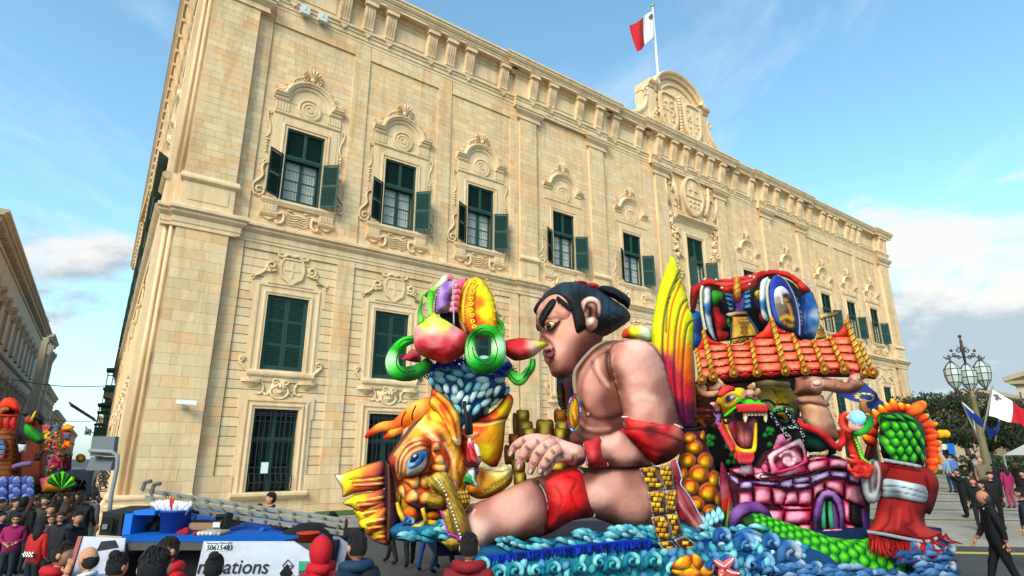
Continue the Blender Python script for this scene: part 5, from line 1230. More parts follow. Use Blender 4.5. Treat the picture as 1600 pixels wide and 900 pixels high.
# loincloth of gold bricks and red cloth
CL= [Z7([(140,295),(225,282),(240,330),(275,370),(278,410),(190,420),(165,360)]),Z7([(255,280),(310,270),(330,300),(335,405),(285,412),(262,340)]),Z7([(186,428),(280,420),(285,480),(278,545),(215,560),(200,500)]),Z7([(285,420),(345,415),(350,545),(290,545)]),Z7([(207,568),(275,560),(310,620),(320,690),(250,705),(225,640)]),Z7([(285,555),(355,548),(388,660),(330,690),(312,620)]),Z7([(243,712),(325,700),(360,740),(395,800),(345,825),(310,800)]),Z7([(335,696),(395,672),(450,712),(480,770),(405,795),(370,745)])]
for i,P in enumerate(CL):
 fl_p=blob('loincloth_panel',SU,P,.42+.03*(i//2),.05,R_=5,step=3,cps='#4a2416',curved=False,edge=('#cdbfb0',1.1,.8))
 xs= [p[0]for p in P];ys= [p[1]for p in P];r=random.Random(i);x0,x1,y0,y1=min(xs),max(xs),min(ys),max(ys)
 for j in range(5):
  for k in range(4):
   w,h= (x1-x0)/3.6,(y1-y0)/4.8;cx=x0+(k+.5*(j%2))*w+(j*.03)*(x1-x0);cy=y0+(j+.6)*h+k*.6
   q= [(cx-w*.42,cy-h*.4),(cx+w*.42,cy-h*.4),(cx+w*.42,cy+h*.4),(cx-w*.42,cy+h*.4)]
   if inside(np.array([(a+(cx-a)*.25,b_+(cy-b_)*.25)for a,b_ in q]),P).all():blob('gold_brick',SU,q,T=.03,step=3,on=fl_p,lift=.012,cps=r.choice(('#d3a227','#b98518','#e6bd3a','#c79420')),curved=False,it=1)
blob('red_cloth',SU,Z7([(315,265),(350,250),(378,345),(372,385),(420,450),(480,560),(545,680),(530,688),(470,650),(400,600),(360,590),(352,540),(345,400),(330,330)]),.2,.10,R_=6,step=3.4,m=M_fab,cps=[p+(c,)for p,c in zip(Z7([(340,270),(370,340),(400,450),(500,640),(380,560)]),['#b0525a','#a23c48','#b8646a','#d98a88','#8a2a34'])],strokes=[(Z7([(345,300),(365,400),(430,540),(520,670)]),2,'#6a1c26',.6,-.02),(Z7([(360,480),(420,560),(480,640)]),2,'#e8a8a4',.5,.02)])
trim('cloth_beading',SU,Z7([(350,252),(378,345),(374,385),(422,450),(482,560),(547,682)]),b=.36,col='#b9c0e8',w=.9)
# necklace and medallion
for c,o_,w in(('#8d9094',0,2.2),('#c98a14',6,2.2),('#7d7f86',13,1.6)):
 ptube('necklace',SU,Z3([(640-o_,512+o_*.5),(600-o_,530+o_),(540,566+o_),(480+o_,625),(425+o_,692),(388+o_,755),(382+o_,850),(395+o_,930)]),w,c,b=-.28,n=8)
MED=blob('medallion',SU,ell(*ZA([(294,423)])[0],9,26,2),-.15,.08,R_=4,step=2.2,cps='#c8870e',strokes=[(ZA([(290,385),(296,400),(290,430),(297,455)]),1.4,'#6a2a08',.8,-.02),(ZA([(298,390),(292,420),(300,440)]),1.2,'#f2cc3a',.8,.02)],edge=('#3a2a10',1.2,.7))
m_=MB();
for k,p in enumerate(pt3(ell(*ZA([(294,423)])[0],9.8,27,2,44),-.1)):m_.ball(tuple(p),.017,6,4,col=['#2a4ae0','#d22a2a','#2ac04a','#2a7ae8','#d0d0ff'][k//3%5])
o=pobj('medallion_bulbs',SU,m_,smooth=True);o['kind'] ='stuff'
# yellow bamboo stumps behind the hand
BS=thing('bamboo_cluster','cluster of brown and yellow papier-mache bamboo stumps behind the wrestler statue hand','bamboo',base_pt(850,-1.4))
for i,(x0,x1,y0,y1,bz)in enumerate(((505,560,232,390,-1.6),(535,632,203,300,-1.5),(475,570,390,480,-1.3),(555,660,292,420,-1.3),(580,690,345,430,-1.1),(692,822,280,430,-1.35),(830,935,198,300,-1.6),(840,950,290,420,-1.4),(828,925,345,450,-1.1),(925,990,280,350,-1.2),(500,600,590,700,-1.1),(515,610,690,800,-1.0),(770,925,610,690,-1.05),(700,800,590,700,-1.2),(440,520,480,620,-1.5),(600,700,440,600,-1.4),(700,850,440,640,-1.5),(850,960,440,640,-1.5))):
 P=Z4([(x0,y0+6),((x0+x1)/2,y0),(x1,y0+8),(x1-2,y1),((x0+x1)/2,y1+8),(x0+4,y1)]);c=Z4([((x0+x1)/2,(y0+y1)/2)])[0]
 br=i in(0,2,6,9,14)
 bb_=blob('stump',BS,P,bz,.2,R_=8,step=3,cps=[(P[0][0],c[1],'#6e4012'),(c[0],c[1],'#b8782a' if br else '#d8c04a'),(P[2][0],c[1],'#7a4a16'),(c[0]+3,P[3][1],'#a87c26')],strokes=[([P[0],P[1],P[2]],1.6,'#5a2e0c',.7,.02)])
# ================================================================ fish demon with lotus
def cz(Z,L):return[p+(c,)for p,c in zip(Z([(a,b)for a,b,c in L]),[c for a,b,c in L])]
FI=thing('fish_statue','orange and yellow upside-down fish monster head with a blue eye and striped tail fin','statue',base_pt(690,-.5))
FH=blob('head',FI,Z2([(535,60),(520,110),(440,200),(380,280),(330,350),(302,400),(298,450),(320,510),(338,560),(342,630),(360,700),(395,750),(460,768),(540,750),(600,745),(650,735),(690,640),(735,520),(745,420),(700,340),(690,220),(620,100)]),-.5,.75,R_=45,step=2.5,it=14,edge=('#8c1c18',5,.55),
 cps=cz(Z2,[(500,150,'#f0a020'),(440,240,'#f6b030'),(380,310,'#e87818'),(330,400,'#c04a18'),(560,200,'#f8d030'),(520,250,'#f2b848'),(600,260,'#e05814'),(620,330,'#f09020'),(650,430,'#f4b818'),(640,560,'#e8c018'),(700,480,'#f8d020'),(720,400,'#d85010'),(590,400,'#c03a10'),(350,520,'#7c2014'),(330,470,'#6a1c2a'),(420,560,'#e08028'),(500,560,'#e07020'),(470,740,'#c87818'),(360,640,'#d0a018'),(620,680,'#b86c14'),(690,250,'#e0700f'),(560,330,'#d84a10'),(460,190,'#f8e060')]),
 strokes=[(Z2([(585,300),(625,400),(610,480),(560,520)]),4.5,'#7c1830',.8,-.03),(Z2([(715,420),(690,520),(640,640)]),4,'#a02414',.8,-.02),(Z2([(320,520),(345,480),(400,510),(470,500),(530,480)]),4,'#6c1828',.8,-.03),(Z2([(410,215),(385,290),(350,350)]),3,'#e0381c',.8),(Z2([(495,145),(530,210),(580,230)]),3.5,'#e04818',.7),(Z2([(330,370),(400,260),(470,190),(530,120)]),3,'#8c1c10',.7,-.03),(Z2([(345,380),(420,270),(500,180)]),4,'#f8e8a0',.5,.02),(Z2([(470,300),(540,280),(600,330),(640,430),(640,520)]),3.5,'#b82c10',.7,-.03),(Z2([(540,220),(600,270),(660,370),(680,470)]),5,'#f8d868',.6,.02),(Z2([(600,330),(640,400),(650,500)]),3,'#fff0b0',.4,.01),(Z2([(700,340),(670,450),(690,540)]),3.5,'#c84a10',.6,-.02),(Z2([(440,225),(500,250),(560,310)]),5,'#fbe7b0',.55)]
 )
# eye with folded lids
LID=blob('eyelid',FI,Z2([(350,500),(345,440),(360,370),(400,320),(450,292),(500,292),(532,315),(530,360),(520,430),(490,480),(440,500),(405,500),(370,520)]),T=.22,R_=16,step=2.2,on=FH,lift=.02,cps=cz(Z2,[(360,450,'#b8541e'),(380,370,'#e8a860'),(450,310,'#f0b878'),(510,320,'#b84a20'),(520,420,'#8c2a18'),(400,480,'#e09048'),(430,330,'#c46a30')]),
 strokes=[(Z2([(365,480),(372,400),(410,345),(470,318),(515,325)]),1.3,'#5c1c10',.8,-.03),(Z2([(380,490),(388,420),(425,365),(480,340),(520,350)]),1.3,'#5c1c10',.8,-.03),(Z2([(352,470),(358,390),(400,335),(460,303)]),1.0,'#f8d8a8',.6,.02),(Z2([(372,480),(380,410),(418,354),(474,330)]),1.1,'#f8d8a8',.6,.02),(Z2([(395,485),(400,420),(440,372),(500,355)]),1.4,'#f4c890',.5,.02)])
EY=blob('eye',FI,Z2([(405,492),(408,430),(435,385),(475,365),(512,368),(518,410),(505,450),(475,480),(435,493)]),T=.20,R_=10,step=2,on=FH,lift=.22,cps=cz(Z2,[(430,470,'#b8b8b4'),(490,440,'#c8cac8'),(450,420,'#4a7ab0'),(480,390,'#3c6a9c')]),edge=('#3a1210',1.8,.9))
IR=blob('iris',FI,Z2([(412,440),(425,402),(455,380),(490,378),(500,395),(490,425),(455,450),(425,458)]),T=.06,R_=5,step=1.7,on=EY,lift=.01,cps=cz(Z2,[(420,440,'#7fb0d8'),(455,420,'#3f78b4'),(490,400,'#2c5c94'),(445,445,'#a8cce0')]),strokes=[(Z2([(430,452),(470,440),(496,410)]),1.1,'#183860',.6)])
blob('pupil',FI,Z2([(428,420),(440,390),(468,384),(470,402),(452,420),(434,428)]),T=.03,step=1.5,on=IR,lift=.01,cps='#0a1018',strokes=[(Z2([(448,396),(456,392)]),1.2,'#e8f0f8',.9)])
# scalloped frills between eye and mouth
FR= [[(530,330),(570,320),(575,360),(545,370),(570,395),(545,410)],[(540,400),(585,385),(600,430),(570,445),(545,430)],[(520,450),(560,430),(605,440),(600,485),(560,478)],[(430,500),(470,495),(470,545),(440,560),(415,540),(385,510)],[(470,500),(515,490),(530,520),(510,560),(475,545)],[(345,560),(385,540),(400,580),(395,610),(360,590)],[(400,580),(440,560),(470,590),(460,625),(420,640),(395,625)],[(465,590),(510,570),(540,600),(520,635),(480,640)],[(530,500),(570,500),(580,560),(545,590),(520,550)]]
for i,P in enumerate(FR):
 c= (sum(p[0]for p in P)/len(P),sum(p[1]for p in P)/len(P));blob('scale_frill',FI,Z2(P),T=.12,R_=6,step=2.2,on=FH,lift=.05,cps=cz(Z2,[(P[0][0],P[0][1],'#c83c14'),(c[0],c[1],'#f8c060'),(P[2][0],P[2][1],'#f8e8b8'),(P[4][0],P[4][1],'#e05a18')]),edge=('#7c1c10',1.8,.75))
blob('lip',FI,Z2([(410,628),(450,622),(490,640),(540,650),(560,672),(520,682),(470,672),(425,650)]),T=.10,step=2.4,on=FH,lift=.08,cps='#2c1028')
for P,c1 in((ell(420,708,50,62,8),'#e8541c'),(ell(540,712,52,40,0),'#c86014'),([(340,590),(362,582),(372,610),(366,640),(345,645)],'#f0c018')):
 k_=blob('cheek_pouch',FI,Z2([(a-8 if a<P[0][0]else a+4,b+4)for a,b in P])if False else Z2([(P0_[0]*1.0,P0_[1])for P0_ in P]),T=.20,R_=14,step=2.4,on=FH,lift=.10,cps=cz(Z2,[(P[0][0],P[0][1],c1),(sum(p[0]for p in P)/len(P),sum(p[1]for p in P)/len(P)-8,c1),(sum(p[0]for p in P)/len(P),sum(p[1]for p in P)/len(P)+18,'#f0dc20'),(P[len(P)//2][0],P[len(P)//2][1],'#d8b41c')]),edge=('#7c4a10',2.0,.9))
ptube('jaw_rim',FI,Z2([(348,640),(365,700),(400,750),(460,772),(500,745),(520,748),(560,752),(610,742)]),[2.5,3.4,3.6,3.6,3.2,3.6,3.6,2.5],['#d8b020','#e8cc40','#c89018','#e8cc40','#a8780f','#e0c030','#c89018','#9c6a10'],b=.28,n=10)
ptube('jaw_rim',FI,Z2([(485,672),(495,710),(502,745)]),[3,3,2.5],['#e8cc50','#d0a428','#a87814'],b=.36,n=8)
# flame ear flap, claw, vase-like body
FLAP=blob('ear_flap',FI,Z2([(537,26),(575,40),(620,75),(660,125),(690,175),(694,240),(697,320),(680,338),(655,325),(630,275),(590,205),(545,145),(518,105),(530,65)]),.05,.2,R_=12,step=2.6,cps=cz(Z2,[(545,45,'#d06020'),(560,100,'#f0b020'),(600,130,'#e86818'),(640,170,'#f0c030'),(670,240,'#e87020'),(680,310,'#f4e2b0'),(640,260,'#f8c840'),(600,200,'#d85018')]),edge=('#4a1c0c',1.6,.9),
 strokes=[(Z2([(545,60),(600,110),(650,190),(672,290)]),2.2,'#a82410',.8,-.02),(Z2([(535,90),(580,150),(630,240),(655,310)]),1.8,'#f8e070',.7,.02),(Z2([(570,55),(630,110),(672,190),(685,270)]),2,'#f8dc70',.6,.02)])
ptube('claw',FI,Z2([(520,115,-.3),(470,135,-.2),(400,185,-.1),(340,225,0),(265,232,.05),(210,262,.05),(174,290,.05)]),[13,13,12,9,7,5,2.2],['#e87018','#f8c060','#f09028','#e86820','#f8a848','#d84818','#c02a10'],n=14,sm=7)
for q in((400,150,372,225),(455,118,430,195)):ptube('claw_ring',FI,Z2([(q[0]-6,q[1],.15),(q[0]-24,(q[1]+q[3])/2,.22),(q[2],q[3],.15)]),1.2,'#6a1410',n=6)
ptube('claw',FI,Z2([(370,240,0),(325,262,.05),(300,280,.05),(275,292,.05)]),[6,6,4.5,2],['#e87820','#f8b050','#e05018','#b82410'],n=12)
VA=blob('body',FI,Z4([(190,285),(300,240),(400,160),(455,72),(490,82),(512,120),(500,185),(468,262),(450,300),(440,420),(425,540),(395,620),(370,650),(250,640),(100,600),(60,480),(90,330)]),-.75,.6,R_=34,step=2.5,it=12,edge=('#a82414',4,.6),cps=cz(Z4,[(480,100,'#e07018'),(490,150,'#f8c020'),(420,190,'#f8d820'),(350,230,'#e87018'),(300,290,'#a82414'),(250,340,'#e06018'),(360,360,'#f4b018'),(420,330,'#f8c820'),(300,420,'#f0a018'),(300,520,'#f8e020'),(380,560,'#f09018'),(400,600,'#d84810'),(200,420,'#e88a30'),(150,500,'#b83810'),(230,580,'#f0d020'),(120,400,'#c04010')]),
 strokes=[(Z4([(190,290),(300,295),(400,280),(470,250)]),2.2,'#5a0c20',.85,-.05),(Z4([(190,270),(260,215),(330,200),(400,160),(450,90)]),3.0,'#7a1030',.8,-.02),(Z4([(180,320),(300,322),(450,285)]),1.8,'#f8e880',.6,.03),(Z4([(110,380),(160,400),(230,380)]),1.4,'#f8e0d0',.6,.02),(Z4([(110,420),(170,440),(250,400)]),1.4,'#7c1c18',.6,-.02),(Z4([(440,320),(425,480),(385,620)]),3,'#c83c10',.6)])
# tail fin in rays
FIN= [([(10,495),(40,488),(100,465),(200,430),(275,425),(282,560),(200,580),(120,590),(55,612),(50,570)],'#f8f0c0'),([(55,650),(60,635),(120,600),(200,585),(280,570),(285,640),(200,680),(140,702),(110,672)],'#d8d878'),([(110,675),(180,655),(285,610),(290,700),(220,740),(150,760),(140,735)],'#f0d820'),([(140,740),(200,710),(288,665),(292,770),(230,810),(190,818),(150,780)],'#f8c828'),([(190,815),(240,775),(292,745),(300,865),(268,868),(225,850)],'#f0b420')]
for i,(P,tip)in enumerate(FIN):
 cx=sum(p[0]for p in P)/len(P);cy=sum(p[1]for p in P)/len(P)
 t_=blob('tail_fin',FI,Z2(P),-.25+.09*(i%2)+.03*i,.14,R_=8,step=2.4,cps=cz(Z2,[(P[0][0]+8,P[0][1]+8,tip),(cx-50,cy,'#f0e020'),(cx,cy-12,'#f4c818'),(cx+35,cy+6,'#e0305a'),(285,cy,'#7c1440'),(cx,cy+22,'#e05a28')]),edge=('#5c1020',1.5,.8),
  strokes=[(Z2([(280,cy-30+15*k),(200+7*k,cy-16+12*k),(cx-40+8*k,cy-6+10*k)]),1.3,['#3a0a20','#f8e840','#b01840','#f8f080','#4a0c1c'][(k+i) %5],.75,(-.02,.015)[k%2])for k in range(5)])
blob('fin_band',FI,Z2([(283,418),(300,412),(312,440),(330,530),(345,620),(358,690),(368,740),(340,790),(305,870),(292,860),(288,700),(280,560)]),.02,.14,R_=6,step=2.8,cps='#32122c',strokes=[(Z2([(300,430),(305,560),(302,700),(298,850)]),1.3,'#8a5a30',.8,.03)])
# brain-like blue neck
NK=thing('coral_neck','blue and white coiled brain-like coral column carrying the lotus on the fish statue','statue',base_pt(740,-.8))
NB=blob('core',NK,Z1([(285,650),(330,600),(420,600),(520,615),(640,560),(760,560),(812,600),(806,660),(770,700),(790,800),(740,840),(690,880),(620,960),(540,1060),(470,1080),(400,960),(330,830),(300,740)]),-.85,.55,R_=34,step=4,it=8,cps='#1b4c78')
def worms(par,on,poly,gap,rw,ln,flow,cols,seed,name='coil',lift=.02,b=None):
 r=random.Random(seed);xs= [q[0]for q in poly];ys= [q[1]for q in poly];got= [];PA=np.array(poly)
 for _ in range(2600):
  x,y=r.uniform(min(xs),max(xs)),r.uniform(min(ys),max(ys));a=flow(x,y)+r.uniform(-.35,.35)
  if not inside(np.array([(x,y)]),poly)[0]:continue
  ca,sa=math.cos(a),math.sin(a)
  if any((((x-u)*ca+(y-v)*sa)/ln)**2+((-(x-u)*sa+(y-v)*ca)/gap)**2<1 for u,v in got):continue
  got.append((x,y));l=ln*.5*r.uniform(.8,1.15);c=r.choice(cols);k=r.uniform(-2.5,2.5)
  P= [(x-ca*l,y-sa*l),(x-ca*l*.4-sa*k,y-sa*l*.4+ca*k),(x+ca*l*.4-sa*k,y+sa*l*.4+ca*k),(x+ca*l,y+sa*l)];w=rw*r.uniform(.85,1.15)
  if b is not None:ptube(name,par,P,[w*.55,w,w,w*.5],[c[0],c[1],c[1],c[0]],b=b,n=9,sm=3)
  else:ptube(name,par,P,[w*.55,w,w,w*.5],[c[0],c[1],c[1],c[0]],on=on,lift=lift,n=9,sm=3)
NKP=Z1([(292,650),(330,612),(420,612),(520,622),(640,575),(760,575),(805,610),(800,660),(765,700),(785,800),(735,840),(680,880),(615,950),(540,1050),(470,1070),(405,955),(335,830),(305,740)])
worms(NK,NB,NKP,8.2,4.6,19,lambda x,y: (.15 if y<596 else 1.25 if x<720 else 2.2 if y<640 else 2.05),[('#3c88a8','#c4dce0'),('#2c7896','#8cc4cc'),('#3c9494','#a8d0cc'),('#4c90b4','#dce8e8')],12)
m_=MB();r=random.Random(2)
W=pt3(Z1([(230,690),(300,620),(380,600),(480,590),(560,590),(690,650),(760,640),(830,660)]),-.3)
for i in range(420):
 k=r.randrange(len(W)-1);t=r.random();p=W[k]*(1-t)+W[k+1]*t;a=r.uniform(0,6.28);l=r.uniform(.06,.17);q= (p[0]+l*math.cos(a),p[1]+r.uniform(-.1,.1),p[2]+l*math.sin(a));m_.tube([tuple(p),q],.012,3,col=r.choice(('#1a2f9c','#0f1f70','#2a4ad0')))
o=pobj('tinsel',NK,m_,fix=False);o['kind'] ='stuff'
# lotus flower monster
LO=thing('lotus_statue','pink lotus with curled green leaves, purple jaw and big yellow disc above the fish','statue',base_pt(720,-.7))
blob('petal',LO,Z1([(320,283),(285,310),(245,345),(200,375),(190,430),(195,500),(230,550),(300,580),(390,606),(455,585),(520,535),(541,455),(522,410),(465,372),(400,332),(355,308)]),.1,.45,R_=26,step=3,it=8,cps=cz(Z1,[(320,300,'#d8e03c'),(270,350,'#c8d838'),(380,350,'#dce85c'),(320,400,'#ecc4b8'),(220,410,'#e8a0a0'),(450,410,'#e89aa0'),(320,450,'#e07880'),(250,480,'#d83c4c'),(400,480,'#d84856'),(500,450,'#d8303c'),(330,550,'#cc1c28'),(430,550,'#c01c28'),(500,520,'#b01824'),(320,340,'#e4e880')]),
 strokes=[(Z1([(230,480),(300,510),(380,500)]),3,'#a8101c',.4,.02),(Z1([(440,500),(470,540),(420,580)]),2.5,'#8c0c18',.5,-.02),(Z1([(320,560),(380,575),(400,600)]),2,'#e86870',.5,.02)],label='big front petal, yellow at the tip and red below')
blob('petal',LO,Z1([(748,475),(790,455),(870,443),(950,450),(1052,474),(1020,505),(965,555),(900,582),(830,586),(770,545),(752,510)]),.0,.3,R_=17,step=2.8,cps=cz(Z1,[(780,480,'#b81420'),(860,470,'#cc2030'),(900,540,'#d84850'),(820,560,'#8c0c18'),(960,500,'#eeb0a8'),(1000,480,'#d8d848'),(1040,475,'#d4d030'),(980,530,'#e4c8a0')]),edge=('#5c0c14',1.4,.7),label='red petal pointing right with a yellow tip')
blob('petal',LO,Z1([(75,475),(120,560),(180,510),(230,545),(236,590),(215,600),(150,588),(110,570)]),-.9,.2,step=3.4,cps=cz(Z1,[(120,560,'#c84858'),(200,560,'#a02838'),(220,520,'#d87880')]))
blob('petal',LO,[(972,520),(980,512),(1000,508),(1016,514),(1024,532),(1010,534),(990,530),(974,528)],-2.1,.2,step=3.4,cps=[(980,520,'#c8401c'),(990,518,'#e8e830'),(1010,518,'#d8d8c8'),(1020,530,'#b8c8a8')],label='small yellow and white petal behind the wrestler shoulder')
def leafring(pts,r_,cols,b=None):
 o=ptube('curled_leaf',LO,Z1(pts),r_,cols,b=b,n=14,sm=8)
 for dq in(-.45,.35):ptube('leaf_rib',LO,[(p[0]+q_[0]*dq,p[1]+q_[1]*dq,(p[2]if len(p) >2 else 0)+.10)for p,q_ in zip(Z1(pts),[(math.cos(i*.9)*8,math.sin(i*.9)*8)for i in range(len(pts))])],.7,'#0c5018',n=5,sm=6)
 q= [(p[0]+4,p[1]+3)+tuple(p[2:])for p in pts];return o
G1= ['#0c5a1c','#3cc038','#107a24','#a8e8a0','#28a030','#0a5018','#4cc44c','#0f6a20','#0a4014']
leafring([(210,445,-.2),(130,470,-.2),(72,530,-.2),(52,600,-.1),(80,660,0),(150,672,0),(225,650,0),(285,600,-.1)],[6,8,9.5,10.5,11,11.5,11,9],['#1c7a28','#46c83e','#2aa830','#b8ecb0','#3cb83c','#0c5c1c','#1c8a28','#0a4816'])
leafring([(575,420,.2),(640,390,.25),(710,420,.25),(735,500,.25),(715,590,.3),(650,625,.35),(580,600,.35),(552,530,.3),(555,460,.25),(585,410,.22)],[7,9,10,11,12,12,11,9,8,6],['#0c5a1c','#46b83c','#1c9a2c','#c8f0c0','#28a830','#0c6a1c','#2cb038','#a8e498','#1c9028','#0a5018'])
leafring([(952,575,.1),(945,625,.1),(912,670,.15),(866,712,.15),(820,682,.1),(800,660,0)],[4,6,7,9,8,5],['#2c9430','#4cbc44','#1a7a24','#6ccc5c','#2a8c2c','#0c4c18'])
for pts in([(100,520),(78,600),(120,660),(200,650)],[(700,430),(725,520),(690,610),(610,610)],[(565,500),(580,560),(640,600)]):
 ptube('leaf_vein',LO,[(p[0],p[1],.62 if p[0] >500 else .22)for p in Z1(pts)],[.8]*len(pts),'#0a4a16',n=6)
blob('jaw',LO,Z1([(345,128),(375,92),(420,78),(462,84),(450,140),(438,210),(412,278),(370,284),(328,292),(324,240),(330,180)]),-.6,.3,R_=12,step=3,cps=cz(Z1,[(350,150,'#c8a0d8'),(400,110,'#9060b0'),(400,180,'#8c5cac'),(360,230,'#b088cc'),(400,260,'#d0a8c8'),(440,120,'#e0b8cc')]))
blob('mouth_cavity',LO,Z1([(355,290),(430,270),(470,260),(500,300),(500,400),(450,380),(390,340)]),-.75,.1,step=4,cps='#141014')
for i in range(5):
 x,y=452-7*i,112+38*i;blob('tooth',LO,Z1([(x,y-18),(x+40,y-22),(x+48,y),(x+32,y+16),(x-4,y+14)]),-.35,.12,step=2.6,cps=cz(Z1,[(x,y,'#f0a0b8'),(x+30,y,'#e02870'),(x+44,y,'#f8c8d0')]))
blob('gum',LO,Z1([(455,90),(500,66),(540,62),(520,90),(495,140),(480,220),(470,275),(452,270),(470,180)]),-.55,.12,step=3,cps=cz(Z1,[(500,75,'#f06aa0'),(480,180,'#e03a78'),(465,260,'#d02060')]))
for i in range(9):
 x,y=356-3.2*i,118+19*i;ptube('bristle',LO,Z1([(x,y,-.4),(x-16,y-2,-.4)]),[.9,.4],'#5a4a70',n=5)
RIM=blob('disc_rim',LO,Z1([(600,55),(560,62),(520,85),(492,140),(478,210),(474,290),(486,360),(520,420),(560,445),(620,440),(640,300),(640,120)]),-.55,.35,R_=16,step=3,cps=cz(Z1,[(540,80,'#f0c818'),(500,150,'#e8a410'),(485,250,'#f8d020'),(490,340,'#e07a10'),(540,420,'#e86810'),(560,200,'#d89010')]),
 strokes=[(Z1([(560,68),(515,130),(495,230),(500,330),(535,430)]),1.6,'#9c5208',.8,-.04),(Z1([(580,68),(537,135),(518,240),(522,340),(550,430)]),1.6,'#9c5208',.8,-.04),(Z1([(570,64),(526,130),(506,240),(512,340)]),1.6,'#fbe860',.6,.03)])
DISC=blob('disc',LO,Z1([(600,58),(640,80),(680,140),(708,210),(722,300),(722,370),(705,410),(640,440),(600,430),(575,380),(562,300),(560,200),(572,110)]),-.15,.14,R_=8,step=2.8,cps=cz(Z1,[(600,90,'#f0d020'),(640,140,'#f0e418'),(690,220,'#f4e020'),(600,220,'#e87a14'),(640,280,'#f8ec20'),(620,380,'#e85c10'),(700,370,'#f0a818'),(585,320,'#e06010')]),edge=('#b8780c',2.2,.7))
for i in range(9):
 y=85+36*i;x=592-28*math.sin(math.pi*(i+1)/10)-6;c=Z1([(x,y)])[0];ptube('disc_scroll',LO,[(a,b,.02)for a,b in spiral(c[0],c[1],3.6,1.2,90*(i%2),90*(i%2)+400*(1 if i%2 else-1),10)],1.5,['#e8b818','#f8dc40']*5+['#d89810'],n=7,sm=2)
for i in range(8):
 a=R(-75+16*i);c= (640+72*math.cos(a),255+190*math.sin(a));ptube('disc_bead',LO,Z1([(c[0]-5,c[1]-8,.0),(c[0]+5,c[1]+8,.0)]),1.6,'#e8b020',n=7)
ptube('stalk',LO,Z1([(440,66,-.7),(400,56,-.7),(375,85,-.65),(330,130,-.6),(290,165,-.6)]),[5,6,5.5,4.5,6],['#d87878','#d89aa0','#e8f0c8','#a8d870','#3c9c20'],n=12)
ptube('stalk',LO,Z1([(262,172,-.6),(300,165,-.55),(296,230,-.5),(300,300,-.5)]),[2.5,7,4.4,4],['#0c5c18','#48b020','#88d850','#a8e070'],n=12)
ptube('stalk',LO,Z1([(242,158,-.7),(238,200,-.7),(232,270,-.7),(238,335,-.6),(222,365,-.6)]),[1.6,2.6,2.6,5,1.5],['#a8e040','#68b830','#3c9c28','#78d850','#2c7c20'],n=10)
ptube('stalk',LO,Z1([(712,275,-.4),(725,320,-.4),(745,352,-.4),(763,400,-.4),(756,465,-.4)]),[2,3,5,2.8,1.6],['#2c7c20','#68c840','#48b030','#78d840','#3c8c20'],n=10)
ptube('stalk',LO,Z1([(742,360,-.4),(728,410,-.4),(738,450,-.4)]),[4,4,3],['#68c840','#a8e870','#3c8c20'],n=10)
ptube('steel_rod',LO,Z1([(440,112,.1),(444,230,.1),(447,358,.1)]),1.1,'#b8bcc0',n=6);ptube('steel_rod',LO,Z1([(498,338,.1),(515,385,.1),(524,405,.1)]),.9,'#a8a8a0',n=6);ptube('steel_rod',LO,Z1([(428,106,.1),(452,112,.1)]),1.3,'#b8bcc0',n=6)
# black handled rose held before the neck, and the cream shell
RS=thing('rosebud_prop','red rosebud with a green leaf hanging from a black mechanical arm','rose',base_pt(735,.3))
ptube('mechanical_arm',RS,Z4([(128,135,.3),(132,200,.32),(150,300,.34),(155,400,.34)]),[3,2.6,4.2,3.6],['#101010','#3a3a3a','#0c0c0c','#1a1a1a'],n=8,sm=2);ptube('mechanical_arm',RS,Z4([(178,255,.34),(180,330,.34),(183,395,.34)]),[1.3,2.8,2.4],'#101112',n=8)
blob('rosebud',RS,Z4([(165,400),(185,440),(210,480),(240,540),(262,600),(230,640),(180,640),(150,600),(148,500)]),.3,.22,R_=8,step=2,cps=cz(Z4,[(170,430,'#f0d8d8'),(170,520,'#e83848'),(220,560,'#c82838'),(200,620,'#a01828'),(240,590,'#e8a0a0'),(190,480,'#e05060')]),strokes=[(Z4([(170,470),(200,530),(230,600)]),1.2,'#5c0c18',.8,-.02),(Z4([(160,500),(165,570),(190,620)]),1.2,'#5c0c18',.7,-.02)])
ptube('rosebud_tip',RS,Z4([(240,560,.4),(228,510,.42),(210,468,.42)]),[4,3.4,1.6],['#e8c8c0','#e8d8cc','#f0e8e0'],n=9)
blob('sepal',RS,Z4([(110,590),(140,600),(180,625),(230,625),(255,600),(245,635),(210,650),(150,650)]),.45,.08,step=1.9,cps='#4a1c1c')
blob('leaf',RS,Z4([(200,645),(160,670),(108,762),(150,780),(232,802),(222,740),(214,680)]),.35,.08,R_=5,step=2,cps=cz(Z4,[(190,670,'#e8f0e8'),(140,750,'#2c9c50'),(200,760,'#1c8c44'),(220,790,'#d0e8d0')]),strokes=[(Z4([(205,655),(190,720),(225,795)]),1.3,'#e8f8ec',.8,.01),(Z4([(150,690),(185,730)]),1.1,'#0c5c2c',.8),(Z4([(140,730),(195,760)]),1.1,'#0c5c2c',.8)],edge=('#0c4c24',1.2,.8))
blob('calyx_ball',RS,Z4([(215,650),(240,645),(245,680),(235,705),(220,690)]),.3,.12,step=2.2,cps='#8c5088')
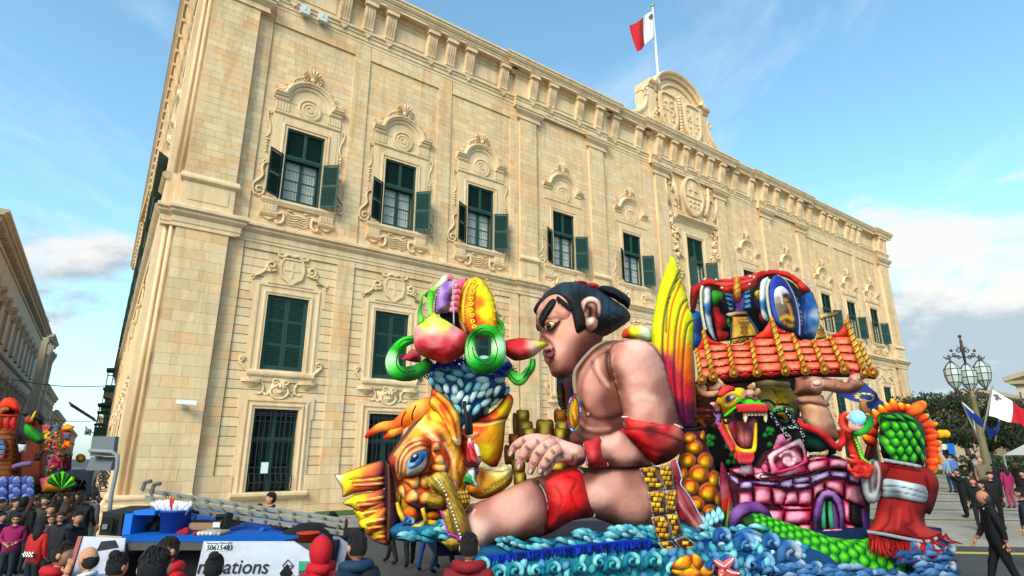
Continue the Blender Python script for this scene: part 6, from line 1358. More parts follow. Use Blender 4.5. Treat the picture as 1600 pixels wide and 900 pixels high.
SH=blob('shell',FI,Z4([(240,600),(290,620),(340,650),(400,655),(460,640),(500,670),(508,720),(490,780),(430,830),(380,870),(250,900),(160,860),(150,800),(220,740)]),-.25,.4,R_=20,step=3,cps=cz(Z4,[(290,640,'#f0e8b8'),(380,680,'#e8e0a8'),(460,670,'#e8e8c0'),(270,700,'#c87828'),(330,760,'#d8a030'),(420,760,'#d8c030'),(220,840,'#d88a20'),(380,840,'#a88018'),(480,760,'#a87818')]),strokes=[(Z4([(500,680+4*k),(440-10*k,740+12*k),(330-20*k,800+16*k)]),1.5,['#6a3010','#f0e060'][k%2],.75,(-.03,.02)[k%2])for k in range(6)]+[(Z4([(250,655),(330,675),(420,685),(490,655)]),1.6,'#b04818',.7,-.02)])
# ================================================================ flame fin
FN=thing('flame_wing','tall yellow and purple flame-striped wing rising behind the wrestler statue shoulder','wing',base_pt(1060,-1.9))
wing= [(1050,399),(1058,412),(1064,430),(1068,448),(1074,465),(1077,482),(1084,500),(1083,540),(1086,580),(1088,640),(1088,668),(1070,672),(1052,640),(1040,600),(1022,560),(1018,520),(1024,478),(1030,450),(1040,420)]
WG=blob('wing',FN,wing,-1.9,.4,R_=26,step=2.2,it=9,cps=[(1050,405,'#f0f020'),(1045,440,'#e8ec18'),(1035,480,'#e8e814'),(1028,520,'#e8e010'),(1060,440,'#f0e818'),(1072,480,'#f4ec20'),(1080,510,'#e8e818'),(1050,530,'#f0d010'),(1068,560,'#f49010'),(1080,580,'#f07010'),(1050,590,'#c81c50'),(1075,610,'#d82c40'),(1064,640,'#6c1450'),(1082,650,'#5a1048'),(1040,570,'#a01c60')],
 strokes=[([(1063,418),(1056,438),(1046,462),(1038,500),(1036,560),(1046,620)],1.9,'#4c0828',1,-.06),([(1068,432),(1060,452),(1050,480),(1045,520),(1044,570),(1052,630)],1.6,'#e0281c',.9,-.02),([(1075,466),(1064,480),(1057,510),(1054,550),(1054,600),(1060,650)],1.8,'#4c0830',1,-.06),([(1078,472),(1068,490),(1062,520),(1059,570)],2.0,'#e84818',.8),([(1084,500),(1074,510),(1069,540),(1066,600),(1070,660)],1.8,'#4c0830',1,-.06),([(1065,425),(1055,448),(1044,478),(1041,520)],1.2,'#1c0410',.9,-.03),([(1077,485),(1070,500),(1064,530)],1.0,'#f8f440',.7,.03),([(1048,420),(1040,450),(1030,490)],3.0,'#c8e010',.6,.03)],edge=('#a8d010',2,.5))
# ================================================================ lantern house with tiled skirt
LH=thing('pagoda_statue','red tiled pagoda with gold rope posts and two big round blue lanterns','pagoda',base_pt(1220,-1.8))
RD= ['#d42a1c','#e8442c','#b01c14']
blob('lantern_dark',LH,Z5([(60,200),(130,120),(300,140),(480,120),(600,50),(760,90),(860,180),(930,300),(900,540),(700,560),(500,540),(300,560),(150,560),(80,400)]),-2.9,.2,step=6,cps='#0c0a0e')  # black sheet behind the lanterns stands in for the shade inside the pagoda
ROOF=blob('roof',LH,Z5([(-5,155),(40,122),(100,85),(140,72),(200,84),(330,68),(420,55),(500,32),(570,12),(640,8),(705,12),(770,30),(840,75),(890,120),(937,172),(905,182),(868,194),(820,125),(770,85),(700,58),(630,55),(570,70),(520,105),(480,160),(455,185),(380,190),(330,195),(260,205),(215,165),(170,138),(115,138),(75,180),(50,240),(30,325),(-5,315)]),-1.9,.28,R_=7,step=3,cps=cz(Z5,[(50,140,'#b01c14'),(200,100,'#c8281c'),(260,130,'#e84c34'),(400,90,'#d83020'),(450,120,'#e04830'),(600,30,'#c42418'),(750,60,'#d8341f'),(860,130,'#e03c28'),(900,170,'#b01c14'),(10,260,'#7c1410')]),
 strokes=[(Z5([(190,100),(330,100),(470,70),(560,30)]),1.3,'#5c0c08',.8,-.04),(Z5([(200,135),(330,130),(480,105),(540,60)]),1.3,'#5c0c08',.8,-.04),(Z5([(195,118),(330,116),(470,90)]),1.3,'#ff8464',.5,.03),(Z5([(650,10),(640,50)]),1.2,'#7c100c',.6,-.03),(Z5([(760,30),(740,78)]),1.2,'#7c100c',.6,-.03),(Z5([(850,85),(815,125)]),1.2,'#7c100c',.6,-.03)])
for i in range(12):
 p=Z5([(105,82),(195,85),(240,150),(300,75),(460,60),(490,65),(455,120),(590,12),(700,10),(790,40),(880,80),(930,140)])[i];q=pt3([(p[0],p[1],-1.5)])[0];m_=MB();m_.ball(tuple(q),.035,8,5,col='#c8c8cc');pobj('lamp_stud',LH,m_)
DR=blob('blue_drum',LH,Z5([(860,205),(935,175),(968,235),(1000,340),(1002,430),(975,520),(955,556),(900,555),(850,545),(835,480),(850,350)]),-2.0,.35,R_=16,step=3,cps=cz(Z5,[(870,250,'#12407c'),(900,300,'#184c94'),(880,450,'#0c3470'),(940,260,'#2c6cac'),(985,360,'#c0ccd8'),(985,480,'#a8bccc'),(950,420,'#3c78b4'),(930,530,'#1c549c')]),strokes=[(Z5([(880,240),(905,340),(900,480)]),2,'#0c2c60',.6)])
blob('blue_drum',LH,Z5([(-8,325),(40,330),(75,345),(85,420),(95,520),(60,600),(20,640),(-5,620)]),-2.0,.2,step=3.4,cps=cz(Z5,[(30,360,'#1c60a0'),(60,420,'#0c3c78'),(40,560,'#1c5c9c'),(80,480,'#082858')]))
for P,c in(([(162,175),(210,175),(250,200),(240,270),(190,300),(168,260)],'#3c9c20'),([(170,310),(215,300),(235,350),(270,360),(280,440),(240,480),(300,500),(270,555),(210,560),(190,460)],'#b81818'),([(200,250),(240,240),(262,260),(240,275),(200,285)],'#c04868'),([(275,400),(300,385),(303,450),(278,440)],'#3cb030'),([(500,180),(535,170),(530,240),(500,230)],'#e0d020'),([(490,240),(530,240),(540,320),(510,330)],'#5c2c70'),([(530,350),(570,360),(570,430),(540,420)],'#c02020')):
 x,y=P[0];blob('masked_figure',LH,Z5(P),-2.45,.15,step=3,cps=cz(Z5,[(x,y,c),(P[2][0],P[2][1]+20,c),(P[3][0],P[3][1],'#2a0c10'),(x+30,y+50,c)]))
def disc(P_face,P_rim,P_edge,b0):
 blob('lantern_rim',LH,Z5(P_rim),b0-.25,.14,R_=6,step=2.6,cps=cz(Z5,[(P_rim[0][0],P_rim[0][1]+100,'#e0e4e8'),(P_rim[0][0]-5,P_rim[0][1]+250,'#c8d0d0'),(P_rim[0][0]+28,P_rim[0][1]+180,'#2c7cb8'),(P_rim[0][0]+44,P_rim[0][1]+200,'#0c3c70')]))
 ptube('silver_edge',LH,[p+(b0-.05,)for p in Z5(P_edge)],2.2,'#c8c6b0',n=8)
disc(None,[(100,130),(130,126),(155,140),(152,300),(165,430),(185,520),(195,555),(165,540),(130,470),(105,360),(92,230)],[(88,135),(76,200),(82,330),(100,430),(112,478)],-1.7)
disc(None,[(545,100),(580,70),(605,66),(600,120),(590,250),(600,340),(620,420),(590,410),(560,390),(540,300),(532,190)],[(612,85),(592,160),(600,270),(620,370),(632,395)],-1.55)
DF=blob('lantern_face',LH,Z5([(640,62),(672,50),(710,68),(755,120),(790,190),(820,280),(838,380),(848,460),(845,520),(820,515),(760,490),(700,450),(655,400),(628,320),(612,220),(615,120)]),-1.5,.10,R_=8,step=3,cps=cz(Z5,[(660,80,'#2c3c9c'),(740,130,'#24308c'),(640,200,'#2a4ab4'),(800,300,'#1c2878'),(650,360,'#3458c0'),(830,450,'#182470')]),edge=('#5878d0',1.8,.6))
PIC=blob('portrait_print',LH,Z5([(690,138),(725,145),(765,190),(795,260),(812,350),(815,440),(808,490),(780,492),(735,465),(690,400),(660,310),(648,220),(655,165)]),T=.015,step=2.2,on=DF,lift=.01,cps=cz(Z5,[(690,150,'#e0d8e0'),(740,170,'#d8c8d8'),(670,190,'#e0d8d0'),(680,240,'#a89c90'),(740,210,'#141820'),(780,260,'#0c1418'),(790,330,'#2c1c18'),(800,420,'#3c2418'),(700,290,'#7c7060'),(770,470,'#2c2430')]),
 strokes=[(Z5([(735,240),(760,280),(780,340),(790,400)]),2.6,'#c88a4c',.8),(Z5([(690,400),(740,370),(790,390)]),3.4,'#d0a820',.85),(Z5([(700,350),(730,340)]),2,'#8c5c3c',.8),(Z5([(730,420),(760,440),(790,440)]),3,'#b88c28',.8),(Z5([(665,180),(700,210),(712,270)]),1.2,'#e8e0d8',.8),(Z5([(745,262),(765,262)]),1.2,'#1c0c0c',.9),(Z5([(740,410),(745,450)]),1.2,'#7c1c20',.8)])
ptube('silver_edge',LH,[p+(-1.45,)for p in Z5([(672,50),(735,90),(790,180),(825,280),(846,400),(846,520)])],1.0,'#9ca0b0',n=6)
blob('lantern_back',LH,Z5([(800,215),(835,225),(860,300),(880,400),(872,520),(850,530),(845,400),(820,290)]),-1.75,.1,step=3,cps='#16305c',strokes=[(Z5([(830,240),(860,340),(870,430)]),1.,'#8cb0d8',.6)])
# painted planks, gold horn and purple tree between the lanterns
for i in range(4):
 for sx in(0,1):
  y=180+38*i;P= [(252+10*i,y),(322+4*i,y+8),(330,y+40),(272+9*i,y+34)]if not sx else[(408-2*i,y-14),(468,y-26),(462+3*i,y+8),(410,y+26)]
  blob('blue_shingle',LH,Z5(P),-1.8,.06,R_=3,step=2.6,curved=False,cps=cz(Z5,[(P[0][0],P[0][1],'#4c94c8'),(P[1][0],P[1][1],'#2c70a8'),(P[2][0],P[2][1],'#88b8d8')]),edge=('#0c2c50',1.2,.8))
blob('purple_trunk',LH,Z5([(318,190),(340,235),(360,262),(390,240),(412,185),(416,240),(410,340),(340,345),(350,300),(330,250)]),-1.65,.12,step=2.6,cps='#7c4c9c',edge=('#4c2470',2,.6))
hor=blob('gold_horn',LH,Z5([(345,66),(375,64),(385,110),(390,200),(385,240),(368,262),(340,235),(330,180),(335,110)]),-1.4,.18,step=2.4,cps=cz(Z5,[(350,90,'#d8882c'),(375,150,'#e8b048'),(345,200,'#c87820'),(370,240,'#a85c10')]),strokes=[(Z5([(338,120+45*k),(385,95+45*k)]),.9,'#7c3c08',.8,-.02)for k in range(4)])
def woodp(P,b,T,nm='carved_wood'):
 xs= [p[0]for p in P];ys= [p[1]for p in P];cx=sum(xs)/len(xs)
 return blob(nm,LH,Z5(P),b,T,R_=5,step=2.4,curved=False,cps=cz(Z5,[(min(xs),min(ys),'#c89038'),(max(xs),min(ys),'#a06c20'),(cx,max(ys),'#d8a840'),(cx,(min(ys)+max(ys))/2,'#e0b048')]),strokes=[(Z5([(cx+dx,min(ys)),(cx+dx*.4,(min(ys)+max(ys))/2),(cx+dx*1.2,max(ys))]),.9,'#6c3c0c',.75,-.015)for dx in(-60,-40,-22,-8,8,22,40,60)])
woodp([(325,375),(445,375),(500,470),(520,520),(400,580),(315,590)],-1.45,.1);woodp([(1010,435),(1035,470),(1060,545),(970,560),(985,500)],-1.45,.1)
for P in([(275,350),(330,336),(430,332),(440,345),(435,358),(350,366),(310,378),(280,366)],[(1000,352),(1060,345),(1150,336),(1158,352),(1120,372),(1040,392),(1018,405),(1000,380)]):blob('perch_board',LH,Z5(P),-1.1,.14,R_=4,step=2.4,cps=cz(Z5,[(P[0][0],P[0][1],'#c8b088'),(P[4][0],P[4][1],'#8c6c40')]),edge=('#5c4020',1.2,.6))
ptube('railing',LH,[p+(-1.2,)for p in Z5([(285,560),(380,535),(500,525)])],1.4,'#1c1c1e',n=6);ptube('railing',LH,[p+(-1.2,)for p in Z5([(318,380),(312,470),(310,585)])],1.2,'#2c3c50',n=6);ptube('railing',LH,[p+(-1.2,)for p in Z5([(440,370),(490,440),(520,500)])],1.6,'#3c587c',n=6)
# tiled skirt
posts= [((40,628),(80,862)),((95,488),(170,840)),((290,592),(330,808)),((465,545),(512,805)),((628,388),(735,795)),((790,508),(890,790)),((950,560),(1042,782)),((1085,530),(1195,782)),((1215,402),(1352,808))]
TB,BBt= -1.45,-.95
def lerp(a,b,t):return tuple(x+(y-x)*t for x,y in zip(a,b))
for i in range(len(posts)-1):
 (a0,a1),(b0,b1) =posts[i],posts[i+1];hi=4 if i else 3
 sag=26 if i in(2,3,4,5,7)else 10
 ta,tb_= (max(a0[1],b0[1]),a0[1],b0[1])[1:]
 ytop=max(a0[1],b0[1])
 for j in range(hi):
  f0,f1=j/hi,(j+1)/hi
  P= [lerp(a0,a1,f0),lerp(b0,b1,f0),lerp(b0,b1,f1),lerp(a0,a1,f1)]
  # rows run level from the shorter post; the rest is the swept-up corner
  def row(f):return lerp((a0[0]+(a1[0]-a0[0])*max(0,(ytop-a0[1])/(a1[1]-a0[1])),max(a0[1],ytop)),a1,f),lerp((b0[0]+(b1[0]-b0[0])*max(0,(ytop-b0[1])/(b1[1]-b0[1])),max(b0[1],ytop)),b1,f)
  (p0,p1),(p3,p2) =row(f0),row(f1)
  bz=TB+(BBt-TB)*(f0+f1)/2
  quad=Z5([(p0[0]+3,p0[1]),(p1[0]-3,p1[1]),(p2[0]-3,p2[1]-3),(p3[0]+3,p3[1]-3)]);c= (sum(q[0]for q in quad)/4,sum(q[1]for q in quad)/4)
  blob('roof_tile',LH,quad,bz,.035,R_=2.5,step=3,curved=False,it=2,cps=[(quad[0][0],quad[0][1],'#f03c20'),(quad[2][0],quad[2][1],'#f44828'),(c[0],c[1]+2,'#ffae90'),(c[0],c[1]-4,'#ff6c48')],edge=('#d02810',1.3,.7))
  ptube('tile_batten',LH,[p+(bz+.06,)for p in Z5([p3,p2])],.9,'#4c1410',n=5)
 if abs(a0[1]-b0[1]) >20:   # swept-up corner piece
  if a0[1] <b0[1]:P= [a0,lerp(a0,(b0[0],ytop),.35),(b0[0],ytop),(a0[0]+(a1[0]-a0[0])*(ytop-a0[1])/(a1[1]-a0[1]),ytop)];P[1] = (P[1][0],P[1][1]+30)
  else:P= [(a0[0],ytop),lerp((a0[0],ytop),b0,.6),b0,(b0[0]+(b1[0]-b0[0])*(ytop-b0[1])/(b1[1]-b0[1]),ytop)];P[1] = (P[1][0],P[1][1]+30)
  blob('eave',LH,Z5(P),TB,.08,R_=6,step=3,curved=False,cps=cz(Z5,[(P[0][0],P[0][1],'#e84830'),(P[2][0],P[2][1],'#f0684c'),(P[3][0],P[3][1],'#d83020')]),edge=('#a81810',1.4,.8))
 x,y= (a1[0]+b1[0])/2,(a1[1]+b1[1])/2
 if i:blob('scallop',LH,Z5([(a1[0]+28,y-12),(x,y-16),(b1[0]-25,y-12),(b1[0]-32,y+22),(x,y+42),(a1[0]+38,y+28)]),BBt-.05,.08,R_=5,step=2.6,cps='#d83024',strokes=[(Z5([(x-38,y),(x,y+26),(x+36,y)]),1,'#8c1410',.7,-.02),(Z5([(x-20,y-4),(x,y+10),(x+18,y-4)]),1,'#ff8070',.7,.02)])
for i,(t,e)in enumerate(posts+[((1310,580),(1420,808))]):
 P=Z5([t,lerp(t,e,.5),e]);big=i in(1,4,8);w=3.7 if big else 3.0
 ptube('gold_rope_post',LH,[P[0]+(TB+.12,),P[1]+((TB+BBt)/2+.16,),P[2]+(BBt+.16,)],[w*.8,w,w],['#c88a20','#e8b84c','#a86c14'],n=12)
 n_=9 if big else 6
 for k in range(n_):
  f= (k+.5)/n_;x,y=Z5([lerp(t,e,f)])[0];ptube('rope_turn',LH,[(x-w*.9,y+2.6,TB+(BBt-TB)*f+.22),(x,y-.4,TB+(BBt-TB)*f+.30),(x+w*.9,y-3.4,TB+(BBt-TB)*f+.22)],.8,'#7a430c',n=5)
 x,y=Z5([(e[0]+4,e[1]+6)])[0];sc_b=blob('scroll_end',LH,ell(x,y,8,8.4),BBt+.2,.12,R_=3,step=2,cps='#c0841c',strokes=[([(a,b)for a,b in arc(x,y,4.4,0,340,12)],1.,'#6a3a08',.85,-.03),([(x,y)],1.6,'#f0c860',.9,.04)],edge=('#6c400c',1.2,.7))
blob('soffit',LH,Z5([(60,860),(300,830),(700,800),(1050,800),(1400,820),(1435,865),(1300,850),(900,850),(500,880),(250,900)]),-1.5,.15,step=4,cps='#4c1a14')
# ================================================================ arm that holds it up, dark foliage behind
HA=thing('lifting_arm_statue','giant papier-mache arm in a torn green and red sleeve lifting the pagoda','arm',base_pt(1270,-1.2))
UA=blob('arm',HA,Z6([(862,255),(1070,250),(1110,300),(1165,420),(1200,520),(1230,600),(1150,650),(1050,600),(960,520),(915,430),(900,380)]),-1.2,.4,R_=26,step=3.4,cps=cz(Z6,[(900,290,'#a07058'),(1000,290,'#e0b498'),(1080,320,'#cfa288'),(950,380,'#b08468'),(1100,430,'#b88c74'),(1150,560,'#8c5c4c'),(1010,480,'#c89c84'),(1000,560,'#94685a')]))
HN=blob('hand',HA,Zc(1040,400,3.75)([(762,735),(775,712),(840,705),(940,712),(1000,722),(1060,740),(1080,700),(1120,686),(1150,690),(1166,715),(1155,735),(1170,748),(1130,790),(1080,805),(1000,800),(920,790),(905,810),(765,815),(758,775)]),-.95,.25,R_=12,step=2.8,cps=cz(Zc(1040,400,3.75),[(790,740,'#8c5c4c'),(880,730,'#c49884'),(980,750,'#a87864'),(1050,770,'#94665a'),(1130,710,'#c0968a'),(1110,780,'#7c5044'),(830,800,'#6c4438')]),
 strokes=[(Zc(1040,400,3.75)([(850,730),(845,760)]),1.3,'#5c342c',.7,-.02),(Zc(1040,400,3.75)([(1090,720),(1110,735),(1140,735)]),1.3,'#4c2c24',.7,-.02),(Zc(1040,400,3.75)([(1000,735),(990,770)]),1.2,'#5c342c',.6,-.02)])
for c,rx,ry,a in(((888,740),7.5,5.5,0),((1136,706),4,5,20)):x,y=Zc(1040,400,3.75)([c])[0];blob('fingernail',HA,ell(x,y,rx,ry,a),T=.05,step=1.6,on=HN,lift=.02,cps='#d0aca0',edge=('#6c443c',1.2,.8))
blob('wrist',HA,Zc(1040,400,3.75)([(770,815),(905,810),(930,840),(960,880),(820,880),(780,860)]),-1.05,.3,step=3,cps='#a87c68')
SLV=blob('sleeve',HA,Z6([(895,440),(915,425),(930,470),(990,515),(1060,540),(1120,590),(1165,650),(1200,700),(1190,740),(1100,745),(1000,730),(950,700),(930,620),(900,560),(905,500)]),-.75,.25,R_=16,step=3,cps=cz(Z6,[(930,500,'#2c4c44'),(980,580,'#143830'),(1050,650,'#1c443c'),(1120,700,'#102c2a'),(1000,700,'#0c2420')]),m=M_fab)
ptube('sleeve_hem',HA,[p+(-.45,)for p in Z6([(898,445),(905,490),(960,520),(1040,545),(1110,595),(1170,655),(1235,700)])],[3,4,4.4,4.6,4.6,4.4,3.4],['#a81c1c','#d83838','#c82828','#e04848','#b82020','#d83c3c','#a81c1c'],n=10)
ptube('sleeve_hem',HA,[p+(-.75,)for p in Z6([(1190,690),(1240,660),(1255,600),(1225,540)])],[3,4,4.4,3],['#a81c1c','#d83838','#c82828','#a81818'],n=10)
blob('bone_teeth',HA,Z6([(965,735),(1010,722),(1080,720),(1130,700),(1138,730),(1120,755),(1050,752),(990,750)]),-.6,.08,step=2.4,cps='#c8c0a0',strokes=[(Z6([(1050,712),(1130,705)]),1.6,'#c02020',.9)]+[(Z6([(985+22*k,725),(985+22*k,752)]),.8,'#4c4030',.8,-.02)for k in range(7)])
BK=thing('backdrop_foliage','dark painted backdrop of orange leaves and green scales behind the dragon head','backdrop',base_pt(1160,-2.4))
blob('backing',BK,Z6([(30,150),(200,100),(500,100),(860,110),(900,300),(900,560),(960,740),(700,900),(400,900),(150,850),(100,600),(30,480)]),-2.5,.15,step=8,cps=cz(Z6,[(100,300,'#4c1c0c'),(100,600,'#101410'),(600,300,'#281c0c'),(500,700,'#101010'),(800,500,'#181410')]))
r=random.Random(31)
for i in range(26):
 x,y=r.uniform(35,230),r.uniform(210,510);a=r.uniform(120,240);l=r.uniform(35,60)
 q= [(x+l*math.cos(R(a)),y-l*math.sin(R(a))),(x+l*.3*math.cos(R(a+70)),y-l*.3*math.sin(R(a+70))),(x-l*.7*math.cos(R(a)),y+l*.7*math.sin(R(a))),(x+l*.3*math.cos(R(a-70)),y-l*.3*math.sin(R(a-70)))]
 blob('mane_leaf',BK,Z6(q),-1.9+r.uniform(-.2,.25),.08,step=3.4,cps=r.choice(('#8c3410','#b85418','#6c240c','#a06c18','#c87020')),edge=('#3c1408',1.6,.7))
LF=blob('gold_leaf_panel',BK,Z6([(520,160),(620,150),(760,160),(830,200),(870,270),(880,350),(850,440),(800,470),(740,430),(640,380),(560,300)]),-1.9,.2,step=3.4,cps=cz(Z6,[(600,200,'#a88c50'),(700,220,'#c8a820'),(820,240,'#b89c30'),(850,350,'#7c6420'),(650,320,'#b8a070'),(740,300,'#d8bc20')]),strokes=[(Z6([(660,190),(720,260),(790,380)]),1.4,'#5c4808',.8,-.02),(Z6([(690,230),(760,220)]),1.1,'#5c4808',.7),(Z6([(730,280),(800,270)]),1.1,'#5c4808',.7),(Z6([(720,290),(700,340)]),1.1,'#5c4808',.7)])
ptube('rope',BK,[p+(-1.5,)for p in Z6([(545,165),(640,150),(720,160),(805,165)])],4.4,['#8c7c58','#b8a884','#8c7c58','#b8a884'],n=9)
for i in range(22):
 x,y=r.choice([(r.uniform(130,190),r.uniform(570,720)),(r.uniform(280,380),r.uniform(640,840)),(r.uniform(540,690),r.uniform(540,680))]);x,y=Z6([(x,y)])[0]
 blob('dark_scale',BK,ell(x,y,5.4,6.2,r.uniform(-20,20)),-1.55,.1,step=2.4,cps=[(x,y-3,'#2c8c38'),(x,y+5,'#0c3c18')],edge=('#06200c',1.2,.8))
# ================================================================ dragon head
DG=thing('dragon_head_statue','roaring yellow dragon head with red moustache, green lip, antlers and wide open mouth','dragon',base_pt(1160,-.6))
YC='#e8c018'
MO=blob('mouth',DG,Z6([(285,460),(330,440),(420,430),(540,450),(535,560),(530,680),(500,708),(440,712),(390,700),(350,650),(310,560)]),-.8,.12,R_=8,step=3,cps=cz(Z6,[(310,480,'#c04870'),(340,560,'#a83858'),(400,480,'#5c1c1c'),(450,440,'#3c0c10'),(520,500,'#b04c6c'),(500,640,'#9c3854'),(420,600,'#7c2430')]))
TG=blob('tongue',DG,Z6([(375,480),(420,470),(470,480),(500,540),(500,650),(470,690),(420,692),(385,650),(370,560)]),-.55,.2,R_=10,step=2.6,cps=cz(Z6,[(400,520,'#8c4444'),(450,500,'#7c3438'),(440,620,'#c87880'),(480,650,'#b86870'),(400,640,'#a85860')]),strokes=[(Z6([(430,490),(440,580),(445,680)]),1.4,'#6c2830',.6,-.03)])
ptube('jaw_rim',DG,[p+(-.35,)for p in Z6([(270,450),(300,560),(345,660),(395,708),(445,722),(500,716),(522,690),(530,600),(534,480)])],[3.5,3.6,4,4.2,4.2,3.6,3,2.6,2],[YC,'#f0d830','#d8a810',YC,'#f0d020',YC,'#e8c820','#d8b010',YC],n=10)
SN=blob('snout',DG,Z6([(205,310),(235,250),(275,215),(330,200),(390,188),(440,200),(470,240),(540,280),(600,310),(628,350),(625,380),(560,385),(460,390),(390,385),(340,410),(290,425),(262,400),(245,350)]),-.6,.45,R_=22,step=2.8,it=8,cps=cz(Z6,[(240,300,'#e8b818'),(300,230,'#f0cc18'),(380,205,'#e8c418'),(280,380,'#f0b818'),(340,370,'#e8a818'),(400,300,'#50c020'),(460,300,'#5ce020'),(560,310,'#48d020'),(420,340,'#30a818'),(600,350,'#3cb81c'),(340,300,'#d8a014')]),
 strokes=[(Z6([(240,290),(290,250),(360,245),(400,270)]),1.6,'#a06808',.7,-.03),(Z6([(255,400),(300,360),(360,300)]),1.6,'#a87008',.7,-.03),(Z6([(270,330),(320,340),(380,280)]),2.2,'#f8e050',.6,.03)])
ED=blob('eye',DG,Z6([(285,290),(300,258),(330,246),(370,250),(372,268),(340,290),(300,315),(288,310)]),T=.12,R_=5,step=1.8,on=SN,lift=.05,cps='#e8e0e0',edge=('#7c4c10',1.4,.9))
blob('iris',DG,ell(*Z6([(308,280)])[0],4,4.6),T=.04,step=1.3,on=ED,lift=.01,cps='#6c3c80',strokes=[([Z6([(308,280)])[0]],1.4,'#180818',1)])
ptube('brow',DG,[p+(-.1,)for p in Z6([(230,262),(258,228),(300,200),(355,200)])],[3,5,5.4,3],['#c02828','#e84848','#d83838','#c02828'],n=9)
ND=blob('nose',DG,Z6([(420,250),(435,220),(475,205),(515,212),(540,245),(550,285),(525,292),(490,275),(450,280),(428,292),(416,275)]),T=.25,R_=8,step=2,on=SN,lift=.08,cps=cz(Z6,[(440,235,'#b88070'),(490,220,'#d8a898'),(530,260,'#a86c60')]),strokes=[([Z6([(458,265)])[0]],2.2,'#2c1010',.95,-.08),([Z6([(522,265)])[0]],2.2,'#2c1010',.95,-.08)])
r=random.Random(8)
for i in range(14):
 x=395+17*i;ptube('moustache_lock',DG,[(p[0],p[1],-.05)for p in Z6([(x,325+abs(i-7)*1.5),(x-9,350),(x+3,372),(x-4,392)])],[2.2,3,2.8,1.6],['#e85050','#c82830','#e04850','#a81c24'],n=7,sm=3)
blob('upper_gum',DG,Z6([(430,385),(520,390),(615,380),(610,420),(560,430),(470,425)]),-.35,.08,step=2.8,cps='#4c1416')
for x,l,w in((445,80,3.2),(475,28,2.4),(500,28,2.4),(530,28,2.4),(560,28,2.2),(585,26,2.2),(612,80,3.0)):ptube('fang' if l>50 else 'tooth',DG,[p+(-.15,)for p in Z6([(x,395),(x+2,395+l*.6),(x+4,395+l)])],[w,w*.95,w*.35 if l>50 else w*.8],['#c8b078','#e8dcb0','#f0e8d0'],n=8)
for k in range(13):
 t=k/12;x=262+ (400-262)*t**1.2;y=500+240*t;x,y= (262+10*k,500+19*k)if k<10 else(392+26*(k-10),735+6*(k-10))
 ptube('beard_lock',DG,[(p[0],p[1],-.3)for p in Z6([(x,y-14),(x-14,y+8),(x-18,y+32),(x-8,y+50)])],[3,4,3,1],['#e04c4c','#c83040','#e85860','#b02030'],n=7,sm=3)
for k in range(8):
 ptube('beard_lock',DG,[(p[0],p[1],-.2)for p in Z6([(395+15*k,725),(390+16*k,760),(400+13*k,795),(402+11*k,820)])],[3,3.6,3,1],['#e04c4c','#c83040','#e85860','#b02030'],n=7,sm=3)
blob('ear',DG,Z6([(155,318),(180,308),(225,315),(242,350),(240,385),(205,390),(190,370),(180,345)]),-.5,.12,step=2.4,cps=cz(Z6,[(165,320,'#e0b0a0'),(210,340,'#7c443c'),(230,370,'#c89080')]))
for P in([(175,365),(195,385),(210,410),(190,420)],[(190,415),(240,395),(255,430),(235,475),(200,470),(205,440)],[(195,470),(240,470),(250,500),(225,532),(215,505)]):blob('frill',DG,Z6(P),-.6,.1,step=2.6,cps='#a878b8',edge=('#6c3c80',1.6,.7))
for P in([(50,160),(85,220),(130,245),(190,235),(220,190)],[(150,195),(180,200),(215,180),(215,150)],[(300,190),(260,180),(235,150),(218,112)],[(470,195),(505,180),(520,150)],[(535,250),(550,220),(560,200)],[(110,230),(100,190),(70,160)]):
 ptube('antler',DG,[p+(-.9,)for p in Z6(P)],[3]+[4.6]*(len(P)-2)+[1.4],['#7c4c34','#a8785c']+['#c89c80']*(len(P)-3)+['#e8d0b8']if len(P) >3 else['#a8785c','#b88c70','#e8d0b8'],n=9)
ptube('whisker',DG,[p+(-.15,)for p in Z6([(415,310),(380,330),(360,380),(340,440),(300,480),(268,470),(262,400)])],1.7,'#141416',n=8);ptube('whisker',DG,[p+(-.15,)for p in Z6([(580,300),(640,295),(690,330),(700,360),(680,375)])],1.9,'#141416',n=8);ptube('whisker',DG,[p+(-.2,)for p in Z6([(700,340),(740,325),(810,332)])],1.7,'#141416',n=8)
ptube('lip_line',DG,[p+(-.1,)for p in Z6([(275,425),(330,380),(390,335)])],1.7,'#38c820',n=7)
# sequined black frame held in the claw
FRm=thing('sequined_frame','black sequined ladder-shaped frame held by a small green claw beside the dragon mouth','frame',base_pt(1240,.0))
for P,w in(([(655,405),(710,480),(770,560),(800,612)],3.6),([(690,380),(740,365),(790,375)],4.2),([(790,380),(840,460),(900,540),(935,600)],4.2),([(740,460),(780,480),(795,440)],2.6),([(770,530),(830,515),(860,525)],3.4),([(870,580),(910,595),(935,600)],3.2)):
 ptube('bar',FRm,[p+(.05,)for p in Z6(P)],w,['#15171c','#2c3038']+['#15171c']*(len(P)-2),n=4)
m_=MB();r=random.Random(5)
for P in([(655,405),(710,480),(770,560),(800,612)],[(790,380),(840,460),(900,540),(935,600)],[(690,380),(740,365),(790,375)],[(770,530),(830,515),(860,525)]):
 for p in pt3([q+(.13,)for q in crom(Z6(P),7)]):m_.ball((p[0]+r.uniform(-.03,.03),p[1],p[2]+r.uniform(-.03,.03)),.011,5,3,col='#e0e4e8')
o=pobj('sequins',FRm,m_);o['kind'] ='stuff'
for P in([(680,395),(690,370),(740,350)],[(735,380),(750,355),(700,345)],[(800,380),(830,372),(845,390)]):ptube('claw',FRm,[p+(.12,)for p in Z6(P)],[2.6,2.2,1.1],['#1c6c30','#38a048','#c89870'],n=7)
